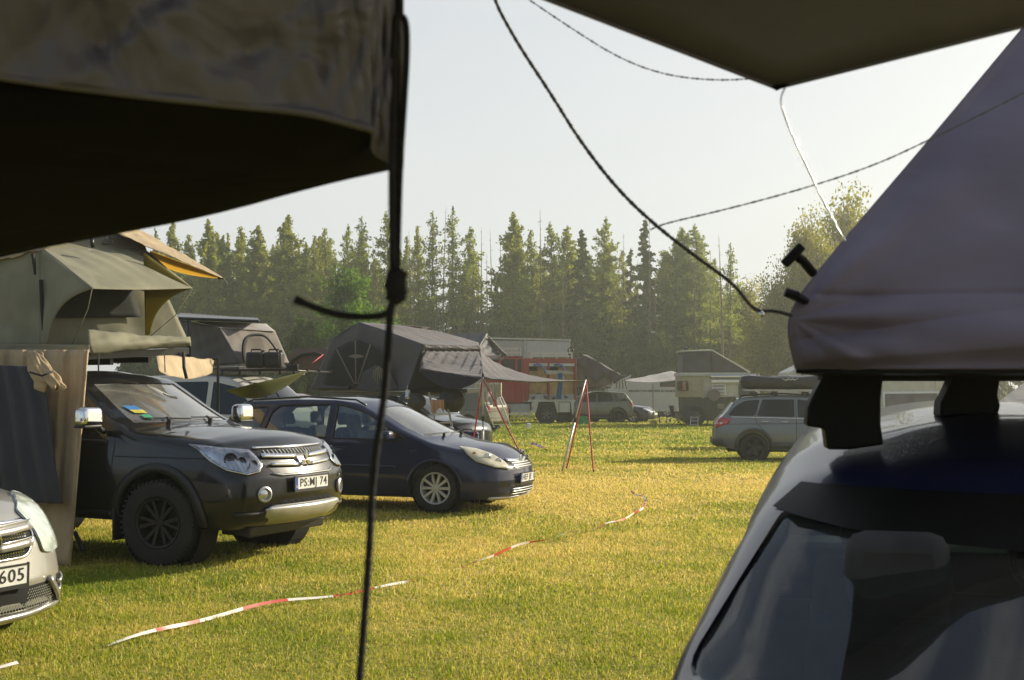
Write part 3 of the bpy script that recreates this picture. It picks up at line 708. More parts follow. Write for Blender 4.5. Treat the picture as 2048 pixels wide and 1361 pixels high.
def plate(parent, M, txt, w=.52, h=.11, frame=True, sx=.86, size=.098, bold=.0006):
    """European number plate; M maps local x right, y up, z out"""
    p = MB(M); p.box((0, 0, .004), (w, h, .006)); po = p.build('number_plate', M_PLATE, parent, bevel=.002)
    if frame:
        f = MB(M); f.box((0, -h/2-.012, .004), (w+.02, .024, .014)); f.box((0, h/2+.005, .004), (w+.02, .010, .014))
        for s in (-1, 1): f.box((s*(w/2+.005), -.004, .004), (.010, h+.036, .014))
        f.build('plate_frame', M_BLACK, po)
    e = MB(M); e.box((-w/2+.022, 0, .0085), (.042, h-.004, .002)); e.build('blue_band', M_EUBLUE, po)
    text_mesh('D', .03, M_PLATE, po, M @ Matrix.Translation((-w/2+.022, -.03, .0105)), .0008)
    text_mesh(txt, .108, M_INK, po, M @ Matrix.Translation((.024, 0, .0095)), .001, .0002, fit=w-.105)
    return po
def MX(o, xa, ya):                                    # frame matrix from origin, x axis, y axis
    xa, ya = Vector(xa).normalized(), Vector(ya); za = xa.cross(ya).normalized(); ya = za.cross(xa)
    m = Matrix((xa, ya, za)).transposed().to_4x4(); m.translation = Vector(o); return m
def wheel_wells(sp):
    cut = []
    for x, r in sp['arches']:
        for s in (-1, 1): cut.append(MB().cyl((x, s*(sp['hwmax']-.30), sp['axz']), (x, s*(sp['hwmax']+.2), sp['axz']), r, n=44))
    return cut
def car(sp, name, label, paint, hollow=True, group=None, cat='car'):
    root = empty(name, label=label, cat=cat, group=group)
    solid = car_solid(sp); bv = bvh_of(solid); cut = wheel_wells(sp)
    body = bool_cut(solid, cut)
    if hollow:
        inner = car_solid(sp, .045, sp['cab'][0], sp['cab'][1], sp.get('floor', .3))
        cutters = [inner]
        for poly in sp.get('side_windows', []):
            for s in (-1, 1): cutters.append(MB().prism([(p[0], s*.40, p[1]) for p in poly], (0, s*.9, 0)))
        if sp.get('windscreen'): cutters.append(MB().prism([(sp['cab'][1]-.9, p[0], p[1]) for p in sp['windscreen']], (1.6, 0, 0)))
        if sp.get('rear_window'): cutters.append(MB().prism([(sp['x0']-.3, p[0], p[1]) for p in sp['rear_window']], (1.2, 0, 0)))
        body = bool_cut(body, cutters)
    body.name = 'body'; body.materials.clear(); body.polygons.foreach_set('use_smooth', np.ones(len(body.polygons), bool)); body.set_sharp_from_angle(angle=R(32))
    bo = link_mesh('body', body, paint, root)
    for x, r in sp['arches']:
        for s in (-1, 1):
            well = MB(); well.lathe([(r-.004, s*(sp['hwmax']-.07)), (r-.004, s*(sp['hwmax']-.302)), (.002, s*(sp['hwmax']-.302))], 36, 'Y', (x, 0, sp['axz'])); well.build('wheel_arch_liner', M_DARK, root)
    un = MB(); un.box(((sp['x0']+sp['x1'])/2, 0, sp['bot'][len(sp['bot'])//2][1]+.03), (sp['x1']-sp['x0']-.7, 1.1, .12)); un.build('underbody', M_DARK, root)
    return root, bv
def glaze(root, bv, sp, gl, wgl=None, rgl=None):
    for poly in sp.get('side_windows', []):
        for fr in (LE, RI): patch(bv, fr, poly, -.012, 'side_window', gl, root, step=.08)
    if sp.get('windscreen'): patch(bv, FR, sp['windscreen'], -.010, 'windscreen', wgl or gl, root, step=.07)
    if sp.get('rear_window'): patch(bv, RE, sp['rear_window'], -.010, 'rear_window', rgl or gl, root, step=.08)
def place(root, hub_local, hub_world, heading):
    """put the car so that the wheel contact point hub_local lands on hub_world"""
    a = heading; c, s = math.cos(a), math.sin(a); x, y = hub_local
    root.rotation_euler = (0, 0, a); root.location = (hub_world[0]-(c*x-s*y), hub_world[1]-(s*x+c*y), hub_world[2])

def lamp_poly(bv, s, y_in, x_out, z, tz, ang=45):
    """outline given as (0 at the grille .. 1 on the wing, height), laid round the corner of the nose"""
    fr = view(s*ang); U = Vector(fr[0]); side = LE if s > 0 else RI
    a = proj(bv, FR, s*y_in, z, 0).dot(U); b = proj(bv, side, x_out, z, 0).dot(U)
    return fr, [(a+(b-a)*t, q) for t, q in tz], (a, b)
# ------------------------------------------------------------------ black pickup
M_PKBLACK = mat_paint('black_car_paint', (.006, .006, .007), .3, dust=.12, drops=True)
PK = dict(x0=-4.25, x1=.96, hwmax=.91, axz=.39, tumble=.30, tuck=.06, shoulder=.05, bow=.20, wsbow=.16, xmid=-1.7, bowlen=1.0,
    top=[(-4.3, 1.14), (-3.1, 1.14), (-3.06, 1.2), (-2.85, 1.70), (-2.5, 1.775), (-1.5, 1.79), (-1.15, 1.745), (-.32, 1.27), (-.22, 1.255), (.1, 1.24), (.5, 1.205), (.76, 1.145), (.88, 1.09), (.96, 1.03)],
    hw=[(-4.3, .88), (-3, .91), (.2, .91), (.66, .90), (.84, .86), (.97, .79)], bot=[(-4.3, .55), (-3.4, .42), (-.6, .40), (.3, .34), (.9, .34)],
    belt=[(-4.3, 1.1), (-3, 1.13), (-.3, 1.13), (.8, 1.0)], r=[(-4, .05), (-3, .09), (-1, .10), (-.3, .10), (.3, .14), (.86, .12)],
    crown=[(-4, .01), (-2, .03), (-.4, .05), (.3, .06), (.86, .035)],
    nose=lambda z: float(np.interp(z, [.3, .42, .62, .80, .92, 1.1], [-.12, .0, .05, .04, -.03, -.10])),
    cab=(-2.9, -.30), floor=.5, arches=[(0, .47), (-3.0, .46)],
    windscreen=[(-.66, 1.285), (.66, 1.285), (.56, 1.66), (-.56, 1.66)],
    side_windows=[rounded([(-.62, 1.17), (-1.22, 1.63), (-1.72, 1.67), (-1.74, 1.17)], .05), rounded([(-1.84, 1.17), (-1.84, 1.67), (-2.45, 1.64), (-2.66, 1.45), (-2.66, 1.17)], .05)])
pk, bv = car(PK, 'pickup_truck', 'black wet pickup with an olive roof tent opened above its cab', M_PKBLACK, cat='pickup')
glaze(pk, bv, PK, M_TINT, M_WIND)
wa = R(-27)
for x, y, st in ((0, -.79, R(6)), (0, .79, R(6)), (-3.0, -.79, 0), (-3.0, .79, 0)):
    make_wheel(pk, x, y, .39, .25, 1 if y > 0 else -1, .235, 6, M_DKALLOY, st)
# flared arches and mud flap
for s, fr in ((-1, RI), (1, LE)):
    arc = [(math.cos(t)*.50, .39+math.sin(t)*.50) for t in np.linspace(R(-8), R(188), 30)]
    ribbon(bv, fr, arc, .085, .012, 'arch_flare', M_BLACK, pk, solid=.02)
    arc = [(-3+math.cos(t)*.49, .39+math.sin(t)*.49) for t in np.linspace(R(-5), R(185), 30)]
    ribbon(bv, fr, arc, .075, .012, 'arch_flare', M_BLACK, pk, solid=.02)
    ribbon(bv, fr, [(-2.4, .44), (-.55, .44)], .07, .01, 'side_sill', M_BLACK, pk, solid=.03)
    g = MB()
    for ln in ([(-.55, .5), (-.52, 1.12)], [(-1.79, .5), (-1.79, 1.66)], [(-2.75, .55), (-2.75, 1.15)], [(-.50, .98), (.55, .98)]): ribbon(bv, fr, ln, .008, .0015, '', None, None, mb=g)
    g.build('door_gap', M_DARK, pk)
    ribbon(bv, fr, [(-.62, 1.115), (-2.7, 1.14)], .028, .004, 'window_trim', M_BLACK, pk, solid=.006)
    for hx in (-1.6, -2.55):
        h = MB(); c = proj(bv, fr, hx, 1.02, .03); h.tube([c+Vector((-.1, -s*.02, 0)), c+Vector((-.08, s*.01, 0)), c+Vector((.08, s*.01, 0)), c+Vector((.1, -s*.02, 0))], .014, 8); h.build('door_handle', M_BLACK, pk, smooth='all')
    fl = MB(); fl.box((-.50, s*.78, .36), (.03, .26, .30)); fl.build('mud_flap', M_BLACK, pk)
    # chrome mirror
    m = MB(); m.box((-.62, s*1.09, 1.35), (.15, .26, .18), taper=.92); mo = m.build('door_mirror', M_CHROME, pk, bevel=.05, seg=4)
    mo.rotation_euler = (0, 0, 0); q = MB(); q.tube([(-.66, s*.86, 1.20), (-.62, s*.95, 1.23), (-.62, s*1.0, 1.28)], .03, 8); q.box((-.625, s*1.09, 1.26), (.13, .22, .03)); q.build('mirror_foot', M_BLACK, mo, bevel=.012)
# grille, bars, badge
gr = patch(bv, FR, rounded([(-.50, 1.055), (.50, 1.055), (.53, .94), (.42, .83), (-.42, .83), (-.53, .94)], .04), .003, 'grille', M_SATIN, pk, step=.04)
up = MB()
for y in np.linspace(-.43, .43, 19):
    a, b = proj(bv, FR, y, 1.005, .008), proj(bv, FR, y, 1.04, .008)
    if a and b: up.beam(a, b, .006)
up.build('grille_teeth', M_ALU, gr)
for zz, ww, tk in ((.97, .50, .03), (.895, .44, .026)):
    for s in (-1, 1):
        ribbon(bv, FR, [(s*.09, zz), (s*ww, zz+.018)], tk, .022, 'grille_bar', M_CHROME, gr, solid=.016)
ribbon(bv, FR, [(-.52, 1.06), (.52, 1.06)], .012, .014, 'grille_trim', M_CHROME, gr, solid=.01)
ribbon(bv, FR, [(-.46, .84), (-.36, .815), (.36, .815), (.46, .84)], .012, .016, 'grille_trim', M_CHROME, gr, solid=.01)
bg_ = MB(); c = proj(bv, FR, 0, .93, .035); 
for k in range(3):
    a = R(90+120*k); u = Vector((0, math.cos(a), math.sin(a))); v = Vector((0, -math.sin(a), math.cos(a))); L = .088
    bg_.prism([c, c+u*L*.5+v*L*.29, c+u*L, c+u*L*.5-v*L*.29], (.022, 0, 0))
bg_.build('badge', M_CHROME, gr, bevel=.003)
# headlights: reflector bowl, black inserts and a clear lens
for s in (-1, 1):
    tz = [(1, 1.105), (.755, 1.09), (.5, 1.07), (.18, 1.045), (.09, .99), (0, .915), (.05, .86), (.23, .836), (.5, .878), (.71, .96), (.865, 1.054)]
    fr, base, (a, b) = lamp_poly(bv, s, .50, .34, .97, tz); L = b-a
    hl = patch(bv, fr, base, .004, 'headlight', M_LAMPIN, pk, step=.025, solid=.008)
    patch(bv, fr, base, .020, 'lens', M_LENS, hl, step=.03)
    n = -Vector(fr[2])
    for t, zz, rr_ in ((.45, .972, .062), (.30, .955, .040), (.13, .93, .032)):
        c = proj(bv, fr, a+L*t, zz, .006)
        if c:
            qm = n.to_track_quat('Z', 'Y').to_matrix().to_4x4(); qm.translation = c; q = MB(qm)
            q.lathe([(rr_, -.02), (rr_, .008), (rr_*.80, .012), (rr_*.72, .002)], 20); q.build('lamp_ring', M_SATIN, hl, smooth=True)
            q = MB(qm); q.lathe([(rr_*.72, .003), (rr_*.5, .010), (.001, .014)], 16); q.build('projector', M_DKGLASS, hl, smooth=True)
    ribbon(bv, fr, [(a+L*t, z) for t, z in ((.865, 1.06), (.71, .962), (.5, .882), (.23, .84), (.05, .864))], .016, .016, 'lamp_trim', M_CHROME, hl, solid=.006, step=.02)
    ribbon(bv, fr, [(a+L*t, z) for t, z in ((.24, 1.03), (.17, .95), (.24, .87))], .02, .012, 'lamp_divider', M_SATIN, hl, step=.02)
    # fog lamp
    c = proj(bv, FR, s*.58, .66, .004); q = MB(MX(c, (0, 1, 0), (0, 0, 1)) @ Matrix.Rotation(R(s*20), 4, 'Y'))
    q.lathe([(.070, 0), (.072, .018), (.058, .026), (.052, .012), (.052, -.01)], 28); fo = q.build('fog_lamp', M_SILVERP, pk, smooth=True)
    q2 = MB(q.M); q2.lathe([(.054, .002), (.03, .012), (.001, .016)], 20); q2.build('lens', M_LAMPIN, fo, smooth=True)
ribbon(bv, FR, [(-.80, .49), (-.58, .49), (-.48, .545), (.48, .545), (.58, .49), (.80, .49)], .03, .012, 'bumper_groove', M_BLACK, pk, solid=.02)
patch(bv, FR, rounded([(-.42, .60), (.42, .60), (.36, .545), (-.36, .545)], .02), .003, 'lower_intake', M_DARK, pk)
hx = MB()
for i in range(-4, 5):
    c = proj(bv, FR, i*.085, .572, .008)
    if c: hx.beam(c+Vector((0, -.04, -.015)), c+Vector((0, 0, .015)), .005); hx.beam(c+Vector((0, 0, .015)), c+Vector((0, .04, -.015)), .005)
hx.build('intake_mesh', M_BLACK, pk)
# silver skid plate
sk = MB(); prof = [(1.04, .545), (1.05, .52), (1.02, .45), (.93, .38)]
vs = []
for y, k in ((-.56, .0), (-.50, 1), (-.25, 1), (0, 1), (.25, 1), (.50, 1), (.56, .0)):
    for x, z in prof: vs.append((x-.10*(y/.56)**2, y*(1-.10*((.53-z)/.16)), z if k else .5+(z-.5)*.55))
n = len(prof); fs = [(i*n+j, i*n+j+1, (i+1)*n+j+1, (i+1)*n+j) for i in range(6) for j in range(n-1)]
sk.add(vs, fs); sk.build('skid_plate', M_SILVERP, pk, smooth='all', solid=.02)
lo = MB(); lo.box((.60, 0, .335), (.36, 1.15, .10), Euler((0, R(10), 0))); lo.box((.42, 0, .27), (.3, .7, .06)); lo.build('undertray', M_BLACK, pk, bevel=.02)
c = proj(bv, FR, 0, .735, .03); plate(pk, MX(c, (0, 1, 0), (.0, 0, 1)), 'PS:MJ 74')
# windscreen wipers, stickers, interior
wp = MB()
for y0, y1 in ((.52, .02), (-.02, -.56)):
    a, b = proj(bv, FR, y0, 1.30, .012), proj(bv, FR, y1, 1.315, .012); wp.tube([a, (a+b)/2+Vector((0, 0, .004)), b], .007, 5)
    p = proj(bv, FR, (y0+y1)/2-.05, 1.275, .02); wp.tube([p, (a+b)/2+Vector((.01, 0, .012))], .010, 5); wp.cyl(p-Vector((0, 0, .03)), p+Vector((0, 0, .02)), .022)
wp.build('wiper', M_BLACK, pk, smooth=True)
patch(bv, FR, [(-.53, 1.37), (-.41, 1.37), (-.42, 1.40), (-.545, 1.40)], .004, 'sticker', mat_plain('sticker_yellow', (.62, .55, .06), .6), pk, step=.04)
patch(bv, FR, [(-.545, 1.40), (-.42, 1.40), (-.44, 1.44), (-.555, 1.44)], .004, 'sticker', mat_plain('sticker_blue', (.05, .22, .55), .6), pk, step=.04)
patch(bv, FR, [(-.50, 1.315), (-.42, 1.315), (-.42, 1.355), (-.50, 1.355)], .004, 'sticker', mat_plain('sticker_green', (.04, .35, .16), .6), pk, step=.04)
se = MB(); [seat(se, x, y, .62) for x, y in ((-1.5, .4), (-1.5, -.4), (-2.35, .4), (-2.35, -.4))]; se.build('seat', M_SEAT, pk, bevel=.04)
da = MB(); da.box((-.72, 0, 1.08), (.55, 1.55, .22)); da.build('dashboard', M_DASH, pk, bevel=.05)
sw = MB(); sw.lathe([(.18+.016*math.cos(t), .016*math.sin(t)) for t in np.linspace(0, 6.283, 9)], 28, 'X', (0, 0, 0)); sw.beam((0, -.17, 0), (0, .17, 0), .03); swo = sw.build('steering_wheel', M_BLACK, pk, smooth=True); swo.location = (-1.05, .38, 1.19); swo.rotation_euler = (0, R(-22), 0)
ant = MB(); ant.tube([(-1.2, .55, 1.78), (-1.22, .56, 2.0)], .006, 5); ant.build('aerial', M_BLACK, pk)
pk.scale = (1.025, 1.015, 1.01); PKPOS = Vector(((331-CX)/217.5, 11.05, 0)); place(pk, (0, -.79), PKPOS, R(-26)); pk.location.z = -.01
# ------------------------------------------------------------------ dark blue estate
M_AMBER = mat_plain('amber_lens', (.5, .16, .03), .3)
M_NAVY = mat_paint('navy_car_paint', (.010, .013, .045), .35, dust=.28)
ES = dict(x0=-3.52, x1=.90, hwmax=.875, axz=.31, tumble=.36, tuck=.07, shoulder=.04, bow=.26, wsbow=.16, xmid=-1.8, bowlen=1.0,
    top=[(-3.6, .98), (-3.5, 1.02), (-3.35, 1.20), (-3.12, 1.44), (-2.9, 1.47), (-2.2, 1.505), (-1.55, 1.505), (-1.2, 1.47), (-.92, 1.37), (-.06, .965), (.04, .945), (.5, .865), (.74, .775), (.84, .70), (.90, .63)],
    hw=[(-3.6, .80), (-3.3, .85), (-2.7, .875), (.1, .875), (.5, .86), (.75, .82), (.92, .72)], bot=[(-3.6, .28), (-2.9, .20), (-.5, .19), (.5, .17), (.92, .17)],
    belt=[(-3.6, .98), (-2.6, .97), (-.6, .905), (.1, .86), (.8, .64)], r=[(-3.5, .07), (-2.9, .08), (-1, .09), (-.2, .08), (.3, .13), (.9, .10)],
    crown=[(-3.5, .02), (-2.5, .03), (-.5, .05), (.3, .06), (.9, .03)],
    nose=lambda z: float(np.interp(z, [.17, .25, .42, .60, .75, .9], [-.03, .03, .04, .01, -.06, -.12])),
    rear=lambda z: float(np.interp(z, [.3, .6, 1.0, 1.4], [-.03, -.03, 0, .05])),
    cab=(-3.25, -.05), floor=.28, arches=[(0, .355), (-2.70, .355)],
    windscreen=[(-.66, .985), (.66, .985), (.585, 1.20), (.50, 1.41), (-.50, 1.41), (-.585, 1.20)],
    side_windows=[rounded([(-.42, .93), (-.55, 1.02), (-1.06, 1.295), (-1.38, 1.385), (-1.50, 1.40), (-1.50, .95)], .03), rounded([(-1.60, .955), (-1.60, 1.405), (-2.38, 1.385), (-2.50, 1.30), (-2.58, .99)], .03), rounded([(-2.66, 1.0), (-2.56, 1.37), (-2.95, 1.345), (-3.15, 1.18), (-3.22, 1.03)], .04)])
es, bv = car(ES, 'estate_car', 'dark blue estate car parked side on, right of the black pickup', M_NAVY)
glaze(es, bv, ES, M_GLASS, M_WIND)
for x, y, st in ((0, -.75, R(0)), (0, .75, 0), (-2.7, -.75, 0), (-2.7, .75, 0)):
    make_wheel(es, x, y, .315, .20, 1 if y > 0 else -1, .215, 10, M_ALLOY, st, style='single')
for s, fr in ((-1, RI), (1, LE)):
    g = MB()
    for ln in ([(-.40, .30), (-.36, .50), (-.36, .90), (-.46, .98)], [(-1.55, .27), (-1.55, 1.42)], [(-2.42, .62), (-2.60, .80), (-2.62, .98)], [(-.38, .27), (-2.3, .27)]): ribbon(bv, fr, ln, .007, .0015, '', None, None, mb=g)
    g.build('door_gap', M_DARK, es)
    arc = [(math.cos(t)*.375, .31+math.sin(t)*.375) for t in np.linspace(R(5), R(175), 30)]
    ribbon(bv, fr, arc, .03, .004, 'arch_lip', M_NAVY, es, solid=.012)
    for poly in ES['side_windows']: ribbon(bv, fr, [Vector(p) for p in poly], .022, .002, 'window_seal', M_SATIN, es, closed=True, step=.03, solid=.004)
    ribbon(bv, fr, [(-.55, .585), (-2.32, .60)], .035, .004, 'rub_strip', M_NAVY, es, solid=.008)
    ribbon(bv, fr, [(-.36, .20), (-2.3, .20)], .05, .008, 'sill', M_NAVY, es, solid=.02)
    for hx in (-1.36, -2.36):
        h = MB(); c = proj(bv, fr, hx, .83, .02); h.tube([c+Vector((-.09, -s*.02, 0)), c+Vector((-.07, s*.012, 0)), c+Vector((.07, s*.012, 0)), c+Vector((.09, -s*.02, 0))], .012, 8); h.build('door_handle', M_NAVY, es, smooth='all')
    c = proj(bv, fr, -.30, .80, .003); text_mesh('CDTI', .045, M_CHROME, es, MX(c, (-s, 0, 0), (0, 0, 1)), .002)
    m = MB(); m.box((-.60, s*.985, 1.0), (.13, .20, .125), taper=.85); mo = m.build('door_mirror', M_NAVY, es, bevel=.04, seg=3)
    q = MB(); q.tube([(-.56, s*.80, .945), (-.58, s*.90, .96)], .022, 7); q.build('mirror_foot', M_BLACK, mo)
    # roof rail
    rl = MB(); rl.tube([(x, s*(.62-.00*x), float(smooth_prof(ES['top'])(x))-.045+dz) for x, dz in ((-3.0, .0), (-2.85, .035), (-2.0, .045), (-1.25, .035), (-1.1, 0))], .013, 7); rl.build('roof_rail', M_SATIN, es, smooth='all')
    # headlight
    tz = [(1, .845), (.68, .82), (.36, .755), (.1, .65), (0, .56), (.4, .587), (.78, .665), (.92, .75)]
    fv, base, (a, b) = lamp_poly(bv, s, .36, .40, .66, tz); L = b-a
    hl = patch(bv, fv, [Vector(p) for p in rounded(base, .02)], .012, 'headlight', M_HAZELENS, es, step=.025, solid=.012)
    for t, zz, rr_, mt in ((.52, .70, .058, M_LAMPIN), (.27, .655, .042, M_LAMPIN), (.78, .755, .026, M_AMBER)):
        c = proj(bv, fv, a+L*t, zz, .026)
        if c: q = MB(); qm = (-Vector(fv[2])).to_track_quat('Z', 'Y').to_matrix().to_4x4(); qm.translation = c; q.M = qm; q.lathe([(rr_, -.004), (rr_*.9, .001), (.001, .003)], 18); q.build('reflector', mt, hl, smooth=True)
    patch(bv, fv, [(a-L*.02, .40), (a+L*.35, .42), (a+L*.3, .33), (a, .33)], .002, 'fog_recess', M_SATIN, es, step=.04)
gr = patch(bv, FR, rounded([(-.37, .685), (.37, .685), (.33, .585), (.20, .555), (-.20, .555), (-.33, .585)], .03), .003, 'grille', M_SATIN, es, step=.04)
ribbon(bv, FR, [(-.36, .672), (-.15, .655), (.15, .655), (.36, .672)], .034, .012, 'grille_bar', M_CHROME, gr, solid=.014)
for zz in (.625, .597, .572): ribbon(bv, FR, [(-.32, zz+.006), (.32, zz+.006)], .011, .008, 'grille_bar', M_SILVERP, gr, solid=.008)
c = proj(bv, FR, 0, .655, .035); q = MB(MX(c, (0, 1, 0), (0, 0, 1))); q.lathe([(.048+.007*math.cos(t), .007*math.sin(t)) for t in np.linspace(0, 6.283, 9)], 28); q.beam((-.05, .012, 0), (.02, .004, 0), .009); q.beam((-.02, -.004, 0), (.05, -.012, 0), .009); q.build('badge', M_CHROME, gr, smooth=True)
lw = patch(bv, FR, rounded([(-.40, .335), (.40, .335), (.36, .215), (-.36, .215)], .03), .003, 'lower_intake', M_DARK, es, step=.05)
for zz in (.30, .27, .24): ribbon(bv, FR, [(-.40, zz), (.40, zz)], .012, .010, 'intake_slat', M_SILVERP, lw, solid=.008)
ribbon(bv, FR, [(-.70, .20), (-.3, .185), (.3, .185), (.70, .20)], .03, .01, 'bumper_lip', M_SILVERP, es, solid=.02)
c = proj(bv, FR, 0, .435, .022); plate(es, MX(c, (0, 1, 0), (.08, 0, 1)), 'HEF JE 1')
wp = MB()
for y0, y1 in ((-.60, -.02), (-.02, .50)):
    a, b = proj(bv, FR, y0, 1.0, .012), proj(bv, FR, y1, 1.01, .012); wp.tube([a, (a+b)/2, b], .007, 5); p = proj(bv, FR, (y0+y1)/2, .975, .02); wp.cyl(p-Vector((0, 0, .02)), p+Vector((0, 0, .025)), .02)
wp.build('wiper', M_BLACK, es)
se = MB(); [seat(se, x, y, .42) for x, y in ((-1.35, .37), (-1.35, -.37), (-2.2, .37), (-2.2, -.37))]; se.build('seat', M_SEAT, es, bevel=.04)
se = MB(); se.box((-1.20, -.30, .93), (.25, .34, .22)); se.box((-1.42, -.36, 1.10), (.06, .36, .34), Euler((0, R(-14), 0))); se.build('seat_cover', M_BEIGE, es, bevel=.05)
da = MB(); da.box((-.38, 0, .86), (.50, 1.5, .18)); da.build('dashboard', M_DASH, es, bevel=.05)
pp = MB()
for k in range(6): pp.box((-.28-.03*k, -.35+.14*k, .957+.003*k), (.14, .10, .006), Euler((R(4*k), R(-10), .4*k)))
pp.build('papers', mat_plain('paper', (.6, .62, .58), .8), es)
sw = MB(); sw.lathe([(.18+.015*math.cos(t), .015*math.sin(t)) for t in np.linspace(0, 6.283, 9)], 28, 'X'); sw.beam((0, -.17, 0), (0, .17, 0), .03); o = sw.build('steering_wheel', M_BLACK, es, smooth=True); o.location = (-.82, .37, 1.0); o.rotation_euler = (0, R(-25), 0)
ESPOS = Vector(((872-CX)/153.0, 15.7, 0)); es.scale = (1.015, 1, 1); place(es, (0, -.75), ESPOS+Vector((.02, 0, 0)), R(-21))
# ------------------------------------------------------------------ silver hatchback at the left edge
M_PALELENS = mat_plain('pale_lamp_lens', (.50, .56, .50), .12, nz=.3, scale=9, coat=1)
M_SILVER = mat_paint('silver_car_paint', (.36, .35, .32), .32, dust=.2, metal=.55)
SV = dict(x0=-3.45, x1=.90, hwmax=.89, axz=.32, tumble=.36, tuck=.07, shoulder=.03, bow=.30, wsbow=.16, xmid=-1.8, bowlen=1.0,
    top=[(-3.5, 1.05), (-3.3, 1.3), (-3.0, 1.50), (-2.2, 1.56), (-1.4, 1.55), (-1.0, 1.48), (-.15, 1.07), (-.05, 1.05), (.4, .99), (.70, .92), (.82, .86), (.90, .78)],
    hw=[(-3.5, .82), (-3, .88), (.2, .89), (.6, .87), (.78, .83), (.92, .74)], bot=[(-3.5, .3), (-3, .22), (.5, .21), (.92, .22)],
    belt=[(-3.5, 1.0), (-.4, .98), (.1, .93), (.8, .74)], r=[(-3.5, .07), (-1, .09), (.3, .14), (.9, .11)], crown=[(-3, .02), (-1, .04), (.3, .06), (.9, .035)],
    nose=lambda z: float(np.interp(z, [.2, .28, .45, .65, .80, .95], [-.04, .03, .04, .0, -.05, -.10])),
    cab=(-3.1, -.1), floor=.3, arches=[(0, .36), (-2.70, .36)], windscreen=[(-.64, 1.09), (.64, 1.09), (.52, 1.47), (-.52, 1.47)],
    side_windows=[rounded([(-.55, 1.0), (-1.15, 1.38), (-1.45, 1.44), (-1.45, 1.02)], .03), rounded([(-1.55, 1.02), (-1.55, 1.45), (-2.4, 1.43), (-2.7, 1.05)], .03)])
sv, bv = car(SV, 'hatchback_car', 'silver car cut off by the left edge with only its front corner showing', M_SILVER)
glaze(sv, bv, SV, M_TINT, M_WIND)
for x, y in ((0, -.76), (0, .76), (-2.7, -.76), (-2.7, .76)): make_wheel(sv, x, y, .32, .21, 1 if y > 0 else -1, .22, 5, M_ALLOY, 0, style='pair')
gp = rounded([(-.44, .80), (.44, .80), (.43, .70), (.33, .595), (-.33, .595), (-.43, .70)], .05)
gr = patch(bv, FR, gp, .002, 'grille', M_DARK, sv, step=.04)
ribbon(bv, FR, gp, .016, .006, 'grille_surround', M_CHROME, gr, closed=True, step=.03, solid=.01)
ms = MB()
for z in np.arange(.61, .80, .017):
    for y in np.arange(-.40, .41, .022):
        h = proj(bv, FR, y, z, .006)
        if h and abs(y) < .30+(z-.60)*.55: ms.box(h, (.004, .010, .005))
ms.build('grille_mesh', M_CHROME, gr)
for zz, ww in ((.745, .42), (.660, .37)):
    for s in (-1, 1): ribbon(bv, FR, [(s*.08, zz), (s*ww, zz+.012)], .044, .022, 'grille_bar', M_SILVER, gr, solid=.02); ribbon(bv, FR, [(s*.08, zz+.024), (s*(ww+.01), zz+.036)], .006, .03, 'bar_trim', M_CHROME, gr, solid=.02)
c = proj(bv, FR, 0, .70, .055); q = MB(MX(c, (0, 1, 0), (0, 0, 1))); q.lathe([(.088+.008*math.cos(t), .008*math.sin(t)) for t in np.linspace(0, 6.283, 9)], 32)
for k in range(3): a = R(90+120*k); q.prism([(math.cos(a+2.0)*.012, math.sin(a+2.0)*.012, 0), (math.cos(a)*.086, math.sin(a)*.086, 0), (math.cos(a-2.0)*.012, math.sin(a-2.0)*.012, 0)], (0, 0, .006))
q.build('badge', M_CHROME, gr, smooth=True)
lp = [(-.56, .42), (.56, .42), (.68, .285), (.60, .27), (-.60, .27), (-.68, .285)]
li = patch(bv, FR, lp, .002, 'lower_intake', M_DARK, sv, step=.05); ms = MB()
for i, z in enumerate(np.arange(.285, .40, .016)):
    for y in np.arange(-.55, .56, .024):
        h = proj(bv, FR, y+(i % 2)*.012, z, .005)
        if h and (y < -.30 or y > .30 or z < .33): ms.box(h, (.004, .013, .004), Euler((R(45), 0, 0)))
ms.build('intake_mesh', M_SILVERP, li)
ribbon(bv, FR, [(-.80, .30), (-.66, .262), (-.3, .255), (.3, .255), (.66, .262), (.80, .30)], .032, .02, 'bumper_lip', M_SILVER, sv, solid=.03)
for s in (-1, 1):
    ribbon(bv, FR, [(s*.52, .44), (s*.70, .265)], .035, .018, 'intake_blade', M_SILVER, sv, solid=.025)
    tz = [(1, .93), (.75, .925), (.4, .90), (.08, .85), (0, .70), (.02, .60), (.2, .585), (.5, .61), (.72, .68), (.9, .80)]
    fr, base, (a, b) = lamp_poly(bv, s, .45, .42, .72, tz); L = b-a
    hl = patch(bv, fr, rounded(base, .03), .003, 'headlight', M_LAMPIN, sv, step=.03, solid=.008); patch(bv, fr, rounded(base, .03), .018, 'lens', M_PALELENS, hl, step=.03)
    vp = [(a+L*.28, .44), (a+L*.62, .46), (a+L*.62, .33), (a+L*.34, .30)]
    vv = patch(bv, fr, vp, .003, 'side_vent', M_DARK, sv, step=.03)
    for zz in (.405, .35): ribbon(bv, fr, [(a+L*.26, zz-.01), (a+L*.64, zz+.015)], .026, .018, 'vent_blade', M_SILVER, vv, solid=.016)
c = proj(bv, FR, 0, .50, .03); plate(sv, MX(c, (0, 1, 0), (.04, 0, 1)), 'EF 2605')
se = MB(); [seat(se, x, y, .45) for x, y in ((-1.4, .38), (-1.4, -.38))]; se.build('seat', M_SEAT, sv, bevel=.04)
place(sv, (.98, 0), Vector((-2.98, 6.9, .0)), R(-25))
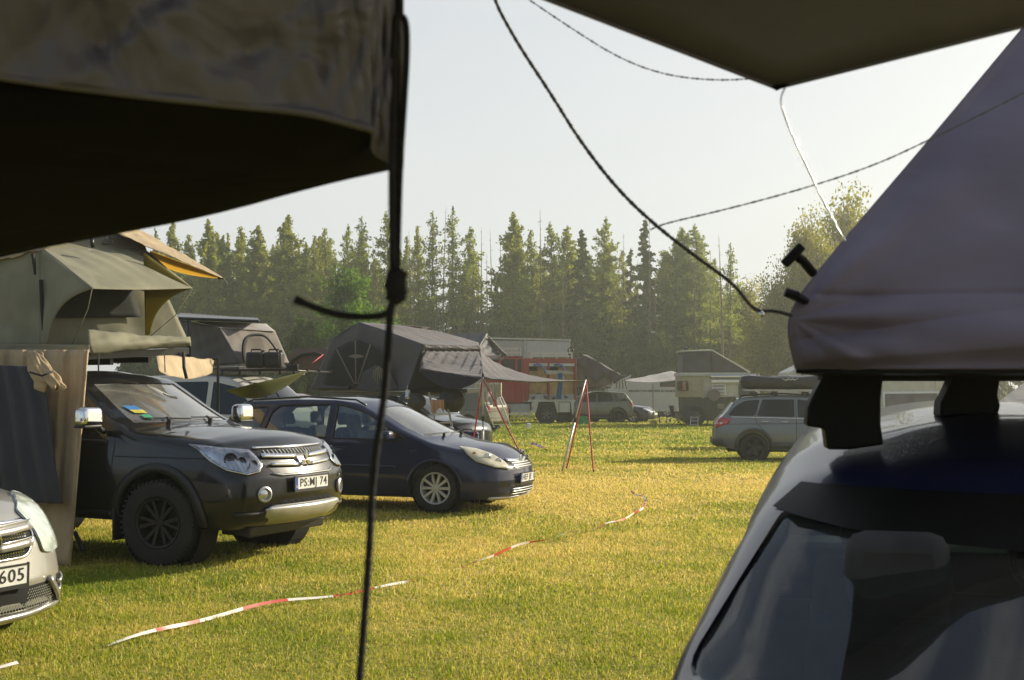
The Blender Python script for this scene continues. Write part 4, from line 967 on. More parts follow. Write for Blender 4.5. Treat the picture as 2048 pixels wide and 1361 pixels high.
# ------------------------------------------------------------------ cars further away
def far_car(sp, name, label, paint, pos, heading, hub=(0, 0), rim=M_ALLOY, gl=M_DKGLASS, group=None, cat='car', r=.33, w=.22, spokes=5, style='pair', axles=None, mirror=True, clad=None, lamps=True):
    root, bv = car(sp, name, label, paint, hollow=False, group=group, cat=cat)
    for poly in sp.get('side_windows', []):
        for fr in (LE, RI): patch(bv, fr, poly, .003, 'side_window', gl, root, step=.08)
    if sp.get('windscreen'): patch(bv, FR, sp['windscreen'], .003, 'windscreen', sp.get('wsm', gl), root, step=.08)
    if sp.get('rear_window'): patch(bv, RE, sp['rear_window'], .003, 'rear_window', gl, root, step=.08)
    ty = sp['hwmax']-.12
    for x in (axles or [a[0] for a in sp['arches']]):
        for s in (-1, 1): make_wheel(root, x, s*ty, r, w, s, r*.66, spokes, rim, 0, style=style)
    for s, fr in ((-1, RI), (1, LE)):
        g = MB()
        for ln in sp.get('gaps', []): ribbon(bv, fr, ln, .012, .002, '', None, None, mb=g)
        if g.f: g.build('door_gap', M_DARK, root)
        for hx, hz_ in sp.get('handles', []):
            h = MB(); c = proj(bv, fr, hx, hz_, .02); h.tube([c+Vector((-.1, -s*.02, 0)), c+Vector((-.08, s*.012, 0)), c+Vector((.08, s*.012, 0)), c+Vector((.1, -s*.02, 0))], .014, 6); h.build('door_handle', sp.get('handle_mat', paint), root, smooth='all')
        if mirror:
            mx, mz = sp['mirror']; m = MB(); m.box((mx, s*(sp['hwmax']+.11), mz), (.13, .21, .14), taper=.88); m.beam((mx, s*(sp['hwmax']-.05), mz-.05), (mx, s*(sp['hwmax']+.08), mz-.04), .04); m.build('door_mirror', paint, root, bevel=.03)
        if clad:
            for x, rr_ in sp['arches']:
                arc = [(x+math.cos(t)*(rr_+.035), sp['axz']+math.sin(t)*(rr_+.035)) for t in np.linspace(R(-12), R(192), 26)]
                ribbon(bv, fr, arc, .08, .008, 'arch_cladding', clad, root, solid=.015)
            ribbon(bv, fr, [(sp['arches'][1][0]+.4, sp['axz']+.05), (sp['arches'][0][0]-.4, sp['axz']+.05)], .16, .008, 'sill_cladding', clad, root, solid=.015)
    place(root, hub, pos, heading); return root, bv
def tail_lamp(bv, root, s, tz, mat, y_in=.5, x_out=0, z=.9):
    fr = view(180-s*42); U = Vector(fr[0]); a = proj(bv, RE, s*y_in, z, 0).dot(U); b = proj(bv, LE if s > 0 else RI, x_out, z, 0).dot(U)
    return patch(bv, fr, [(a+(b-a)*t, q) for t, q in tz], .006, 'tail_lamp', mat, root, step=.04, solid=.01)
# grey SUV with a folded roof tent, seen from its left side
M_GREYP = mat_paint('grey_car_paint', (.17, .185, .20), .32, dust=.35, metal=.25)
M_CLAD = mat_plain('grey_cladding', (.06, .06, .06), .6, nz=.2)
GS = dict(x0=-3.72, x1=.92, hwmax=.92, axz=.37, tumble=.34, tuck=.07, shoulder=.04, bow=.22, wsbow=.14, xmid=-1.8,
    top=[(-3.75, 1.0), (-3.66, 1.08), (-3.5, 1.28), (-3.22, 1.62), (-3.0, 1.67), (-2.0, 1.72), (-1.3, 1.70), (-.95, 1.62), (-.15, 1.17), (.0, 1.14), (.5, 1.07), (.8, .98), (.92, .85)],
    hw=[(-3.7, .84), (-3.3, .90), (.3, .92), (.7, .86), (.92, .78)], bot=[(-3.72, .42), (-3.2, .30), (.3, .27), (.92, .30)],
    belt=[(-3.7, 1.1), (-2.5, 1.12), (-.5, 1.07), (.3, 1.0), (.9, .85)], r=[(-3.7, .08), (-1, .10), (.3, .14), (.9, .11)], crown=[(-3.5, .02), (-1, .04), (.3, .05), (.9, .03)],
    rear=lambda z: float(np.interp(z, [.3, .5, .9, 1.2], [-.03, -.06, -.02, .0])),
    arches=[(0, .42), (-2.72, .42)], windscreen=[(-.66, 1.20), (.66, 1.20), (.52, 1.58), (-.52, 1.58)], rear_window=[(-.6, 1.2), (.6, 1.2), (.52, 1.58), (-.52, 1.58)],
    side_windows=[rounded([(-.50, 1.12), (-1.12, 1.53), (-1.62, 1.60), (-1.62, 1.14)], .03), rounded([(-1.70, 1.14), (-1.70, 1.60), (-2.50, 1.59), (-2.64, 1.17)], .04), rounded([(-2.70, 1.17), (-2.56, 1.585), (-2.95, 1.56), (-3.20, 1.40), (-3.36, 1.21), (-3.30, 1.17)], .06)],
    gaps=[[(-1.66, .42), (-1.66, 1.62)], [(-2.45, .78), (-2.66, 1.0), (-2.68, 1.15), (-2.58, 1.58)], [(-.45, .42), (-.45, 1.08)], [(-3.5, .96), (-.5, .99)]], handles=[(-1.95, 1.02), (-2.45, 1.03)], handle_mat=M_CHROME, mirror=(-.62, 1.16))
gpos = Vector(((1508-CX)/78, 30.8, float(zg(6.2, 30.8))-.02))
gs, bv = far_car(GS, 'suv_car', 'grey SUV side on in the open field carrying a folded black roof tent', M_GREYP, gpos, R(-8), hub=(-2.72, -.8), rim=M_DKALLOY, r=.365, w=.24, style='wide', clad=M_CLAD, cat='SUV')
for s, fr in ((-1, RI), (1, LE)):
    ribbon(bv, fr, [(-.6, 1.095), (-3.3, 1.145)], .022, .005, 'window_trim', M_CHROME, gs, solid=.008)
    tl = tail_lamp(bv, gs, s, [(0, 1.02), (.55, 1.13), (1.0, 1.10), (.92, .98), (.35, .86), (.02, .84)], M_REDLENS, .55, -3.30, 1.0)
    fv = view(180-s*42); 
    rl = MB(); rl.tube([(x, s*.66, float(smooth_prof(GS['top'])(x))-.03+dz) for x, dz in ((-3.1, 0), (-2.95, .05), (-2.0, .06), (-1.2, .05), (-1.05, 0))], .018, 7); rl.build('roof_rail', M_SATIN, gs, smooth='all')
    patch(bv, view(180-s*42), [(proj(bv, RE, s*.62, 1.0, 0).dot(Vector(fv[0])), .985), (proj(bv, fr, -3.5, 1.0, 0).dot(Vector(fv[0])), 1.005), (proj(bv, fr, -3.5, 1.0, 0).dot(Vector(fv[0])), .97), (proj(bv, RE, s*.62, 1.0, 0).dot(Vector(fv[0])), .955)], .016, 'lamp_band', M_PLATE, tl, step=.05)
patch(bv, RE, rounded([(-.86, .58), (.86, .58), (.84, .40), (-.84, .40)], .03), .012, 'rear_bumper', M_CLAD, gs, solid=.02)
sp_ = MB(); sp_.box((-3.27, 0, 1.655), (.22, 1.15, .04)); sp_.build('spoiler', M_GREYP, gs, bevel=.015)
# folded tent on it
ft = empty('folded_roof_tent', label='long black covered roof tent folded flat on the grey SUV roof', cat='roof tent')
M_BLKVINYL = mat_fabric('black_vinyl_cover', (.018, .018, .02), rough=.42, wr=.9, wscale=4, sheen=.05, spec=.6)
cv = MB(); nf = smoothnoise(5)
def box_cloth(mb, L, Wd, H, r=.08, wr=.02, sag=.0, nf=nf, n=26):
    """a soft bag: rounded box whose skin is creased"""
    vs = []; sec = []
    for k in range(32):
        t = 2*math.pi*k/32; c, s = math.cos(t), math.sin(t); e = .35
        sec.append((math.copysign(abs(c)**e, c), math.copysign(abs(s)**e, s)))
    for i in range(n+1):
        u = i/n; x = -L/2+L*u; k = min(1, min(u, 1-u)/(.09))**.45
        for j, (a, b) in enumerate(sec):
            d = 1+wr*8*nf(u*6, j*.35, 1)*.12
            vs.append((x, a*Wd/2*(.86+.14*k)*d, b*H/2*(.72+.28*k)*d+H/2-sag*4*u*(1-u)*(b > 0)+wr*nf(u*9, j*.8, 1)))
    fs = [(i*32+j, i*32+(j+1) % 32, (i+1)*32+(j+1) % 32, (i+1)*32+j) for i in range(n) for j in range(32)]
    fs += [tuple(range(31, -1, -1)), tuple(n*32+j for j in range(32))]; mb.add(vs, fs)
box_cloth(cv, 2.15, 1.28, .37, sag=.03, wr=.03); cv.build('cover', M_BLKVINYL, ft, smooth='all')
ba = MB(); [ba.box((0, y, -.03), (2.0, .06, .04)) for y in (-.5, .5)]; ba.build('base_rail', M_ALU, ft)
ba = MB(); [ba.box((x, 0, -.09), (.05, 1.2, .04)) for x in (-.7, -.2, .6)]; [ba.box((x, y, -.14), (.10, .07, .09)) for x in (-.7, -.2, .6) for y in (-.6, .6)]; ba.build('roof_bar', M_BLACK, ft)
st = MB()
for x in (-.62, .55): st.tube([(x, .66*math.cos(t), .19+.21*math.sin(t)) for t in np.linspace(0, 6.283, 25)], .012, 4)
st.build('strap', M_BLACK, ft)
lg = MB(); Mx = Matrix.Translation((.15, -.655, .2)) @ Matrix.Rotation(R(90), 4, 'X'); lg.M = Mx
for k in range(5): lg.beam((-.16+k*.06, .055-.03*(k % 2), 0), (-.09+k*.06, .085-.05*((k+1) % 2), 0), .010)
lg.tube([(-.2, .07, 0), (-.1, .02, 0), (.0, .06, 0), (.12, .03, 0), (.2, .075, 0)], .008, 4)
lg.build('emblem', M_PLATE, ft)
text_mesh('OFFROAD', .07, M_PLATE, ft, Mx @ Matrix.Translation((0, -.04, 0)), .003) if False else None
f_ = Vector((math.cos(R(-8)), math.sin(R(-8)), 0)); c = gs.matrix_basis @ Vector((-1.95, 0, 1.86)); ft.location = c; ft.rotation_euler = (0, 0, R(-8))

# green SUV and dark car by the truck
M_GREENP = mat_paint('green_grey_car_paint', (.19, .21, .165), .35, dust=.4, metal=.3)
GR = dict(GS); 
GR.update(x0=-3.5, x1=.95, top=[(-3.55, 1.0), (-3.45, 1.15), (-3.2, 1.50), (-3.0, 1.60), (-2.0, 1.66), (-1.4, 1.65), (-1.05, 1.56), (-.25, 1.12), (-.1, 1.09), (.5, 1.02), (.82, .92), (.95, .80)],
    side_windows=[rounded([(-.62, 1.07), (-1.15, 1.43), (-1.55, 1.53), (-1.55, 1.09)], .03), rounded([(-1.65, 1.09), (-1.65, 1.53), (-2.35, 1.52), (-2.45, 1.12)], .04), rounded([(-2.55, 1.12), (-2.45, 1.51), (-2.85, 1.46), (-3.15, 1.16)], .05)], windscreen=[(-.64, 1.16), (.64, 1.16), (.52, 1.52), (-.52, 1.52)], gaps=[[(-1.6, .4), (-1.6, 1.55)], [(-2.35, .75), (-2.5, 1.0), (-2.5, 1.52)], [(-.5, .42), (-.5, 1.05)]], mirror=(-.7, 1.13), wsm=M_PALEGLASS if 'M_PALEGLASS' in globals() else M_DKGLASS)
M_PALEGL = mat_plain('sky_reflecting_glass', (.05, .06, .06), .04, nz=.1, spec=1, metal=.25)
GR['wsm'] = M_PALEGL; GR['arches'] = [(0, .41), (-2.68, .41)]
pos = Vector(((1236-CX)/F*61, 61, float(zg(5, 61))-.02))
gr_, bv = far_car(GR, 'suv_car', 'grey green SUV facing left, parked beside the red truck under a covered roof tent', M_GREENP, pos, R(184), hub=(-2.68, .8), rim=M_DKALLOY, gl=M_PALEGL, r=.345, clad=M_CLAD, cat='SUV')
for s in (-1, 1): tail_lamp(bv, gr_, s, [(0, 1.02), (1, 1.0), (.9, .88), (0, .9)], M_REDLENS, .55, -3.3, .95)
M_SLATEP = mat_paint('dark_grey_car_paint', (.035, .038, .045), .32, dust=.3, metal=.4)
BM = dict(ES); BM.update(arches=[(0, .35), (-2.66, .35)], hwmax=.875, gaps=[[(-.4, .3), (-.4, .9)], [(-1.55, .3), (-1.55, 1.4)]], handles=[], mirror=(-.6, 1.0), wsm=M_PALEGL)
BM.update(top=[(-3.3, .9), (-3.2, 1.05), (-2.9, 1.36), (-2.2, 1.42), (-1.6, 1.41), (-1.3, 1.35), (-.35, .98), (-.2, .95), (.5, .86), (.80, .74), (.90, .62)], x0=-3.3)
BM['windscreen'] = [(-.62, 1.0), (.62, 1.0), (.5, 1.32), (-.5, 1.32)]; BM['side_windows'] = [rounded([(-.6, .94), (-1.3, 1.29), (-1.5, 1.33), (-1.5, .96)], .03), rounded([(-1.6, .96), (-1.6, 1.33), (-2.3, 1.32), (-2.6, 1.0)], .03)]
pos = Vector(((1262-CX)/F*62.5, 61.2, float(zg(6, 61))-.02))
bm_, bv = far_car(BM, 'hatchback_car', 'dark grey car with its nose to the right, just behind the grey green SUV', M_SLATEP, pos, R(-24), hub=(0, -.76), r=.315, spokes=5, gl=M_DKGLASS)
for s in (-1, 1):
    tz = [(1, .76), (.5, .74), (.05, .68), (0, .60), (.4, .60), (.9, .66)]; fr, base, ab = lamp_poly(bv, s, .40, .50, .66, tz)
    patch(bv, fr, base, .012, 'headlight', M_LAMPIN, bm_, step=.04)
    patch(bv, FR, rounded([(s*.05, .68), (s*.22, .68), (s*.24, .62), (s*.20, .56), (s*.06, .56)], .02), .01, 'kidney_grille', M_SATIN, bm_, step=.04); ribbon(bv, FR, rounded([(s*.05, .68), (s*.22, .68), (s*.24, .62), (s*.20, .56), (s*.06, .56)], .02), .012, .014, 'grille_rim', M_CHROME, bm_, closed=True)
patch(bv, FR, [(-.5, .36), (.5, .36), (.45, .24), (-.45, .24)], .006, 'lower_intake', M_SATIN, bm_)
c = proj(bv, FR, 0, .46, .02); q = MB(MX(c, (0, 1, 0), (0, 0, 1))); q.box((0, 0, 0), (.52, .11, .01)); q.build('number_plate', M_PLATE, bm_)
# white car under the grey tent, only its roof and rear shoulder show behind the estate
M_WHITEP = mat_paint('white_car_paint', (.62, .60, .54), .4, dust=.35)
WH = dict(GS); WH.update(x0=-3.7, top=[(-3.8, 1.2), (-3.66, 1.5), (-3.4, 1.82), (-3.1, 1.90), (-2.0, 1.93), (-1.2, 1.90), (-.85, 1.78), (-.2, 1.25), (0, 1.22), (.6, 1.15), (.92, .95)], tumble=.22,
    side_windows=[rounded([(-.5, 1.2), (-1.0, 1.68), (-1.5, 1.78), (-1.5, 1.22)], .04), rounded([(-1.6, 1.22), (-1.6, 1.78), (-2.5, 1.77), (-2.5, 1.25)], .04), rounded([(-2.6, 1.25), (-2.6, 1.76), (-3.2, 1.7), (-3.3, 1.28)], .06)], windscreen=[(-.68, 1.32), (.68, 1.32), (.6, 1.76), (-.6, 1.76)], mirror=(-.6, 1.3))
pos = Vector((-4.8, 21.4, float(zg(-4, 21)))); wh, bv = far_car(WH, 'suv_car', 'white SUV behind the navy estate carrying a black roof rack and grey tent', M_WHITEP, pos, R(-22), hub=(-1.4, 0), gl=M_DKGLASS, r=.37, w=.25, cat='SUV')
# beige car further back under the tent with white lettering
M_BEIGEP = mat_paint('beige_car_paint', (.15, .135, .085), .4, dust=.4)
BG = dict(WH); BG.update(top=[(-3.75, 1.0), (-3.66, 1.2), (-3.5, 1.55), (-3.2, 1.74), (-2.0, 1.80), (-1.2, 1.78), (-.85, 1.66), (-.2, 1.16), (0, 1.14), (.6, 1.07), (.92, .9)],
    side_windows=[rounded([(-.5, 1.13), (-1.0, 1.56), (-1.5, 1.65), (-1.5, 1.15)], .04), rounded([(-1.6, 1.15), (-1.6, 1.65), (-2.5, 1.64), (-2.5, 1.17)], .04)], windscreen=[(-.66, 1.22), (.66, 1.22), (.56, 1.64), (-.56, 1.64)], rear_window=[(-.6, 1.15), (.6, 1.15), (.55, 1.6), (-.55, 1.6)])
pos = Vector(((938-CX)/F*49, 49, float(zg(-1, 49))-.03)); bg2, bv = far_car(BG, 'suv_car', 'dusty beige SUV between the big grey tent and the red truck', M_BEIGEP, pos, R(150), hub=(-2.72, .8), gl=M_DKGLASS, r=.38, w=.25, cat='SUV', rim=M_DKALLOY)
for s in (-1, 1): tail_lamp(bv, bg2, s, [(0, 1.12), (.9, 1.12), (.9, .85), (0, .85)], M_REDLENS, .70, -3.6, 1.0)
# dark pickup carrying the big grey tent, mostly hidden behind the estate
M_ICEP = mat_paint('pale_blue_grey_paint', (.16, .18, .20), .35, dust=.3, metal=.3)
DK = dict(GS); pos = Vector(((890-CX)/F*29.5, 30.4, float(zg(-1.6, 30))-.02))
dk, bv = far_car(DK, 'suv_car', 'dark SUV beneath the big grey roof tent, mostly hidden by the estate', M_SLATEP, pos, R(-35), hub=(.1, -.3), gl=M_PALEGL, r=.37, cat='SUV')
# wine red car far left behind
M_WINE = mat_paint('wine_red_paint', (.10, .018, .02), .35, dust=.3)
pos = Vector(((640-CX)/F*37, 37, float(zg(-6, 37)))); wr_, bv = far_car(dict(GS), 'suv_car', 'dark red car half hidden between the white SUV and the big grey tent', M_WINE, pos, R(-30), hub=(-.4, 0), gl=M_PALEGL, r=.36, cat='SUV')
# ------------------------------------------------------------------ tents
def thin(name, fn, nu, nv, mat, parent, th=.004):
    return MB().grid(fn, nu, nv).build(name, mat, parent, smooth='all', solid=th)
def quad(c, nu=24, nv=16, **k):
    mb = MB(); cloth(mb, c, nu, nv, **k); return mb
def lerp(a, b, t): return a*(1-t)+b*t
def chaikin(p, k=2, closed=False):
    for _ in range(k): p = [p[0]]+[q for i in range(len(p)-1) for q in (p[i]*.75+p[i+1]*.25, p[i]*.25+p[i+1]*.75)]+[p[-1]]
    return p
def along(pts, t):                                    # point on a polyline, t in 0..1
    n = len(pts)-1; i = min(int(t*n), n-1); return lerp(pts[i], pts[i+1], t*n-i)
def bez(a, b, c, t): return a*(1-t)**2+b*2*t*(1-t)+c*t*t
M_OLIVE = mat_fabric('olive_canvas', (.24, .23, .155), trans=.14, wr=.35, wscale=2.5, tcol=(.30, .28, .04))
M_OLIVEIN = mat_fabric('backlit_olive_canvas', (.15, .14, .03), trans=.45, wr=.3, tcol=(.45, .36, .02))  # yellower copy of the olive canvas; sun glowing through is put into the colour
M_TAN = mat_fabric('tan_ripstop', (.46, .35, .21), trans=.12, wr=.9, wscale=5, stretch=(1, 1, .5), tcol=(.5, .3, .08))
M_YELLOW = mat_fabric('yellow_tarp_lining', (.55, .38, .05), trans=.6, wr=.2, tcol=(.95, .72, .24))
M_MESH = mat_plain('insect_mesh', (.030, .032, .026), .9, nz=.2)
M_ANNEXG = mat_fabric('charcoal_annex_cloth', (.035, .034, .040), wr=.5, wscale=2.5, rough=.6)
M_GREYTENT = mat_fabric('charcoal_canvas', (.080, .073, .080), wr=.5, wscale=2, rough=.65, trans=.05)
M_GREYLIT = mat_fabric('sunlit_grey_canvas', (.115, .10, .10), wr=.9, wscale=3.5, rough=.6, trans=.06)  # paler copy of the charcoal canvas; sunlight is put into the colour
M_NAVYCLOTH = mat_fabric('navy_cloth', (.012, .014, .045), wr=.4)
M_GREYDARK = mat_fabric('dark_tent_window', (.009, .009, .011), wr=.2)
M_TAUPE = mat_fabric('taupe_canvas', (.17, .15, .13), wr=.4, trans=.05)
M_PALECL = mat_fabric('pale_grey_sailcloth', (.50, .47, .46), wr=.4, trans=.3, tcol=(.6, .56, .5))
M_STRAP = mat_plain('black_webbing', (.015, .015, .015), .8)
M_CORD = mat_plain('guy_cord', (.16, .15, .10), .8)
M_REDCORD = mat_plain('red_guy_strap', (.45, .03, .04), .6)
def rod(pts, r, name, mat, parent, n=7): return MB().tube(pts, r, n).build(name, mat, parent, smooth='all')

# --- olive roof tent on the pickup
ot = empty('roof_tent', P(180, 703, 12.6), label='olive green roof tent with raised window canopy above the black pickup', cat='roof tent')
inv = Matrix.Translation(-ot.location)
def lb(mb): mb.M = inv; return mb
def tz(parent_loc): return Matrix.Translation(-Vector(parent_loc))
a_, b_, c_, d_ = P(83, 694, 12.1), P(380, 690, 13.05), P(294, 503, 13.3), P(82, 497, 12.25)
fn = smoothnoise(3)
def sheet(c, nu, nv, name, mat, parent, M, **k):
    mb = MB(M); cloth(mb, c, nu, nv, **k); return mb.build(name, mat, parent, smooth='all', solid=.006)
def surf(f, nu, nv, name, mat, parent, M):
    mb = MB(M); mb.grid(f, nu, nv); return mb.build(name, mat, parent, smooth='all', solid=.006)
sheet((a_, b_, c_, d_), 30, 24, 'front_wall', M_OLIVE, ot, inv, wr=.02, seed=4)
w0 = lambda u, v: lerp(lerp(a_, b_, u), lerp(d_, c_, u), v)+Vector((.02, -.05, 0))
sheet((w0(.06, .29), w0(.72, .29), w0(.72, .66), w0(.06, .66)), 12, 8, 'mesh_window', M_MESH, ot, inv, wr=.012, seed=8)
sheet((P(-90, 694, 12.75), a_, d_, P(-90, 520, 12.8)), 30, 24, 'side_wall', M_OLIVE, ot, inv, wr=.03, wf=5, seed=6)
tipn, tipf = P(184, 578, 11.65), P(385, 577, 12.95)
def canopy(u, v):
    p = lerp(lerp(tipn, tipf, u), lerp(d_, c_, u), v); k = math.sin(math.pi*u)
    return p+Vector((0, 0, .035*k*(1-v)*v*4-.012*k*(1-v)+.010*math.sin(u*38+v*9)*v*(.3+u)))
surf(canopy, 40, 16, 'window_canopy', M_OLIVE, ot, inv)
cn = chaikin([tipn, P(150, 590, 11.75), P(122, 612, 11.85), P(104, 645, 11.95), P(95, 690, 12.05)])
surf(lambda u, v: lerp(lerp(d_, a_, v)+Vector((0, -.01, 0)), along(cn, v), u), 8, 16, 'near_wing', M_OLIVE, ot, inv)
cf = chaikin([tipf, P(350, 589, 12.85), P(322, 612, 12.78), P(304, 645, 12.72), P(297, 686, 12.68)])
top_, bot_ = P(288, 505, 12.9), P(292, 686, 12.7)
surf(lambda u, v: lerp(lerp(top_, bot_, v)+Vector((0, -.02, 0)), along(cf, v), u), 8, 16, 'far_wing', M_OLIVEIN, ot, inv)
# skirt, floor edge and the bundled flap
sheet((P(-90, 706, 12.75), P(178, 703, 11.5), P(178, 690, 11.5), P(-90, 688, 12.75)), 20, 3, 'skirt', M_OLIVE, ot, inv, wr=.02, seed=9)
def flap(u, v):
    p = lerp(lerp(P(182, 708, 11.8), P(383, 693, 13.0), u), lerp(P(176, 662, 11.95), P(381, 676, 13.05), u), v)
    return p+Vector((.03, -.12, 0))*math.sin(math.pi*v)+Vector((0, -.02, .018))*fn(u*9, v*3, 1)
surf(flap, 36, 10, 'rolled_flap', M_OLIVE, ot, inv)
fb = MB(inv); A0 = P(172, 706, 11.9); A1 = P(378, 696, 13.1); bk = Vector((-2.2, 1.05, 0))
fb.prism([A0, A1, A1+bk, A0+bk], (0, 0, -.07)); fb.build('floor_panel', M_SATIN, ot)
rb = MB(inv)
for k in (.12, .5, .88): p = lerp(A0, A1, k)+Vector((-.35, .17, -.12)); rb.beam(p, p+bk*.7, .05, .06)
rb.build('roof_bar', M_SATIN, ot)
ba = MB(inv); e0 = lerp(A0, A0+bk, .5); e1 = lerp(A1, A1+bk, .5); ba.prism([A0+bk*.98, A1+bk*.98, c_+bk*.75+Vector((0, 0, .1)), d_+bk*.75+Vector((0, 0, .1))], (-.05, .03, 0)); ba.build('rear_wall', M_OLIVE, ot)
sheet((d_, c_, P(278, 458, 14.0), P(110, 425, 13.4)), 12, 12, 'roof_panel', M_OLIVE, ot, inv, wr=.02)
rod([inv @ tipn, inv @ P(175, 620, 11.8), inv @ P(143, 692, 12.0)], .006, 'guy_cord', M_CORD, ot, 5)
rod([inv @ tipf, inv @ P(350, 632, 12.95), inv @ P(297, 676, 12.6)], .005, 'guy_cord', M_CORD, ot, 5)
rod([inv @ P(182, 474, 12.2), inv @ P(186, 496, 12.2)], .022, 'canopy_rod', M_SATIN, ot)
rod([inv @ P(213, 476, 12.5), inv @ P(204, 489, 12.45), inv @ P(228, 490, 12.5), inv @ P(219, 474, 12.5)], .011, 'canopy_rod', M_SATIN, ot)
sw_ = MB(inv)
for q in ([(66, 508), (69, 535), (70, 550)], [(82, 560), (84, 620), (86, 662)]): sw_.tube([P(x, y, 12.1) for x, y in q], [.022, .016, .012], 5)
sw_.build('hanging_strap', M_STRAP, ot); rod([inv @ P(367, 706, 13.0), inv @ P(368, 735, 12.8), inv @ P(373, 757, 12.75)], .018, 'hanging_strap', M_STRAP, ot); rod([inv @ P(197, 708, 11.9), inv @ P(197, 745, 11.7)], .008, 'hanging_strap', M_STRAP, ot)
# tan fly with yellow lining
fl = empty('tarp', P(270, 470, 13), label='tan tarp with bright yellow underside peaked over the olive roof tent', cat='tarp'); fi = tz(fl.location)
tip_ = P(444, 557, 13.5)
def fly(u, v):
    lo_ = bez(P(205, 452, 12.9), P(300, 498, 12.95), tip_, u); hi = bez(P(238, 440, 14.0), P(330, 484, 14.0), tip_+Vector((0, .02, .01)), u)
    return lerp(lo_, hi, v)+Vector((0, 0, .025))*fn(u*7+v*6, v*2+u, 1.6)*math.sin(math.pi*u)
surf(fly, 40, 12, 'top_sheet', M_TAN, fl, fi)
surf(lambda u, v: lerp(bez(P(300, 502, 13.0), P(365, 525, 13.2), tip_, u), bez(P(300, 516, 14.1), P(345, 553, 14.2), tip_, u), v), 24, 8, 'yellow_lining', M_YELLOW, fl, fi)
surf(lambda u, v: lerp(lerp(P(-90, 545, 12.7), P(86, 498, 12.2), u), lerp(P(-60, 420, 13.4), P(205, 440, 12.9), u), v)+Vector((0, 0, .03))*fn(u*8, v*5, 1.3), 30, 10, 'near_sheet', M_TAN, fl, fi)
tb = MB(fi); tb.prism([P(433, 553, 13.45), P(447, 557, 13.5), P(437, 559, 13.5)], (0, .03, 0)); tb.build('corner_tab', M_STRAP, fl)
rod([fi @ P(446, 557, 13.5), fi @ P(455, 569, 13.5)], .006, 'corner_cord', M_CORD, fl, 5)
# annex hanging to the ground
an = empty('tent_annex', G(-4.5, 12.0), label='tan and charcoal tent annex hanging beside the pickup down to the grass', cat='tent annex'); ai = tz(an.location)
def annex(u, v):
    p = lerp(lerp(P(-110, 1112, 11.8), G(*P(141, 1130, 10.95).xy), u), lerp(P(-110, 700, 12.2), P(177, 700, 11.35), u), v)
    k = (.25+v)*.9
    return p+Vector((.3, -.9, 0))*(.045*k*(math.sin(u*46+v*3)+.6*math.sin(u*91+1))*(1 if u < .99 else .3))*.7
surf(annex, 90, 30, 'tan_wall', M_TAN, an, ai)
RP = chaikin([P(130, 1007, 11.0), P(119, 960, 11.02), P(108, 880, 11.15), P(101, 790, 11.25), P(85, 735, 11.35)])
def panel(u, v):
    l = along([P(-60, 1000, 11.5), P(-60, 860, 11.6), P(-60, 728, 11.8)], v)
    return lerp(l, along(RP, v), u)+Vector((0, -.02, 0))*math.sin(u*30+v*4)+Vector((0, -.05, 0))
surf(panel, 40, 24, 'charcoal_door', M_ANNEXG, an, ai)
BU = chaikin([P(70, 706, 11.1), P(76, 728, 11.06), P(88, 756, 11.04), P(104, 776, 11.06)])
def bundle(u, v):
    t = v; c = along(BU, t); r = (.05+.10*t)*(1+.16*math.sin(u*31+t*9)+.10*math.sin(u*63-t*14))*(1-.5*max(0, t-.82)/.18)
    a = u*2*math.pi; return c+Vector((math.cos(a)*r*.95, math.sin(a)*r*.5, math.sin(a*3)*.012-.03*t*math.cos(a*5)))
surf(bundle, 60, 20, 'rolled_curtain', M_TAN, an, ai)
rod([ai @ P(60, 745, 10.95), ai @ P(84, 752, 10.88), ai @ P(104, 744, 10.95)], .010, 'curtain_tie', M_STRAP, an)
rod([ai @ P(150, 1066, 11.3), ai @ P(166, 1100, 11.1)], .022, 'peg_strap', M_STRAP, an)
rod([ai @ (q+Vector((0, -.02, 0))) for q in (annex(1, 1), annex(1, .5), annex(1, 0))], .010, 'edge_piping', M_TAN, an)

# --- grey tent with lid on the white car
gt = empty('roof_tent', P(460, 725, 21), label='grey roof tent under a flat black lid on the white SUV', cat='roof tent'); gi = tz(gt.location)
g = lambda x, y, Y: P(x, y, Y)
sheet((g(480, 728, 20.6), g(578, 726, 21.8), g(550, 662, 22.2), g(437, 655, 21.0)), 30, 20, 'front_wall', M_TAUPE, gt, gi, wr=.03, seed=12)
sheet((g(350, 738, 22.3), g(480, 728, 20.6), g(437, 655, 21.0), g(360, 640, 22.2)), 24, 16, 'side_wall', M_GREYTENT, gt, gi, wr=.03, seed=13)
sheet((g(437, 656, 20.95), g(550, 663, 22.1), g(532, 648, 23.2), g(390, 643, 22.4)), 24, 10, 'roof_sheet', M_PALETP, gt, gi, wr=.02) if 'M_PALETP' in globals() else sheet((g(437, 656, 20.95), g(550, 663, 22.1), g(532, 648, 23.2), g(390, 643, 22.4)), 24, 10, 'roof_sheet', M_PALECL, gt, gi, wr=.02)
ARCH = chaikin([g(490, 724, 20.5), g(486, 696, 20.6), g(492, 674, 20.7), g(512, 669, 20.9), g(532, 671, 21.1), g(552, 698, 21.5), g(568, 724, 21.6)])
def arch(u, v):
    o = ARCH; c = g(528, 722, 21.0)
    return lerp(c, along(o, u), v)+Vector((0, -.05, 0))
surf(arch, 36, 6, 'arch_window', M_GREYDARK if False else mat_fabric('taupe_screen', (.105, .09, .075), wr=.4), gt, gi)
rod([gi @ (p+Vector((0, -.06, 0))) for p in ARCH], .022, 'window_binding', M_GREYDARK, gt, 5)
ld = MB(gi); ld.prism([g(357, 640, 20.9), g(519, 646, 21.3), g(516, 641, 23.6), g(352, 634, 23.4)], (0, 0, .05)); ld.build('lid', M_SATIN, gt, bevel=.02)
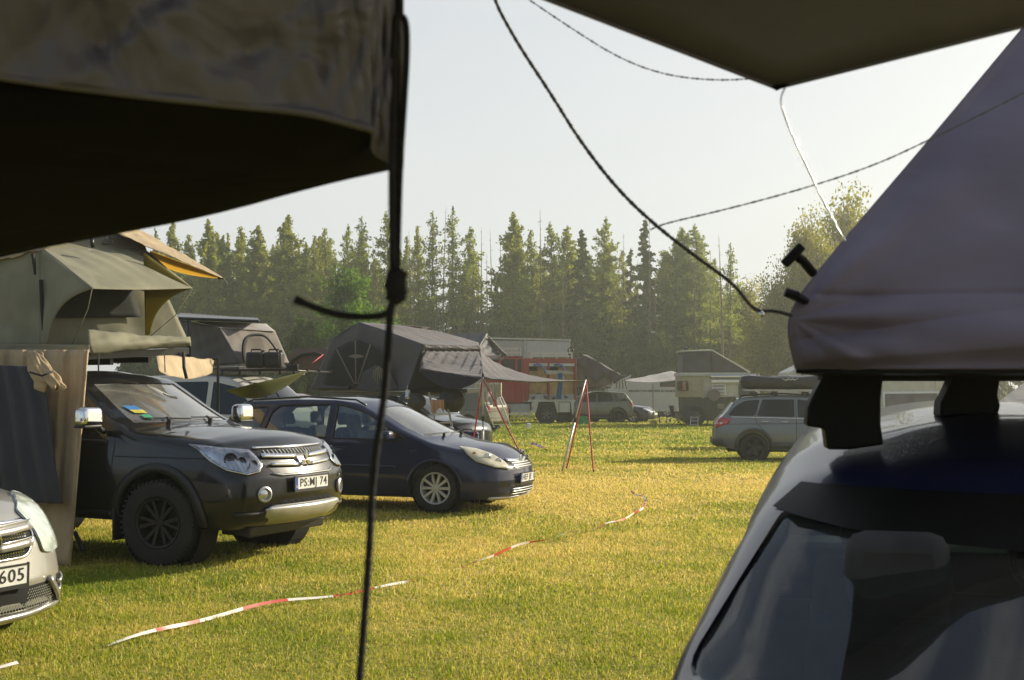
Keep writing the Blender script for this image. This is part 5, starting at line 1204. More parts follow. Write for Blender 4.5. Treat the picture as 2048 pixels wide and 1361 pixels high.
sheet((g(355, 639, 23.0), g(475, 643, 23.6), g(455, 633, 24.6), g(358, 626, 24.2)), 24, 10, 'lid_cloth', M_GREYTENT, gt, gi, wr=.05, wf=9)
rod([gi @ g(378, 641, 20.95), gi @ g(377, 725, 20.95)], .035, 'lid_post', M_SATIN, gt)
fbx = MB(gi); fbx.prism([g(350, 738, 22.0), g(478, 734, 20.5), g(580, 730, 21.9), g(470, 733, 24)], (0, 0, -.05)); fbx.build('floor_panel', M_SATIN, gt)
# roof rack and canisters on the white car
rk = empty('roof_rack', P(520, 745, 20.2), label='black roof rack on the white SUV with two canisters on it', cat='roof rack'); ri = tz(rk.location); mb = MB(ri)
for dy in (0, .45, .9, 1.35): mb.beam(g(440, 741, 20.1)+Vector((dy*.3, dy, 0)), g(592, 740, 20.1)+Vector((dy*.3, dy, 0)), .035)
for x in (445, 480, 520, 560, 588): mb.beam(g(x, 742, 20.1), g(x, 742, 20.1)+Vector((.4, 1.4, 0)), .03); mb.beam(g(x, 742, 20.1), g(x, 750, 20.1), .035)
mb.build('frame', M_SATIN, rk, bevel=.006)
for i, (x, lab) in enumerate(((509, 'left of two black plastic canisters on the roof rack'), (545, 'right of two black plastic canisters on the roof rack'))):
    o = empty('canister', P(x, 738, 20.0), label=lab, cat='canister', group='canisters on the white car roof rack'); mb = MB()
    mb.box((0, .15, .145), (.30, .30, .27)); mb.box((0, .15, .145), (.26, .32, .22)); mb.build('body', M_BLACK, o, bevel=.035, seg=3)
    mb = MB(); mb = None
    for k in (-.09, .09): mb = MB(); mb.box((k, -.015, .15), (.035, .02, .20)); mb.build('rib', M_SATIN, o, bevel=.008)
    mb = MB(); mb.tube([(-.09, .15, .28), (-.08, .15, .325), (.08, .15, .325), (.09, .15, .28)], .014, 6); mb.cyl((.11, .15, .27), (.11, .15, .315), .03); mb.build('handle', M_BLACK, o)
o = MB(); c = P(585, 737, 19.9); o.box(c, (.19, .14, .10)); o.box(c+Vector((0, 0, .055)), (.20, .15, .015)); tag(o.build('toolbox', M_SATIN, bevel=.012), 'small black box at the right end of the roof rack', 'box')
# tan side awning, its post and the green hammock tarp
aw = empty('awning', P(380, 740, 18), label='small tan awning between the pickup roof and a black post', cat='awning'); wi = tz(aw.location)
surf(lambda u, v: lerp(lerp(P(318, 742, 15.0), P(424, 746, 18.0), u), lerp(P(312, 710, 15.6), P(428, 719, 18.4), u), v)+Vector((0, 0, -.10*math.sin(math.pi*u)*(1-v)+.02*fn(u*8, v*4, 1))), 24, 10, 'awning_cloth', M_TAN, aw, wi)
rod([wi @ P(425, 719, 18.2), wi @ P(437, 718, 18.2)], .02, 'arm', M_SATIN, aw); po = MB(wi); po.beam(P(436, 717, 18.2), G(*P(436, 717, 18.2).xy), .035); po.build('post', M_SATIN, aw)
hm_ = MB(); hm_.grid(lambda u, v: bez(P(452, 781, 18.5), P(520, 772, 18.5), P(615, 742, 19.5), u)+Vector((0, .9*(v-.5)*math.sin(math.pi*min(1, u*1.02)), -.22*math.sin(math.pi*u)*math.sin(math.pi*v)+.0)), 24, 8)
tag(hm_.build('tarp', mat_fabric('green_tarp', (.09, .10, .015), trans=.5, tcol=(.22, .22, .02), wr=.3), smooth='all', solid=.006), 'narrow green tarp stretched low above the navy estate roof', 'tarp')
# small taupe tunnel tent further back
tt = empty('dome_tent', P(615, 735, 34), label='small taupe arched tent behind the grey ones', cat='tent'); ti = tz(tt.location)
def dome(u, v):
    l = bez(P(569, 742, 34), P(585, 694, 34), P(652, 696, 34), u); q = P(569, 742, 34).lerp(P(690, 742, 34), u); return lerp(q, l, 1)+Vector((.25*v, 2.2*v, -.10*v))
surf(lambda u, v: along([P(566, 745, 34), P(572, 715, 34), P(590, 698, 34), P(652, 696, 34), P(668, 715, 34), P(680, 745, 34)], u)+Vector((.2*v, 2.4*v, -.05*v)), 30, 8, 'outer', M_TAUPE, tt, ti)
surf(lambda u, v: lerp(P(622, 745, 33.95), along([P(566, 745, 34), P(572, 715, 34), P(590, 698, 34), P(652, 696, 34), P(668, 715, 34), P(680, 745, 34)], u), v), 30, 4, 'front', mat_fabric('brown_canvas', (.12, .08, .06), wr=.3), tt, ti)
rod([ti @ p for p in [P(573, 745, 33.85), P(585, 722, 33.85), P(605, 710, 33.85), P(630, 707, 33.85), P(655, 714, 33.85), P(672, 740, 33.85)]], .055, 'arch_trim', M_GREYDARK, tt, 6)
rod([ti @ P(646, 710, 33.6), ti @ P(624, 727, 32.6)], .018, 'guy_rope', M_REDCORD, tt, 5)

# --- big grey roof tent with awning
bt = empty('roof_tent', P(800, 780, 28.5), label='largest grey roof tent, centre left, with arched mesh window and long awning', cat='roof tent'); bi = tz(bt.location)
pk_ = P(718, 645, 28.9); 
prof = [P(621, 780, 29.6), P(642, 730, 29.5), P(663, 679, 29.4), P(690, 660, 29.2), P(718, 645, 28.9), P(752, 655, 28.6), P(800, 672, 28.2), P(850, 690, 27.9), P(833, 735, 27.8), P(814, 782, 27.7)]
base_ = lambda u: lerp(P(621, 781, 29.6), P(814, 783, 27.7), u)
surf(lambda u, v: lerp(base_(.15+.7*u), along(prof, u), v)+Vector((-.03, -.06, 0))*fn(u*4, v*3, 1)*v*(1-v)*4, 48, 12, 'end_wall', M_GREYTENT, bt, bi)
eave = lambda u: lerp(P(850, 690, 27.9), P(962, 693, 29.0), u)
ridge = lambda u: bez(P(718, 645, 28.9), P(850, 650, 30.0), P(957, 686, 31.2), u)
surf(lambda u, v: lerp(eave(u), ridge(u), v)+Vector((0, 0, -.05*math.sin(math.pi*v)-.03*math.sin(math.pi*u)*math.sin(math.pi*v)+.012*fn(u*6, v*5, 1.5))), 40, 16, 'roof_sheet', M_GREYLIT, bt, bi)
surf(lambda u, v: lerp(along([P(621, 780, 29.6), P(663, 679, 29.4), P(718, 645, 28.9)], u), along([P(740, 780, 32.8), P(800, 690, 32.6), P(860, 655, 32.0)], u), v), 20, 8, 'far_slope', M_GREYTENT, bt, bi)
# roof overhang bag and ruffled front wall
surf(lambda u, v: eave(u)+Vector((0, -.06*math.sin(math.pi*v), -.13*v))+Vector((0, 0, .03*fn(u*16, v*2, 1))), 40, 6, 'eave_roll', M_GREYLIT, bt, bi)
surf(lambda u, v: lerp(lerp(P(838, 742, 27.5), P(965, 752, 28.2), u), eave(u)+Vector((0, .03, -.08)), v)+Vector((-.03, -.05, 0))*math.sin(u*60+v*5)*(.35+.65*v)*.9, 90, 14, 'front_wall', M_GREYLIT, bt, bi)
surf(lambda u, v: lerp(base_(.55)+(along(prof, .0)*0), base_(.55), 0)*0+lerp(lerp(P(814, 783, 27.7), P(925, 780, 28.6), u), lerp(P(842, 700, 27.8), P(925, 742, 28.6), u), v), 16, 8, 'lower_front', M_GREYDARK, bt, bi)
ao = [P(646, 769, 29.3), P(655, 735, 29.2), P(672, 700, 29.1), P(700, 684, 28.9), P(722, 681, 28.7), P(745, 690, 28.5), P(765, 705, 28.3), P(790, 740, 28.1), P(800, 775, 28.0)]
surf(lambda u, v: lerp(P(722, 776, 28.6), along(ao, u), v)+Vector((-.03, -.09, 0)), 48, 6, 'arch_window', M_GREYDARK, bt, bi)
for a, b in (((675, 700, 28.95), (710, 768, 28.6)), ((712, 682, 28.65), (713, 768, 28.55)), ((742, 690, 28.4), (716, 768, 28.5))): rod([bi @ (P(*a)+Vector((0, -.14, 0))), bi @ (P(*b)+Vector((0, -.14, 0)))], .018, 'window_strap', M_TAUPE, bt, 5)
vt = MB(bi); vt.grid(lambda u, v: P(696+33*u, 713-4*math.sin(math.pi*u)*(v-.5)*2, 28.45), 10, 4); vt.build('vent', M_TAUPE, bt, solid=.01)
fbx = MB(bi); fbx.prism([P(812, 784, 27.7), P(930, 779, 28.7), P(985, 776, 31.0), P(640, 783, 31)], (0, 0, -.10)); fbx.build('floor_panel', M_SATIN, bt)
for a, b in ((P(640, 776, 29.3), P(700, 776, 28.7)), (P(820, 786, 27.6), P(932, 782, 28.6))): tb_ = MB(bi); tb_.cyl(a, b, .055, n=10); tb_.build('awning_tube', M_SATIN, bt, smooth=True)
# open door flap hanging behind the rope (dark canvas) with a bunch of cords
surf(lambda u, v: lerp(along([P(712, 782, 28.1), P(728, 745, 28.1), P(752, 730, 28.1), P(780, 745, 28.0), P(800, 782, 27.9)], u), P(756, 784, 28.0), v)+Vector((0, -.12, 0)), 24, 6, 'door_flap', mat_fabric('slate_canvas', (.045, .05, .058), wr=.5), bt, bi)
cd = MB(bi)
for k in range(7): cd.tube([P(757, 733, 27.7), P(748+k*3.4, 742+2*(k % 2), 27.7), P(746+k*4.5, 758+5*(k % 3), 27.7)], .012, 4)
cd.build('cord_bunch', M_CORD, bt)
# awning cloth from the eave to the two poles
aw2 = empty('awning', P(1060, 765, 26.5), label='long sagging grey awning reaching right from the largest roof tent to two poles', cat='awning'); wi = tz(aw2.location)
pl, pr = P(966, 757, 26.0), P(1171, 762, 25.6)
def awn(u, v):
    back = bez(P(960, 703, 28.9), P(1010, 748, 29.3), P(1115, 760, 29.3), u); front = lerp(pl, pr, u)+Vector((0, 0, -.05*math.sin(math.pi*u)))
    return lerp(front, back, v)+Vector((0, 0, -.12*math.sin(math.pi*v)*math.sin(math.pi*u)+.012*math.sin(u*40+v*14)*(1-u)))
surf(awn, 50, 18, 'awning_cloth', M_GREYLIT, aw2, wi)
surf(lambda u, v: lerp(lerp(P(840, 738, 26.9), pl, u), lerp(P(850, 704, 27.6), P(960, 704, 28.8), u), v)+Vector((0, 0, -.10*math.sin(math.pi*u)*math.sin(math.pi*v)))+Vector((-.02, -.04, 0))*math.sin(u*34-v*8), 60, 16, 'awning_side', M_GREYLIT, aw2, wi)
surf(lambda u, v: lerp(lerp(P(836, 741, 26.9), pl, u), bez(P(836, 741, 26.95), P(905, 800+6*v, 26.6), P(962, 757, 26.1), u), v)+Vector((0, -.02, 0)), 40, 10, 'hanging_pocket', M_NAVYCLOTH, aw2, wi)
rod([wi @ (pl+Vector((0, .0, -.01))), wi @ (lerp(pl, pr, .5)+Vector((0, 0, -.06))), wi @ pr], .016, 'edge_hem', mat_plain('hem_tape', (.16, .15, .06), .8), aw2, 5)
def tripod(px, Y, label, top, feet, straps):
    o = empty('awning_pole', G(*P(px, 900, Y).xy), label=label, cat='pole', group='telescopic awning poles'); i = tz(o.location)
    ft_ = feet; t0 = P(*top); n = len(ft_)
    q = MB(i); md = lerp(t0, ft_, .45); q.tube([t0, md], .016, 7); q.tube([md, ft_], .022, 7); q.build('pole', M_ALU, o, smooth='all')
    q = MB(i); d = (ft_-t0).normalized(); q.cyl(md-d*.04, md+d*.05, .034, n=10); q.cyl(t0-d*.05, t0+d*.02, .03, n=10); q.build('clamp', M_BLACK, o)
    for a, b in straps:
        s = MB(i); s.tube([P(*a), lerp(P(*a), b, .5)+Vector((0, 0, -.02)), b], .017, 5); s.build('guy_strap', M_REDCORD, o)
        k = MB(i); k.cyl(b+Vector((0, 0, -.05)), b+Vector((0, 0, .06)), .025, .015); k.build('peg', M_STRAP, o)
    return o
tripod(1170, 25.6, 'leaning telescopic awning pole with red guy straps at the right awning corner', (1172, 757, 25.6), G(*P(1123, 948, 25.0).xy, -.02), [((1172, 762, 25.6), G(*P(1187, 955, 24.7).xy)), ((1172, 762, 25.6), G(*P(1133, 938, 26.0).xy))])
tripod(966, 26, 'upright telescopic awning pole with red guy straps beside the camp furniture', (966, 753, 26.0), G(*P(966, 900, 26.0).xy), [((965, 760, 26.0), G(*P(938, 880, 27.0).xy)), ((967, 760, 26.0), G(*P(1062, 925, 24.5).xy))])
# ladders
def ladder(px0, py0, px1, py1, Y0, Y1, w, label, n=7, mat=M_ALU):
    a, b = P(px0, py0, Y0), P(px1, py1, Y1); b.z = max(b.z, float(zg(b.x, b.y))); o = empty('ladder', b, label=label, cat='ladder', group='aluminium tent ladders'); i = tz(b)
    s = Vector((w, w*.25, 0))
    for k in (0, 1): q = MB(i); q.beam(a+s*k, b+s*k, .045, .03); q.build('rail', mat, o, bevel=.006)
    for k in range(n): p = lerp(a, b, (k+.6)/n); q = MB(i); q.beam(p, p+s, .05, .03); q.build('rung', mat, o)
ladder(858, 785, 882, 905, 27.6, 27.0, .36, 'ladder hanging from the largest roof tent, behind the navy bonnet')
ladder(957, 775, 988, 855, 44.0, 44.5, .62, 'ladder standing on the grass in front of the beige SUV', 6)
cl_ = MB(); cl_.grid(lambda u, v: P(862+26*u, 800+22*(1-v)*(1+.25*math.sin(u*7)), 26.9)+Vector((0, -.03*math.sin(u*20), 0)), 20, 8)
tag(cl_.build('towel', mat_fabric('peach_cloth', (.45, .28, .18), wr=.9), smooth='all', solid=.01), 'crumpled peach cloth hung over the ladder rungs', 'cloth')
cl_ = MB()
for k in range(8): x0 = 952+k*6; cl_.grid(lambda u, v: P(x0+9*u+v*4*((k % 3)-1), 766+(18+10*((k*7) % 4))*v, 43.8+.03*k)+Vector((0, -.05*math.sin(u*9+k), 0)), 5, 6)
tag(cl_.build('laundry', mat_fabric('pale_laundry', (.55, .50, .40), wr=.9, trans=.2), smooth='all', solid=.015), 'bunch of pale laundry hanging at the top of the beige car ladder', 'laundry')
# camp kit under the awning
bgp = P(935, 868, 27.5); bgp.z = float(zg(bgp.x, bgp.y)); o = empty('storage_bag', bgp, label='tall navy blue storage bag standing under the awning', cat='bag')
mb = MB(); mb.box((0, 0, .40), (.55, .35, .80), taper=.93); mb.build('body', mat_fabric('royal_blue_nylon', (.012, .018, .13), rough=.5, wr=.5, spec=.5), o, bevel=.06, seg=3)
mb = MB(); mb.tube([(-.12, -.17, .78), (-.1, -.2, .86), (.1, -.2, .86), (.12, -.17, .78)], .012, 5); mb.build('handle', M_STRAP, o)
mb = MB(); mb.box((0, -.172, .74), (.5, .02, .04)); mb.build('zip', M_STRAP, o)
tp = P(1000, 890, 25.5); tp.z = float(zg(tp.x, tp.y)); o = empty('camp_table', tp, label='low black folding camp table with sagging fabric top by the red strap', cat='table')
mb = MB(); mb.grid(lambda u, v: Vector((-.48+.96*u, -.3+.6*v, .46-.09*math.sin(math.pi*u))), 14, 6); mb.build('fabric_top', M_ANNEXG, o, smooth='all', solid=.012)
for sx in (-1, 1):
    for sy in (-1, 1): mb = MB(); mb.tube([(sx*.46, sy*.28, .45), (-sx*.05+sx*.35, -sy*.28, 0)], .012, 6); mb.build('leg', M_STRAP, o)
# black bags dangling from the tent rack
for (x, y, Y, w_, h_, lab) in ((822, 806, 27.4, .32, .42, 'black sack hanging under the left end of the tent rack'), (905, 803, 27.6, .30, .50, 'black sack hanging right of the ladder under the tent rack')):
    mb = MB(); c = P(x, y, Y); nf2 = smoothnoise(int(x))
    mb.grid(lambda u, v: c+Vector((math.cos(u*6.283)*w_*(.35+.65*math.sin(math.pi*min(1, .12+v*.86)))*(1+.15*nf2(u*6, v*4, 1)), math.sin(u*6.283)*w_*.5*(.35+.65*math.sin(math.pi*(.1+v*.85))), h_*(.5-v))), 24, 12)
    tag(mb.build('sack', M_BLKVINYL, smooth='all', solid=.01), lab, 'sack')
o = MB(); c = P(815, 788, 27.3); o.lathe([(.03, .10), (.05, .09), (.055, -.05), (.07, -.08), (.06, -.12), (.001, -.13)], 14, 'Z', c); o.tube([c+Vector((0, 0, .10)), c+Vector((0, 0, .2))], .008, 4)
tag(o.build('lantern', M_LAMPIN, smooth=True), 'small silver lantern hanging at the left end of the tent rack', 'lantern')
# black ridged roof tent lid with lettering (on the beige SUV)
bt2 = empty('roof_tent', P(950, 735, 47), label='black wedge roof tent with ridged lid and white lettering above the beige SUV', cat='roof tent'); i2 = tz(bt2.location)
la, lbb, lc, ldp = P(925, 722, 45.5), P(952, 712, 46.0), P(972, 668, 47.2), P(898, 668, 49.5)
A, B, Cc, D = P(868, 706, 47.5), P(950, 706, 45.3), P(974, 666, 46.8), P(900, 667, 49.0)
lid = MB(i2); nrm = (B-A).cross(D-A).normalized(); lid.prism([A, B, Cc, D], nrm*-.09); lid.build('lid', M_BLACK, bt2, bevel=.02)
rd = MB(i2)
for k in (.22, .56, .9): rd.beam(lerp(A, B, k)+nrm*.012, lerp(D, Cc, k)+nrm*.012, .09, .02)
rd.build('lid_rib', M_SATIN, bt2)
xa = (B-A).normalized(); ya = (D-A).normalized(); c = lerp(lerp(A, B, .50), lerp(D, Cc, .50), .42)+nrm*(.03 if nrm.y < 0 else -.03)
text_mesh('NAICTA', .30, M_PLATE, bt2, i2 @ MX(c, xa, ya), .004, 0, sx=1.1)
sheet((P(952, 712, 45.2), P(1007, 711, 46.6), P(976, 672, 46.9), P(974, 668, 46.8)), 16, 12, 'side_wall', M_GREYTENT, bt2, i2, wr=.06, wf=8)
surf(lambda u, v: lerp(P(973, 676, 46.7), P(1007, 712, 46.5), u)+Vector((.14*math.sin(v*3.1), -.05-.1*v, .16*(v-.5)))+Vector((0, 0, .04*math.sin(u*40+v*6))), 30, 6, 'gathered_front', M_TAUPE, bt2, i2)
fp = MB(i2); fp.prism([P(868, 714, 47.6), P(952, 716, 45.2), P(1008, 714, 46.5), P(940, 714, 49)], (0, 0, -.10)); fp.build('floor_panel', M_SATIN, bt2)
# ------------------------------------------------------------------ expedition truck, campers, caravans
M_RED = mat_paint('fire_red_paint', (.30, .022, .014), .4, dust=.4)
M_WOOD = mat_plain('plywood', (.52, .33, .12), .7, nz=.2, scale=4)
M_OFFW = mat_plain('off_white_panel', (.50, .49, .42), .5, nz=.1)
M_CAMGREY = mat_plain('grey_white_panel', (.36, .36, .33), .5, nz=.08)
M_LGREY = mat_plain('light_grey_panel', (.42, .43, .42), .5, nz=.06)
M_CHASSIS = mat_plain('chassis_grey', (.10, .10, .09), .7, nz=.3)
tk = empty('fire_truck', G(P(1095, 848, 58).x, 58), label='red expedition truck with open side lockers lined in plywood', cat='truck'); ki = tz(tk.location)
Yt = 58.0; DP = Vector((-.12, 2.3, 0))
def tp_(*q, Y=Yt): return [P(x, y, Y) for x, y in q]
def plate_px(name, pts, depth, mat, parent, off=0, Mi=None, bevel=0):
    mb = MB(Mi or ki); mb.prism([P(x, y, Yt)+Vector((0, off, 0)) for x, y in pts], depth if isinstance(depth, Vector) else Vector((0, depth, 0))); return mb.build(name, mat, parent, bevel=bevel)
# cab shell, hollow behind its windows
cab = MB(ki)
for q in ([(970, 746), (1046, 746), (1046, 806), (988, 806), (976, 790)], [(975, 713), (1046, 713), (1046, 719), (972, 719)], [(996, 719), (1003, 719), (1003, 746), (996, 746)], [(1030, 719), (1035, 719), (1035, 746), (1030, 746)], [(1043, 719), (1047, 719), (1047, 746), (1043, 746)], [(968, 719), (972, 719), (970, 746), (966, 746)]):
    cab.prism(tp_(*q), Vector((0, .06, 0)))
cab.prism([p+Vector((0, 2.2, 0)) for p in tp_((968, 719), (1047, 719), (1046, 806), (976, 806))], Vector((0, .06, 0))); cab.prism(tp_((975, 712.5), (1046, 712.5), (1046, 716), (975, 716)), Vector((0, 2.26, 0)))
cb = cab.build('cab', M_RED, tk, bevel=.02)
plate_px('cab_door', [(1004, 748), (1030, 748), (1030, 803), (1004, 803)], .04, M_RED, tk, -.03, bevel=.01)
plate_px('side_window', [(972, 719), (996, 719), (996, 746), (970, 746)], .02, M_PALEGL, tk, .02); plate_px('side_window', [(1003, 719), (1030, 719), (1030, 746), (1003, 746)], .02, M_DKGLASS, tk, .02); plate_px('side_window', [(1035, 719), (1043, 719), (1043, 746), (1035, 746)], .02, M_DKGLASS, tk, .02)
rk_ = MB(ki)
for z in (697, 705): rk_.beam(P(988, z, Yt), P(1042, z, Yt), .05); rk_.beam(P(988, z, Yt)+DP*.8, P(1042, z, Yt)+DP*.8, .05)
for x in (990, 1007, 1024, 1041): rk_.beam(P(x, 697, Yt), P(x, 713, Yt), .09, .04); rk_.beam(P(x, 697, Yt), P(x, 697, Yt)+DP*.8, .05)
rk_.build('cab_rack', M_OFFW, tk)
# locker body: red frame, recess, plywood, raised shutters
bx = MB(ki)
for q in ([(1047, 718), (1152, 718), (1152, 726), (1047, 726)], [(1047, 726), (1058, 726), (1058, 803), (1047, 803)], [(1095, 726), (1099, 726), (1099, 801), (1095, 801)], [(1149, 726), (1153, 726), (1153, 801), (1149, 801)]): bx.prism(tp_(*q), Vector((0, .10, 0)))
bx.prism([p+Vector((0, .75, 0)) for p in tp_((1047, 718), (1152, 718), (1152, 801), (1047, 801))], Vector((0, 1.6, 0))); bx.prism(tp_((1047, 717), (1152, 717), (1152, 719), (1047, 719)), Vector((0, 2.36, 0)))
bx.prism(tp_((1047, 719), (1048, 719), (1048, 803), (1047, 803)), Vector((0, .78, 0))); bx.prism(tp_((1152, 719), (1153, 719), (1153, 803), (1152, 803)), Vector((0, .78, 0)))
bx.build('locker_body', M_RED, tk, bevel=.015)
for x0, x1 in ((1058, 1095), (1099, 1149)):
    plate_px('shutter', [(x0, 727), (x1, 727), (x1, 733), (x0, 733)], .12, M_OFFW, tk, .02)
    plate_px('plywood_panel', [(x0+1, 742), (x0+18, 742), (x0+18, 734), (x1-1, 734), (x1-1, 789), (x0+1, 789)], .03, M_WOOD, tk, .45)
    plate_px('dark_recess', [(x0, 733), (x0+17, 733), (x0+17, 742), (x0, 742)], .03, M_DARK, tk, .52)
    plate_px('locker_floor', [(x0, 789), (x1, 789), (x1, 801), (x0, 801)], .6, M_CAMGREY, tk, .12)
    q = MB(ki); q.beam(P(x0+6, 798, Yt)+Vector((0, .1, 0)), P(x0+20, 788, Yt)+Vector((0, .3, 0)), .12); q.beam(P(x0+20, 788, Yt)+Vector((0, .3, 0)), P(x0+36, 796, Yt)+Vector((0, .1, 0)), .12); q.build('fold_step', M_CHASSIS, tk)
    hz0 = x0+23
    q = MB(ki); q.tube([P(x, y, Yt)+Vector((0, -.1, 0)) for x, y in ((hz0-14, 731), (hz0-5, 729), (hz0+3, 732), (hz0+8, 740), (hz0+9, 748))], .05, 8); q.build('blue_arm', mat_plain('pale_blue_tube', (.12, .16, .38), .5), tk, smooth='all')
plate_px('floor_edge', [(1056, 800), (1150, 800), (1150, 804), (1056, 804)], .3, M_OFFW, tk, -.05)
q = MB(ki); q.prism([P(1088, 741, Yt)+Vector((0, -.05, 0)), P(1138, 743, Yt)+Vector((0, -.5, 0)), P(1147, 747, Yt)+Vector((0, -.5, 0)), P(1094, 748, Yt)+Vector((0, -.05, 0))], Vector((0, 0, -.03))); q.build('clothes_shelf', M_OFFW, tk)
tw_ = MB(); tw_.grid(lambda u, v: P(1114+11*u+1.5*math.sin(v*5), 747+52*v, Yt-.4)+Vector((0, -.10*math.sin(u*15+v*3), 0)), 14, 12)
tag(tw_.build('towel', mat_fabric('blue_towel', (.03, .14, .30), wr=.7), smooth='all', solid=.02), 'blue towel hanging from the shelf of the red truck', 'towel')
q = MB(ki)
for z in (706, 713): q.beam(P(1060, z, Yt), P(1146, z, Yt), .05); q.beam(P(1060, z, Yt)+DP*.7, P(1146, z, Yt)+DP*.7, .05)
for x in (1062, 1087, 1113, 1144): q.beam(P(x, 705, Yt), P(x, 718, Yt), .07); q.beam(P(x, 706, Yt), P(x, 706, Yt)+DP*.7, .05)
q.build('roof_rack', M_OFFW, tk)
q = MB(ki); q.prism(tp_((1066, 711), (1138, 711), (1134, 717), (1068, 717)), Vector((0, 1.2, 0))); q.build('rack_load', M_CAMGREY, tk, bevel=.05)
rod([ki @ P(1140, 717, Yt+.5), ki @ P(1136, 700, Yt+.5), ki @ P(1141, 694, Yt+.5), ki @ P(1146, 700, Yt+.5), ki @ P(1144, 716, Yt+.5)], .04, 'ring', M_SATIN, tk)
plate_px('chassis', [(985, 806), (1148, 804), (1148, 822), (985, 822)], 1.9, M_CHASSIS, tk, .2)
plate_px('fender', [(1068, 804), (1077, 804), (1072, 826), (1063, 826), (1063, 806)], .3, M_OFFW, tk, -.04); plate_px('fender', [(1109, 804), (1117, 804), (1117, 826), (1114, 826)], .3, M_OFFW, tk, -.04)
plate_px('side_box', [(1118, 805), (1140, 805), (1140, 825), (1118, 825)], .5, M_OFFW, tk, -.03, bevel=.02); plate_px('side_box', [(1005, 808), (1060, 808), (1060, 826), (1005, 826)], .4, M_CAMGREY, tk, .1); plate_px('side_step', [(1000, 827), (1065, 827), (1065, 830), (1000, 830)], .25, M_OFFW, tk, -.1)
plate_px('rear_post', [(1141, 804), (1148, 804), (1147, 829), (1144, 829)], .2, M_OFFW, tk, -.05); plate_px('indicator', [(1064, 815), (1067, 815), (1067, 818), (1064, 818)], .02, M_AMBER, tk, -.07)
for x in (1093, 1000):
    for dy in (.1, 1.9): c = ki @ Vector((P(x, 0, Yt).x, Yt+dy, tk.location.z)); make_wheel(tk, c.x, c.y, .52, .34, -1, .27, 6, M_CHASSIS, style='wide')
def box_vehicle(name, label, cat, x0, x1, ytop, ybot, Y, depth, mat, yb_ground=None, group=None, wheels=(), bevel=.1):
    o = empty(name, G(P((x0+x1)/2, 0, Y).x, Y), label=label, cat=cat, group=group); i = tz(o.location); mb = MB(i)
    mb.prism([P(x0, ytop, Y), P(x1, ytop, Y), P(x1, ybot, Y), P(x0, ybot, Y)], Vector((0, depth, 0))); mb.build('body', mat, o, bevel=bevel, seg=3)
    for wx in wheels:
        for dy in (.2, depth-.2): c = i @ Vector((P(wx, 0, Y).x, Y+dy, o.location.z)); make_wheel(o, c.x, c.y, .36, .22, -1 if dy < 1 else 1, .22, 5, M_ALLOY)
    return o, i
# pale camper box behind the truck
o, i = box_vehicle('camper_truck', 'tall pale grey camper body standing behind the red truck', 'camper', 900, 1140, 681, 815, 66, 2.3, M_CAMGREY, wheels=(930, 1100), bevel=.03)
mb = MB(i); mb.prism([P(940, 674, 65.9), P(1142, 679, 65.9), P(1142, 682, 65.9), P(940, 677.5, 65.9)], Vector((0, 2.5, 0))); mb.build('roof_edge', M_OFFW, o)
mb = MB(i); mb.prism([P(1049, 679, 65.95), P(1052, 679, 65.95), P(1052, 812, 65.95), P(1049, 812, 65.95)], Vector((0, -.03, 0))); mb.build('corner_trim', M_OFFW, o)
mb = MB(i); mb.prism([P(1053, 682, 65.97), P(1137, 684, 65.97), P(1137, 720, 65.97), P(1053, 720, 65.97)], Vector((0, -.02, 0))); mb.build('side_panel', M_LGREY, o)
# draped tent on the green SUV
dt = empty('roof_tent', P(1195, 778, 61), label='half closed brown roof tent under a draped grey cover on the grey green SUV', cat='roof tent'); di = tz(dt.location)
mb = MB(di); mb.prism([P(1146, 779, 60), P(1222, 777, 60), P(1222, 774, 60), P(1146, 776, 60)], Vector((0, 1.4, 0))); mb.build('floor_panel', M_SATIN, dt)
OUT = chaikin([P(1148, 745, 60), P(1152, 718, 60), P(1170, 711, 60), P(1195, 727, 60), P(1222, 742, 60), P(1240, 752, 60)])
surf(lambda u, v: lerp(lerp(P(1148, 776, 60), P(1224, 772, 60), u), along(OUT, u*.8), v)+Vector((0, .02*math.sin(u*20), 0)), 24, 10, 'wall', M_TAUPE, dt, di)
surf(lambda u, v: along(OUT, u)+Vector((.10, 1.3, .05))*v+Vector((0, -.12, .04))+Vector((0, 0, .04*math.sin(u*24+v*5))), 36, 8, 'cover', M_GREYLIT, dt, di)
surf(lambda u, v: lerp(along(OUT, u)+Vector((0, -.14, .03)), along([P(1150, 722, 60), P(1168, 738, 60), P(1192, 768, 60), P(1212, 748, 60), P(1228, 768, 60), P(1250, 752, 60)], u)+Vector((0, -.16, 0)), v)+Vector((0, -.05, 0))*math.sin(u*26+v*5), 40, 8, 'cover_skirt', M_GREYTENT, dt, di)
surf(lambda u, v: lerp(P(1222, 742, 60.2), P(1262, 750, 60.3), u)+Vector((0, 1.0*v, -.25*math.sin(u*3)*.4)), 16, 6, 'side_flap', M_GREYLIT, dt, di)
mb = MB(di); [mb.beam(P(1236+k*4, 752, 60), P(1232+k*7, 778, 60), .05) for k in range(4)]; mb.build('ladder', M_TAUPE, dt)
rod([di @ P(1198, 779, 59.9), di @ P(1245, 760, 59.9), di @ P(1262, 752, 59.9)], .03, 'strut', M_ALU, dt)
o = empty('crate', G(P(1166, 0, 57).x, 57), label='bright green plastic crate on the grass behind the leaning pole', cat='crate'); mb = MB(); mb.box((0, 0, .2), (.52, .38, .40), taper=1.03); mb.build('body', mat_plain('green_plastic', (.02, .28, .06), .5), o, bevel=.015); mb = MB()
for k in range(6): mb.box((-.2+.08*k, -.195, .2), (.02, .02, .34))
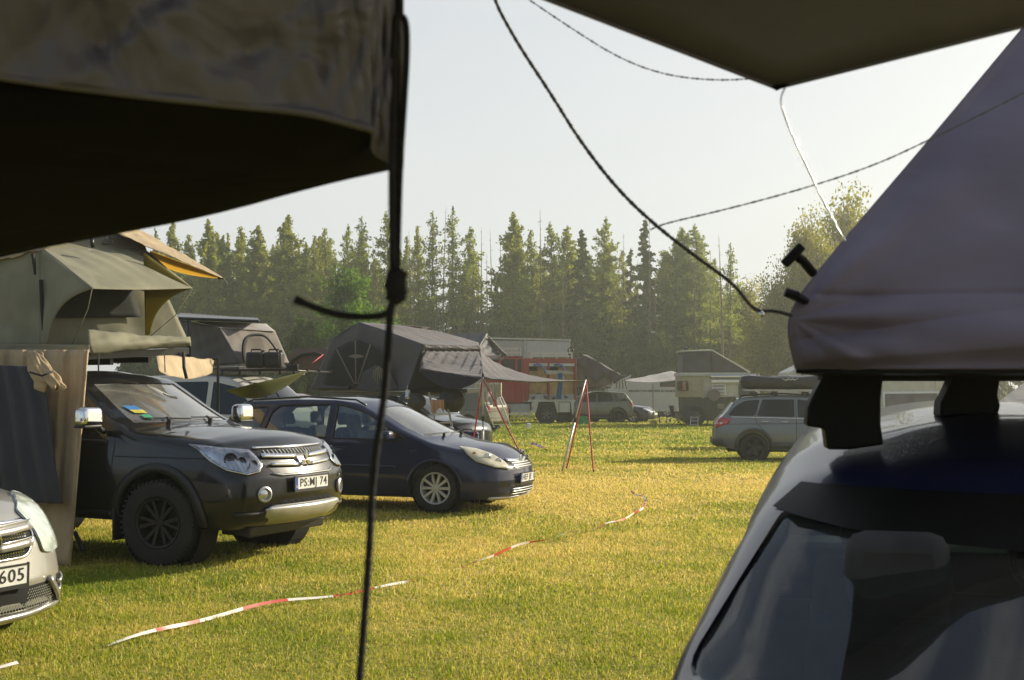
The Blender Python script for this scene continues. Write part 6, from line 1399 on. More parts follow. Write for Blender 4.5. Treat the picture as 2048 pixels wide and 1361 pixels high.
mb.box((0, -.2, .39), (.55, .03, .04)); mb.build('rib', mat_plain('green_plastic_rib', (.03, .34, .09), .5), o)
mb = MB(G(P(1057, 0, 52).x, 52).to_4d() and Matrix.Translation(G(P(1057, 0, 52).x, 52))); mb.box((0, 0, .12), (.22, .2, .24), Euler((.1, .15, .3)), taper=.8); tag(mb.build('paper_bag', M_PLATE, bevel=.02), 'small white bag lying in the grass before the red truck', 'bag')
mb = MB(Matrix.Translation(G(P(1307, 0, 57).x, 57))); mb.box((0, 0, .10), (.26, .2, .2), Euler((0, 0, .3))); mb.box((0, 0, .21), (.28, .22, .03), Euler((0, 0, .3))); tag(mb.build('box', mat_plain('straw_box', (.5, .42, .16), .7), bevel=.01), 'small straw coloured box beside the dark grey hatchback', 'box')
# white trailer with slogan
Yr = 72; o, i = box_vehicle('trailer', 'long pale grey trailer with a line of German lettering', 'trailer', 1215, 1368, 757, 823, Yr, 2.3, M_LGREY, wheels=(1290, 1335), bevel=.04)
mb = MB(i); mb.prism([P(1215, 819, Yr)+Vector((0, -.04, 0)), P(1368, 819, Yr)+Vector((0, -.04, 0)), P(1368, 823, Yr)+Vector((0, -.04, 0)), P(1215, 823, Yr)+Vector((0, -.04, 0))], Vector((0, -.05, 0))); mb.build('lower_trim', M_OFFW, o)
mb = MB(i); mb.prism([P(1320, 762, Yr), P(1358, 762, Yr), P(1358, 774, Yr), P(1320, 774, Yr)], Vector((0, -.04, 0))); mb.build('window', M_DKGLASS, o, bevel=.01)
text_mesh('LEBE DORT, WO DEIN HERZ ZU HAUSE IST.', .155, M_SATIN, o, i @ MX(P(1305, 782.5, Yr)+Vector((0, -.012, 0)), (1, 0, 0), (0, 0, 1)), .004, .004, sx=.97)
mb = MB(i); mb.lathe([(.55, 0), (.5, .12), (.3, .2), (.001, .22)], 20, 'Z', P(1308, 757, Yr+1)); mb.build('roof_dome', M_OFFW, o, smooth=True); mb = MB(i); mb.prism([P(1215, 823, Yr+.3), P(1368, 823, Yr+.3), P(1368, 836, Yr+.3), P(1215, 836, Yr+.3)], Vector((0, 1.6, 0))); mb.build('chassis', M_CHASSIS, o)
# sail awning
sa = empty('awning', P(1340, 760, 60), label='pale grey peaked sail awning beside the pop top camper', cat='awning'); si = tz(sa.location)
lo_ = chaikin([P(1250, 762, 59), P(1306, 767, 59), P(1372, 759.5, 59), P(1388, 761, 59), P(1410, 755, 59.5)]); hi_ = chaikin([P(1250, 761, 59.3), P(1300, 752, 60.5), P(1342, 742, 61), P(1345, 743, 61), P(1372, 754, 60.5), P(1410, 752, 60)])
surf(lambda u, v: lerp(along(lo_, u), along(hi_, u), v)+Vector((0, 0, -.05*math.sin(math.pi*v))), 40, 8, 'sail', M_PALECL, sa, si)
rod([si @ P(1389, 764, 58.9), si @ P(1443, 832, 56.5), si @ P(1453, 845, 55.8)], .025, 'guy_line', M_CORD, sa); rod([si @ P(1256, 763, 59), si @ P(1238, 815, 58)], .012, 'guy_line', M_CORD, sa, 4)
rod([si @ P(1306, 767, 59), si @ P(1306, 843, 59)], .02, 'pole', M_CHASSIS, sa)
# off-road pop top camper
Yc = 56.; o = empty('pop_top_camper', G(P(1420, 0, Yc).x, Yc), label='beige and dark green camper truck with raised wedge shaped pop top', cat='camper'); i = tz(o.location)
M_SAND = mat_plain('shaded_sand_panel', (.34, .30, .20), .6, nz=.12); M_DKGREEN = mat_plain('dark_green_panel', (.05, .058, .035), .6, nz=.2)
def pp_(name, q, d, mat, dy=0, bevel=0): mb = MB(i); mb.prism([P(x, y, Yc)+Vector((0, dy, 0)) for x, y in q], Vector((0, d, 0))); return mb.build(name, mat, o, bevel=bevel)
pp_('upper_body', [(1362, 748), (1406, 748), (1406, 795), (1362, 795)], 2.0, M_SAND, 0, .02); pp_('side_body', [(1406.5, 748), (1520, 748), (1520, 795), (1406.5, 795)], 2.0, M_OFFW, .12, .02)  # beige left face darker, right side paler: shade and sun put into panel colours
pp_('lower_body', [(1368, 795), (1420, 795), (1540, 797), (1540, 838), (1480, 830), (1460, 842), (1370, 842)], 1.9, M_DKGREEN, .05, .02)
pp_('roof_edge', [(1360, 745.5), (1500, 745.5), (1500, 752), (1360, 752)], 2.2, M_LGREY, -.06)
surf(lambda u, v: lerp(P(1366+58*u, 746, Yc+.03), P(1368+56*u, 703, Yc+.05), v)+Vector((0, .05*math.sin(v*3.1), 0)), 20, 8, 'popup_wall', M_GREYTENT, o, i)
surf(lambda u, v: lerp(lerp(P(1424, 746, Yc+.03), P(1500, 746, Yc+.03), u), lerp(P(1424, 702, Yc+.03), P(1500, 745, Yc+.03), u), v), 16, 8, 'popup_side', M_GREYTENT, o, i)
surf(lambda u, v: P(1367, 746-43*v, Yc+.05)+Vector((0, 1.9*u, 0)), 8, 6, 'popup_wall', M_GREYTENT, o, i)
mb = MB(i); mb.prism([P(1363, 704, Yc), P(1424, 702, Yc), P(1424, 699.5, Yc), P(1363, 701, Yc)], Vector((0, 2.0, 0))); mb.prism([P(1424, 702, Yc), P(1500, 747, Yc), P(1502, 744.5, Yc), P(1424, 699.5, Yc)], Vector((0, 2.0, 0))); mb.build('popup_roof', M_OFFW, o, bevel=.01)
mb = MB(i); mb.cyl(P(1421, 753.5, Yc-.08), P(1516, 753.5, Yc-.08), .07, n=12); mb.build('awning_roll', M_CHROME, o, smooth=True); pp_('window_hood', [(1421, 760), (1477, 760), (1478, 765), (1423, 766)], -.22, M_PLATE, .1)
q = pp_('side_plate', [(1425, 768), (1452, 768), (1452, 790), (1425, 790)], -.03, M_PLATE, .08)
mb = MB(i)
for r_ in range(3):
    for k in range(8): c = P(1428+k*2.9, 772.5+r_*6.8, Yc)+Vector((0, .04, 0)); mb.beam(c+Vector((-.02, 0, -.05)), c+Vector((.02, 0, .05)), .035, .02)
mb.build('slot', M_SATIN, q)
mb = MB(i); mb.lathe([(.001, 0), (.26, 0), (.30, .04), (.28, .10), (.001, .12)], 20, 'Y', P(1428, 791, Yc-.2)); so_ = mb.build('spare_cover', M_TAUPE, o, smooth=True)
pp_('side_window', [(1478, 769), (1510, 769), (1510, 792), (1478, 792)], -.03, M_DKGLASS, .09); pp_('storage_rack', [(1355, 763), (1376, 763), (1376, 782), (1355, 782)], .5, M_DKGREEN, -.2, .03); pp_('jerrycan', [(1363, 764), (1369, 764), (1369, 781), (1363, 781)], .2, mat_plain('copper_can', (.35, .16, .08), .5), -.42, .02)
pp_('trim', [(1404, 748), (1408, 748), (1408, 797), (1404, 797)], -.05, M_SAND, .02); pp_('equipment_door', [(1435, 808), (1448, 808), (1448, 818), (1435, 818)], -.03, M_OLIVE, .03, .01)
for x in (1468, 1392):
    for dy in (.15, 1.8): c = i @ Vector((P(x, 0, Yc).x, Yc+dy, o.location.z)); make_wheel(o, c.x, c.y, .46, .3, -1, .25, 6, M_CHASSIS, style='wide')
mb = MB(i); mb.lathe([(.12, 0), (.1, .1), (.001, .13)], 10, 'Z', P(1372, 700, Yc+1)); mb.beam(P(1372, 697, Yc+1), P(1378, 695, Yc+1), .03); mb.build('roof_vent', M_SATIN, o)
# step, chairs, stool, stakes
so_ = empty('step_ladder', G(P(1388, 0, 55).x, 55), label='small folding step ladder in front of the pop top camper', cat='ladder')
for s in (-.16, .16): mb = MB(); mb.beam((s*1.1, 0, 0), (s+.05, .15, .46), .03); mb.build('rail', M_ALU, so_)
for k in range(3): mb = MB(); mb.box((.02, .03+.05*k, .08+.17*k), (.32, .10, .025)); mb.build('tread', M_ALU, so_)
def chair(px, Y, rz, lab):
    o = empty('camping_chair', G(P(px, 0, Y).x, Y), rz, lab, 'chair', 'black camping chairs by the camper')
    mb = MB(); mb.grid(lambda u, v: Vector((-.25+.5*u, -.2+.42*v, .42-.05*math.sin(math.pi*u))), 8, 4); mb.build('seat', M_ANNEXG, o, solid=.01)
    mb = MB(); mb.grid(lambda u, v: Vector((-.25+.5*u, .22+.14*v+.03*math.sin(math.pi*u), .42+.52*v)), 8, 6); mb.build('backrest', M_ANNEXG, o, solid=.01)
    for sx in (-1, 1):
        for a, b in (((sx*.26, -.22, .42), (sx*.26, .25, 0)), ((sx*.26, .34, .94), (sx*.26, -.22, 0))): mb = MB(); mb.tube([a, b], .014, 6); mb.build('leg', M_STRAP, o)
        mb = MB(); mb.beam((sx*.27, -.22, .62), (sx*.27, .27, .64), .045, .02); mb.build('armrest', M_STRAP, o)
chair(1356, 56.0, R(60), 'left camping chair under the pale sail awning'); chair(1368, 55.6, R(-40), 'right camping chair nearest the beige camper')
so_ = empty('stool', G(P(1424, 0, 55).x, 55), label='low stool on the grass right of the step ladder', cat='stool'); mb = MB(); mb.box((0, 0, .36), (.45, .35, .04)); mb.build('seat', M_STRAP, so_, bevel=.01)
for a in (-1, 1):
    for b in (-1, 1): mb = MB(); mb.beam((a*.18, b*.12, .35), (a*.24, b*.15, 0), .025); mb.build('leg', M_STRAP, so_)
for k, (x, h_) in enumerate(((1319, .42), (1333, .36), (1340, .5))):
    b = G(P(x, 0, 58).x, 58); q = empty('stake_light', b, label=['left', 'middle', 'right'][k]+' thin garden stake by the trailer' , cat='stake', group='thin stakes in front of the trailer')
    mb = MB(); mb.tube([(0, 0, 0), (0, 0, h_)], .012, 5); mb.build('stem', M_STRAP, q); mb = MB(); mb.lathe([(.02, h_*.25), (.05, h_*.3), (.05, h_*.5), (.02, h_*.55)], 8); mb.build('head', M_REDCORD if k < 2 else M_STRAP, q)
# white caravan behind the grey SUV
Yv = 38.; o, i = box_vehicle('caravan', 'cream caravan seen between the black roof bar feet of the nearest car', 'caravan', 1610, 1920, 735, 862, Yv, 2.2, M_OFFW, wheels=(1700, 1745), bevel=.12)
mb = MB(i); mb.prism([P(1578, 745, Yv+.4), P(1612, 728, Yv+.4), P(1612, 850, Yv+.4), P(1578, 850, Yv+.4)], Vector((0, 1.6, 0))); mb.build('nose', M_OFFW, o, bevel=.04)
mb = MB(i); mb.prism([P(x, y, Yv) for x, y in ((1764, 784), (1880, 783), (1878, 842), (1766, 842))], Vector((0, -.05, 0))); w_ = mb.build('window_frame', M_PLATE, o, bevel=.03)
mb = MB(i); mb.prism([P(x, y, Yv)+Vector((0, -.05, 0)) for x, y in ((1769, 788), (1874, 787), (1872, 838), (1770, 838))], Vector((0, -.02, 0))); mb.build('pane', mat_plain('curtained_pane', (.16, .155, .17), .12, nz=.3, scale=2), w_, bevel=.02)
mb = MB(i); mb.prism([P(x, y, Yv) for x, y in ((1870, 762), (1885, 762), (1885, 778), (1870, 778))], Vector((0, -.03, 0))); mb.build('service_hatch', M_OFFW, o, bevel=.015)
mb = MB(i); mb.prism([P(x, y, Yv) for x, y in ((1612, 848), (1918, 848), (1918, 852), (1612, 852))], Vector((0, -.02, 0))); mb.build('waist_trim', M_CHASSIS, o)
o = empty('pale_tent', G(P(2030, 0, 30).x, 30), label='pale grey tent at the right edge behind the nearest car roof', cat='tent'); i = tz(o.location)
surf(lambda u, v: lerp(lerp(P(1985, 812, 30), P(2140, 812, 30), u), lerp(P(2052, 764, 31), P(2090, 764, 31), u), v), 16, 10, 'outer', M_PALECL, o, i)
surf(lambda u, v: lerp(lerp(P(1985, 812, 30), P(1985, 860, 30), v), lerp(P(2140, 812, 30), P(2140, 860, 30), v), u), 10, 4, 'wall', M_TAUPE, o, i)
# trees continue beyond the frame on the right
for k, (px, Y) in enumerate(((1900, 95), (1990, 104), (2080, 99), (2180, 108))): put_tree(['larchB', 'spruceA', 'larchA', 'larchC'][k], px, 470, Y, 'tree of the wood hidden by the big foreground tent', BACK)
# barrier tape
def tape(pts, name, label, w=.024, Y=None, wid=1):
    g3 = []
    for x, y in pts:
        yy = F*1.6/(y-HY)
        for _ in range(4): yy = F*(EYE-float(zg((x-CX)/F*yy, yy))-.03)/(y-HY)
        g3.append(GP(x, yy, .012+.0016*yy+(.022 if yy > 11 else 0)))
    p = [q for q in chaikin(g3, 2)]; mb = MB(); L = 0; vs = []; rnd = random.Random(3)
    fine = [lerp(p[i], p[i+1], k/6) for i in range(len(p)-1) for k in range(6)]+[p[-1]]
    for k, q in enumerate(fine):
        d = (fine[min(k+1, len(fine)-1)]-fine[max(k-1, 0)]).normalized(); L += (fine[k]-fine[k-1]).length if k else 0
        a = math.sin(L*.9)*1.1+math.sin(L*2.3)*.5; s = Vector((-d.y, d.x, 0))*math.cos(a)+Vector((0, 0, 1))*math.sin(a)
        zz = .022*math.sin(L*1.4)+.012*math.sin(L*5.1)-.010; vs.append((q+Vector((0, 0, zz))+s*w*.5, q+Vector((0, 0, zz))-s*w*.5, L))
    mats = []
    for k in range(len(vs)-1): mb.face([vs[k][0], vs[k][1], vs[k+1][1], vs[k+1][0]]); mats.append(int(vs[k][2]/.42) % 2)
    me = bpy.data.meshes.new(name); me.from_pydata([tuple(v) for v in mb.v], [], mb.f); o = link_mesh(name, me, M_TAPEW); me.materials.append(M_TAPER); me.polygons.foreach_set('material_index', np.array(mats, np.int32)); me.update()
    return tag(o, label, 'barrier tape')
M_TAPEW = mat_plain('tape_white', (.72, .68, .64), .4, nz=.05); M_TAPER = mat_plain('tape_red', (.52, .035, .02), .4, nz=.1)
tape([(215, 1286), (330, 1258), (440, 1230), (560, 1205), (640, 1192), (720, 1178), (820, 1158), (930, 1130), (985, 1112), (1040, 1098), (1095, 1083), (1180, 1062), (1220, 1045), (1280, 1028), (1293, 1010), (1288, 997), (1262, 984)], 'barrier_tape', 'long red and white barrier tape lying across the grass')
tape([(-60, 1345), (0, 1334), (36, 1326)], 'barrier_tape', 'short end of red and white tape at the bottom left corner')
tape([(1058, 890), (1070, 893), (1082, 897), (1095, 900)], 'barrier_tape', 'crumpled scrap of red and white tape by the red guy strap', .09)
tape([(985, 858), (992, 857), (999, 860)], 'barrier_tape', 'bunched red and white tape near the foot of the aluminium ladder', .14)
# ------------------------------------------------------------------ nearest car and its roof tent
M_FGP = mat_paint('midnight_blue_paint', (.006, .009, .045), .3, dust=.05, coat=.65, drops=True)
M_FGGLASS = mat_glass('smoky_windscreen', (.50, .62, .60), .85, dust=.07, refl=.75)  # dust film also stands in for cloud streaks reflected in the glass
FGS = dict(x0=-3.1, x1=1.75, hwmax=.91, axz=.36, tumble=.46, tuck=.07, shoulder=.04, bow=.24, wsbow=.20, xmid=-1.0, bowlen=1.0,
    top=[(-3.2, 1.0), (-3.0, 1.1), (-2.6, 1.50), (-2.2, 1.56), (-1.2, 1.56), (-.6, 1.52), (-.2, 1.44), (0, 1.375), (.82, .985), (.92, .965), (1.3, .91), (1.6, .80), (1.75, .68)],
    hw=[(-3.2, .85), (-2.6, .88), (1.0, .91), (1.4, .88), (1.75, .80)], bot=[(-3.1, .35), (-2.5, .25), (1.75, .25)],
    belt=[(-3.1, .98), (.8, .93), (1.7, .70)], r=[(-3, .1), (-2.4, .26), (-.2, .28), (.3, .20), (.9, .12), (1.7, .10)], crown=[(-3, .02), (-2, .05), (0, .05), (.9, .05), (1.7, .03)],
    cab=(-2.9, .82), floor=.35, arches=[(1.0, .38), (-2.0, .38)],
    windscreen=rounded([(-.83, 1.0), (.83, 1.0), (.63, 1.315), (-.63, 1.315)], .05), rear_window=[(-.6, 1.12), (.6, 1.12), (.5, 1.42), (-.5, 1.42)],
    side_windows=[rounded([(.30, .90), (-.12, 1.22), (-.62, 1.30), (-.66, .84)], .04), rounded([(-.78, .84), (-.76, 1.31), (-1.65, 1.30), (-1.75, .84)], .04), rounded([(-1.85, .86), (-1.80, 1.30), (-2.35, 1.22), (-2.5, .9)], .04)])
fg, bv = car(FGS, 'car', 'nearest dark blue car with wet roof and big rear window filling the bottom right', M_FGP)
for poly in FGS['side_windows']:
    for fr in (LE, RI): patch(bv, fr, poly, -.012, 'side_window', M_GLASS, fg, step=.08)
patch(bv, FR, FGS['windscreen'], -.010, 'rear_window', M_FGGLASS, fg, step=.07); patch(bv, RE, FGS['rear_window'], -.010, 'windscreen', M_GLASS, fg, step=.08)
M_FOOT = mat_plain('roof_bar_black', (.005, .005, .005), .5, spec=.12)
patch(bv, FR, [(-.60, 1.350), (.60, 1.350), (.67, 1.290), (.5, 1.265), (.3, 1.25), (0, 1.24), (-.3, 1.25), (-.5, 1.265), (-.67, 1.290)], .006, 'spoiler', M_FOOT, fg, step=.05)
for x, y in ((1.0, -.8), (1.0, .8), (-2.0, -.8), (-2.0, .8)): make_wheel(fg, x, y, .34, .23, 1 if y > 0 else -1, .23, 5, M_ALLOY)
for s, fr in ((-1, RI), (1, LE)):
    g_ = MB(); ribbon(bv, fr, [(-.72, .35), (-.72, 1.36)], .008, .0015, '', None, None, mb=g_); g_.build('door_gap', M_DARK, fg)
    tz_ = [(1, .80), (.5, .79), (.05, .72), (0, .62), (.5, .63), (.9, .70)]; fr2, base, ab = lamp_poly(bv, s, .40, 1.25, .68, tz_); patch(bv, fr2, base, .008, 'tail_lamp', M_REDLENS, fg, step=.04)
se = MB(Matrix.Rotation(math.pi, 4, 'Z')); [seat(se, x, y, .42, head=True) for x, y in ((.0, .38), (.0, -.38), (1.0, .38), (1.0, -.38))]; se.build('seat', M_SEAT, fg, bevel=.05)
da = MB(); da.box((-2.0, 0, .90), (.50, 1.5, .16)); da.build('dashboard', M_DASH, fg, bevel=.05)
sw = MB(); sw.lathe([(.185+.016*math.cos(t), .016*math.sin(t)) for t in np.linspace(0, 6.283, 9)], 32, 'X'); sw.beam((0, -.17, 0), (0, .17, 0), .03); o = sw.build('steering_wheel', M_BLACK, fg, smooth=True); o.location = (-1.66, .30, 1.0); o.rotation_euler = (0, R(25), 0)
mr_ = MB(); mr_.box((-1.9, 0, 1.30), (.03, .23, .07)); mr_.tube([(-1.9, 0, 1.33), (-1.98, 0, 1.40)], .012, 6); mr_.build('interior_mirror', M_SATIN, fg, bevel=.012)
FH = R(-105); place(fg, (.0, -.72), Vector((.60, 3.02, 0)), FH)
# roof bar feet
fb_ = empty('roof_rack', P(1850, 760, 3.1), label='black roof bars with chunky feet on the nearest car', cat='roof rack'); fi2 = tz(fb_.location)
def foot(q, Y, d):
    mb = MB(fi2); mb.prism([P(x, y, Y) for x, y in q], Vector((.02, d, 0))); mb.build('foot', M_FOOT, fb_, bevel=.008, seg=3)
foot([(1652, 742), (1768, 742), (1762, 800), (1762, 850), (1768, 890), (1700, 900), (1655, 900), (1650, 858), (1613, 853), (1616, 815), (1624, 795)], 3.28, .12)
foot([(1912, 744), (2004, 744), (1996, 790), (2002, 812), (1996, 830), (1880, 834), (1882, 805), (1893, 785)], 3.6, .12)
for a, b in ((P(1640, 750, 3.32), P(2500, 750, 3.32)), (P(1740, 754, 4.1), P(2300, 754, 4.1))): mb = MB(fi2); mb.beam(a, b, .05, .03); mb.build('crossbar', M_FOOT, fb_)
# tent
M_FGT = mat_fabric('grey_purple_canvas', (.165, .140, .185), wr=.4, wscale=1.6, rough=.6, trans=.05, stretch=(1, 1, 2.5), dist=.2)
M_FGSEAM = mat_fabric('seam_tape', (.07, .06, .08))
ft2 = empty('roof_tent', P(1850, 740, 2.9), label='huge grey purple roof tent on the nearest car at the right edge', cat='roof tent'); ti2 = tz(ft2.location)
LC = chaikin([P(1592, 738, 2.86), P(1583, 700, 2.84), P(1575, 650, 2.82), P(1588, 612, 2.83), P(1615, 572, 2.86), P(1680, 490, 2.95), P(1850, 292, 3.15), P(2000, 112, 3.35), P(2110, -20, 3.5), P(2300, -250, 3.8)], 3)
nf3 = smoothnoise(21)
def crease(px, py):                                   # folds running out of the pinched corner
    dx, dy = px-1585, py-640; r = math.hypot(dx, dy); a = math.atan2(-dy, dx)
    f = .5*math.sin(a*9+1.1+r*.002)+.2*math.sin(a*17+r*.004)+.35*nf3(dx*.006, dy*.012, 1)
    k = min(1, r/160)*(1/(1+max(0, r-420)/500))
    seam = -1.0*math.exp(-((dy+50+.01*dx)/7)**2)
    return f*.030*k+.008*seam
def fgwall(u, v):
    l = along(LC, v); r = P(2500, 738-(v**1.0)*1000, 2.75+.9*v); p = lerp(l, r, u**1.3)
    px = CX+p.x/p.y*F; py = HY-(p.z-EYE)/p.y*F; e = min(1, u*9)*min(1, v*14)
    bul = .10*math.sin(math.pi*min(1, v*5.5))*e*(1 if v < .18 else 0)
    return p+Vector((0, -1, .1))*(crease(px, py)*e+bul*.4)
surf(fgwall, 170, 170, 'front_wall', M_FGT, ft2, ti2)
surf(lambda u, v: along(LC, v)+Vector((.34, 1.0, .0))*u, 12, 60, 'left_wall', M_FGT, ft2, ti2)
def seam_at(u, row):                                  # point of the wall that stands at that height
    lo, hi = .02, .6
    for _ in range(30):
        m_ = (lo+hi)/2; q = fgwall(u, m_)
        if HY-(q.z-EYE)/q.y*F > row: lo = m_
        else: hi = m_
    return fgwall(u, (lo+hi)/2)+Vector((0, -.002, 0))
for row in (587, 601): rod([ti2 @ seam_at(u, row+2*u) for u in np.linspace(.015, 1, 90)], .0011, 'seam', M_FGSEAM, ft2, 5)
fp2 = MB(ti2); fp2.prism([P(1592, 747, 2.86), P(2600, 747, 2.75), P(2600, 747, 2.75)+Vector((.34, 1.0, 0)), P(1592, 747, 2.86)+Vector((.34, 1.0, 0))], Vector((0, 0, .012))); fp2.build('floor_panel', M_FOOT, ft2)
mb = MB(ti2); a, b, c = P(1568, 530, 2.8), P(1604, 492, 2.8), P(1627, 548, 2.85); mb.beam(a, b, .018, .022); mb.tube([lerp(a, b, .55), P(1606, 522, 2.82), c], .012, 8); mb.build('toggle', M_FOOT, ft2, bevel=.004)
mb = MB(ti2); mb.tube([P(1570, 584, 2.8), P(1592, 592, 2.8), P(1612, 603, 2.83)], [.011, .012, .009], 8); mb.build('buckle', M_FOOT, ft2)
# ------------------------------------------------------------------ awnings overhead, cords
M_AWN = mat_fabric('dark_olive_awning', (.17, .17, .24), wr=.25, rough=.8, trans=.05, tcol=(.05, .045, .02), sheen=0, spec=.1)
M_AWNL = mat_fabric('anthracite_awning', (.118, .112, .150), wr=.9, wscale=6, rough=.45, spec=.5, sheen=.05)
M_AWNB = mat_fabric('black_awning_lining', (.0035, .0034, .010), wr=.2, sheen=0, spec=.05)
aw3 = empty('awning', P(1555, 172, 2.2), label='dark olive awning corner pointing down at the top right', cat='awning'); i3 = tz(aw3.location)
tipr = P(1553, 174, 2.2)
AWL = tipr+(P(560, -210, 1.7)-tipr)*3.2; AWR = tipr+(P(2560, -78, 1.95)-tipr)*3.0
def aw_r(u, v):
    a = lerp(tipr, AWL, u); b = lerp(AWR, Vector((2.2, -3.2, 2.95)), u); return lerp(a, b, v)+Vector((0, 0, -.03*math.sin(math.pi*u)*math.sin(math.pi*v)))+Vector((0, 0, .02))*math.sin(v*18)*u*(1-u)*4  # stretched unseen behind the camera to darken reflections in the nearest car
surf(aw_r, 30, 30, 'awning_cloth', M_AWN, aw3, i3)
rod([i3 @ lerp(tipr, AWL, t) for t in np.linspace(0, 1, 8)], .006, 'hem', M_AWN, aw3); rod([i3 @ lerp(tipr, AWR, t) for t in np.linspace(0, 1, 8)], .006, 'hem', M_AWN, aw3)
mb = MB(i3); mb.prism([P(1520, 155, 2.19), P(1553, 176, 2.19), P(1590, 158, 2.19), P(1556, 140, 2.17)], Vector((0, 0, -.008))); mb.build('corner_patch', M_FOOT, aw3, bevel=.003)
mb = MB(i3); mb.lathe([(.006+.0025*math.cos(t), .0025*math.sin(t)) for t in np.linspace(0, 6.283, 7)], 12, 'Z', P(1532, 158, 2.18)); mb.build('eyelet', M_CHROME, aw3, smooth=True)
aw4 = empty('awning', P(400, 250, 1.5), label='dark awning with crumpled grey valance covering the upper left', cat='awning'); i4 = tz(aw4.location); nf4 = smoothnoise(33)
def vtop(h):
    px = CX+h.x/h.y*F; return P(px+18*max(0, (px-700)/84), -520, h.y*.93)
def val(u, v):
    hem = along(HEM, u); p = lerp(hem, vtop(hem), v)
    v_ = v*1.9; k = .024*nf4(u*15, v_*3.5, 1.0)+.009*math.sin(u*46+math.sin(v_*5)*2.5)*(.3+.7*math.sin(u*9)**2)+.012*nf4(u*36, v_*9, 1)
    return p+Vector((.1, -1, .15))*k*(.3+.7*min(1, v*6))
HEM = chaikin([P(-2300, -60, 1.0), P(-1400, 0, 1.06), P(-700, 60, 1.12), P(-300, 105, 1.15), P(0, 152, 1.2), P(180, 178, 1.23), P(420, 205, 1.27), P(610, 222, 1.3), P(700, 246, 1.32), P(762, 262, 1.34), P(742, 300, 1.35), P(784, 322, 1.36)], 2)
surf(val, 300, 90, 'valance', M_AWNL, aw4, i4)
rod([i4 @ p for p in HEM], .0045, 'hem', M_AWNL, aw4, 6)
UE = chaikin([P(-2300, 1000, 2.6), P(-1400, 850, 2.4), P(-700, 690, 2.2), P(0, 508, 2.05), P(200, 470, 1.98), P(420, 428, 1.88), P(640, 366, 1.72), P(803, 330, 1.55)], 2)
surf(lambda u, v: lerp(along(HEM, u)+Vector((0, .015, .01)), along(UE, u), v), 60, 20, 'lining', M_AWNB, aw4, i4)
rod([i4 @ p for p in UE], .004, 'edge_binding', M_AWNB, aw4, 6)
surf(lambda u, v: lerp(along(UE, u)+Vector((0, .01, .004)), vtop(along(HEM, u))+Vector((0, .01, 0)), v), 40, 16, 'top_sheet', M_AWNL, aw4, i4)
M_ROPE = mat_plain('black_rope', (.010, .010, .012), .85, nz=.4, scale=60, bump=.8, bscale=160)
def rope_pts(q, Y, n=3): return chaikin([P(x, y, Y) for x, y in q], n)
rp = empty('rope', P(792, 572, 1.34), label='black rope with a loop, round knot and loose tail hanging left of centre', cat='rope'); i5 = tz(rp.location)
def cord(q, Y, r, name, mat, parent, M, n=8, wob=0):
    p = rope_pts(q, Y); mb = MB(M)
    if wob: p = [lerp(p[i], p[i+1], k/4) for i in range(len(p)-1) for k in range(4)]+[p[-1]]
    rr = [r*(1+(wob*math.sin(i*1.9)+wob*.6*math.sin(i*.7+1)) if wob else r/r) if wob else r for i in range(len(p))]
    mb.tube(p, rr, n); return mb.build(name, mat, parent, smooth='all')
cord([(801, -60), (800, 10), (799, 34)], 1.34, .0042, 'strand', M_ROPE, rp, i5)
cord([(799, 30), (788, 45), (787, 120), (786, 200), (784, 330), (784, 430), (786, 550)], 1.34, .0042, 'strand', M_ROPE, rp, i5)
cord([(799, 30), (813, 40), (814, 110), (808, 210), (800, 330), (797, 430), (794, 550)], 1.35, .0038, 'strand', M_ROPE, rp, i5)
cord([(793, 250), (792, 330), (791, 420)], 1.36, .0030, 'strand', M_ROPE, rp, i5)
mb = MB(i5)
for k in range(5):
    c = P(792, 572, 1.34)+Vector((.002*math.sin(k*2.1), 0, (k-2)*.0065)); mb.lathe([(.0075+.0045*math.cos(t), .0045*math.sin(t)) for t in np.linspace(0, 6.283, 9)], 18, 'Z', c)
mb.lathe([(.001, -.022), (.008, -.018), (.0115, -.008), (.012, .006), (.008, .018), (.001, .022)], 16, 'Z', P(792, 572, 1.34)); mb.build('knot', M_ROPE, rp, smooth=True, angle=60)
cord([(788, 600), (778, 626), (755, 634), (700, 634), (650, 624), (592, 600)], 1.34, .0040, 'tail', M_ROPE, rp, i5)
mb = MB(i5); mb.tube([P(606, 606, 1.34), P(590, 599, 1.34)], [.0044, .0052], 8); mb.build('tail_end', M_ROPE, rp)
cord([(790, 590), (780, 620), (776, 700), (768, 800), (752, 900), (743, 990), (740, 1080), (730, 1220), (716, 1400), (700, 1560)], 1.34, .0042, 'hanging_line', M_ROPE, rp, i5, wob=.08)
M_CABLE = mat_plain('dark_cable', (.03, .026, .02), .45, nz=.4, scale=30)
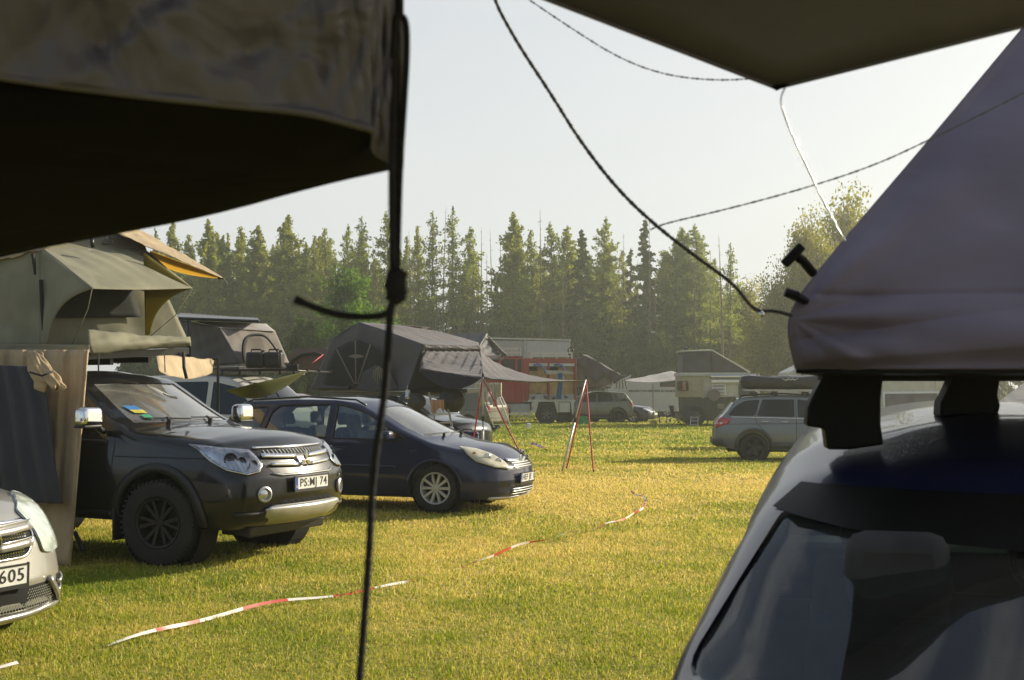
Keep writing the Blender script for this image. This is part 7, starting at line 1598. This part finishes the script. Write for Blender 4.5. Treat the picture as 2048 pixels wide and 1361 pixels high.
cb_ = empty('cable', P(1240, 385, 2.45), label='thick dark cord slanting from the top centre to the big grey tent', cat='cable'); i6 = tz(cb_.location)
cord([(975, -60), (990, 4), (1020, 60), (1050, 110), (1100, 185), (1165, 290), (1240, 385), (1315, 455), (1400, 520), (1468, 568), (1500, 612), (1520, 624), (1545, 621), (1584, 631)], 2.45, .0038, 'cord', M_CABLE, cb_, i6, wob=.16)
mb = MB(i6); mb.lathe([(.0001, -.006), (.005, -.003), (.006, .001), (.003, .005), (.0001, .008)], 12, 'Z', P(1524, 629, 2.44)); mb.build('water_drop', M_CHROME, cb_, smooth='all')
def lone(q, Y, r, mat, name, lab, wob=0):
    o = cord(q, Y, r, name, mat, None, None, 6, wob); return tag(o, lab, name.split('_')[0])
lone([(1030, -20), (1058, 0), (1150, 62), (1240, 118), (1330, 151), (1430, 162), (1522, 157)], 2.3, .0013, M_CABLE, 'wire', 'thin beaded wire curving across the sky to the olive awning corner', .5)
lone([(1300, 460), (1330, 447), (1450, 420), (1600, 380), (1740, 335), (1850, 285), (2090, 165)], 2.55, .0017, mat_plain('grey_wire', (.12, .12, .11), .6), 'wire', 'pale grey wire rising to the right in front of the big tent', .35)
lone([(1574, 160), (1572, 172), (1560, 196), (1566, 225), (1585, 272), (1625, 358), (1660, 430), (1690, 482)], 2.3, .0022, M_CHROME, 'tent_line', 'shiny silver line from the awning corner down to the big tent', .1)
# ------------------------------------------------------------------ haze
mb = MB(); mb.box((0, 75, 13.5), (300, 180, 29.2))
hz = mb.build('haze', None); hm = bpy.data.materials.new('haze_air'); hm.use_nodes = True; hn = hm.node_tree; hn.nodes.clear()
ho = hn.nodes.new('ShaderNodeOutputMaterial'); pv = hn.nodes.new('ShaderNodeVolumePrincipled')
pv.inputs['Color'].default_value = (.97, 1, .86, 1); pv.inputs['Density'].default_value = .0013; pv.inputs['Anisotropy'].default_value = .55
hn.links.new(pv.outputs[0], ho.inputs['Volume']); hz.data.materials.append(hm)
tag(hz, 'thin pale morning haze in the air over the field', 'haze', kind='stuff')
S.cycles.volume_step_rate = 10; S.cycles.volume_max_steps = 64
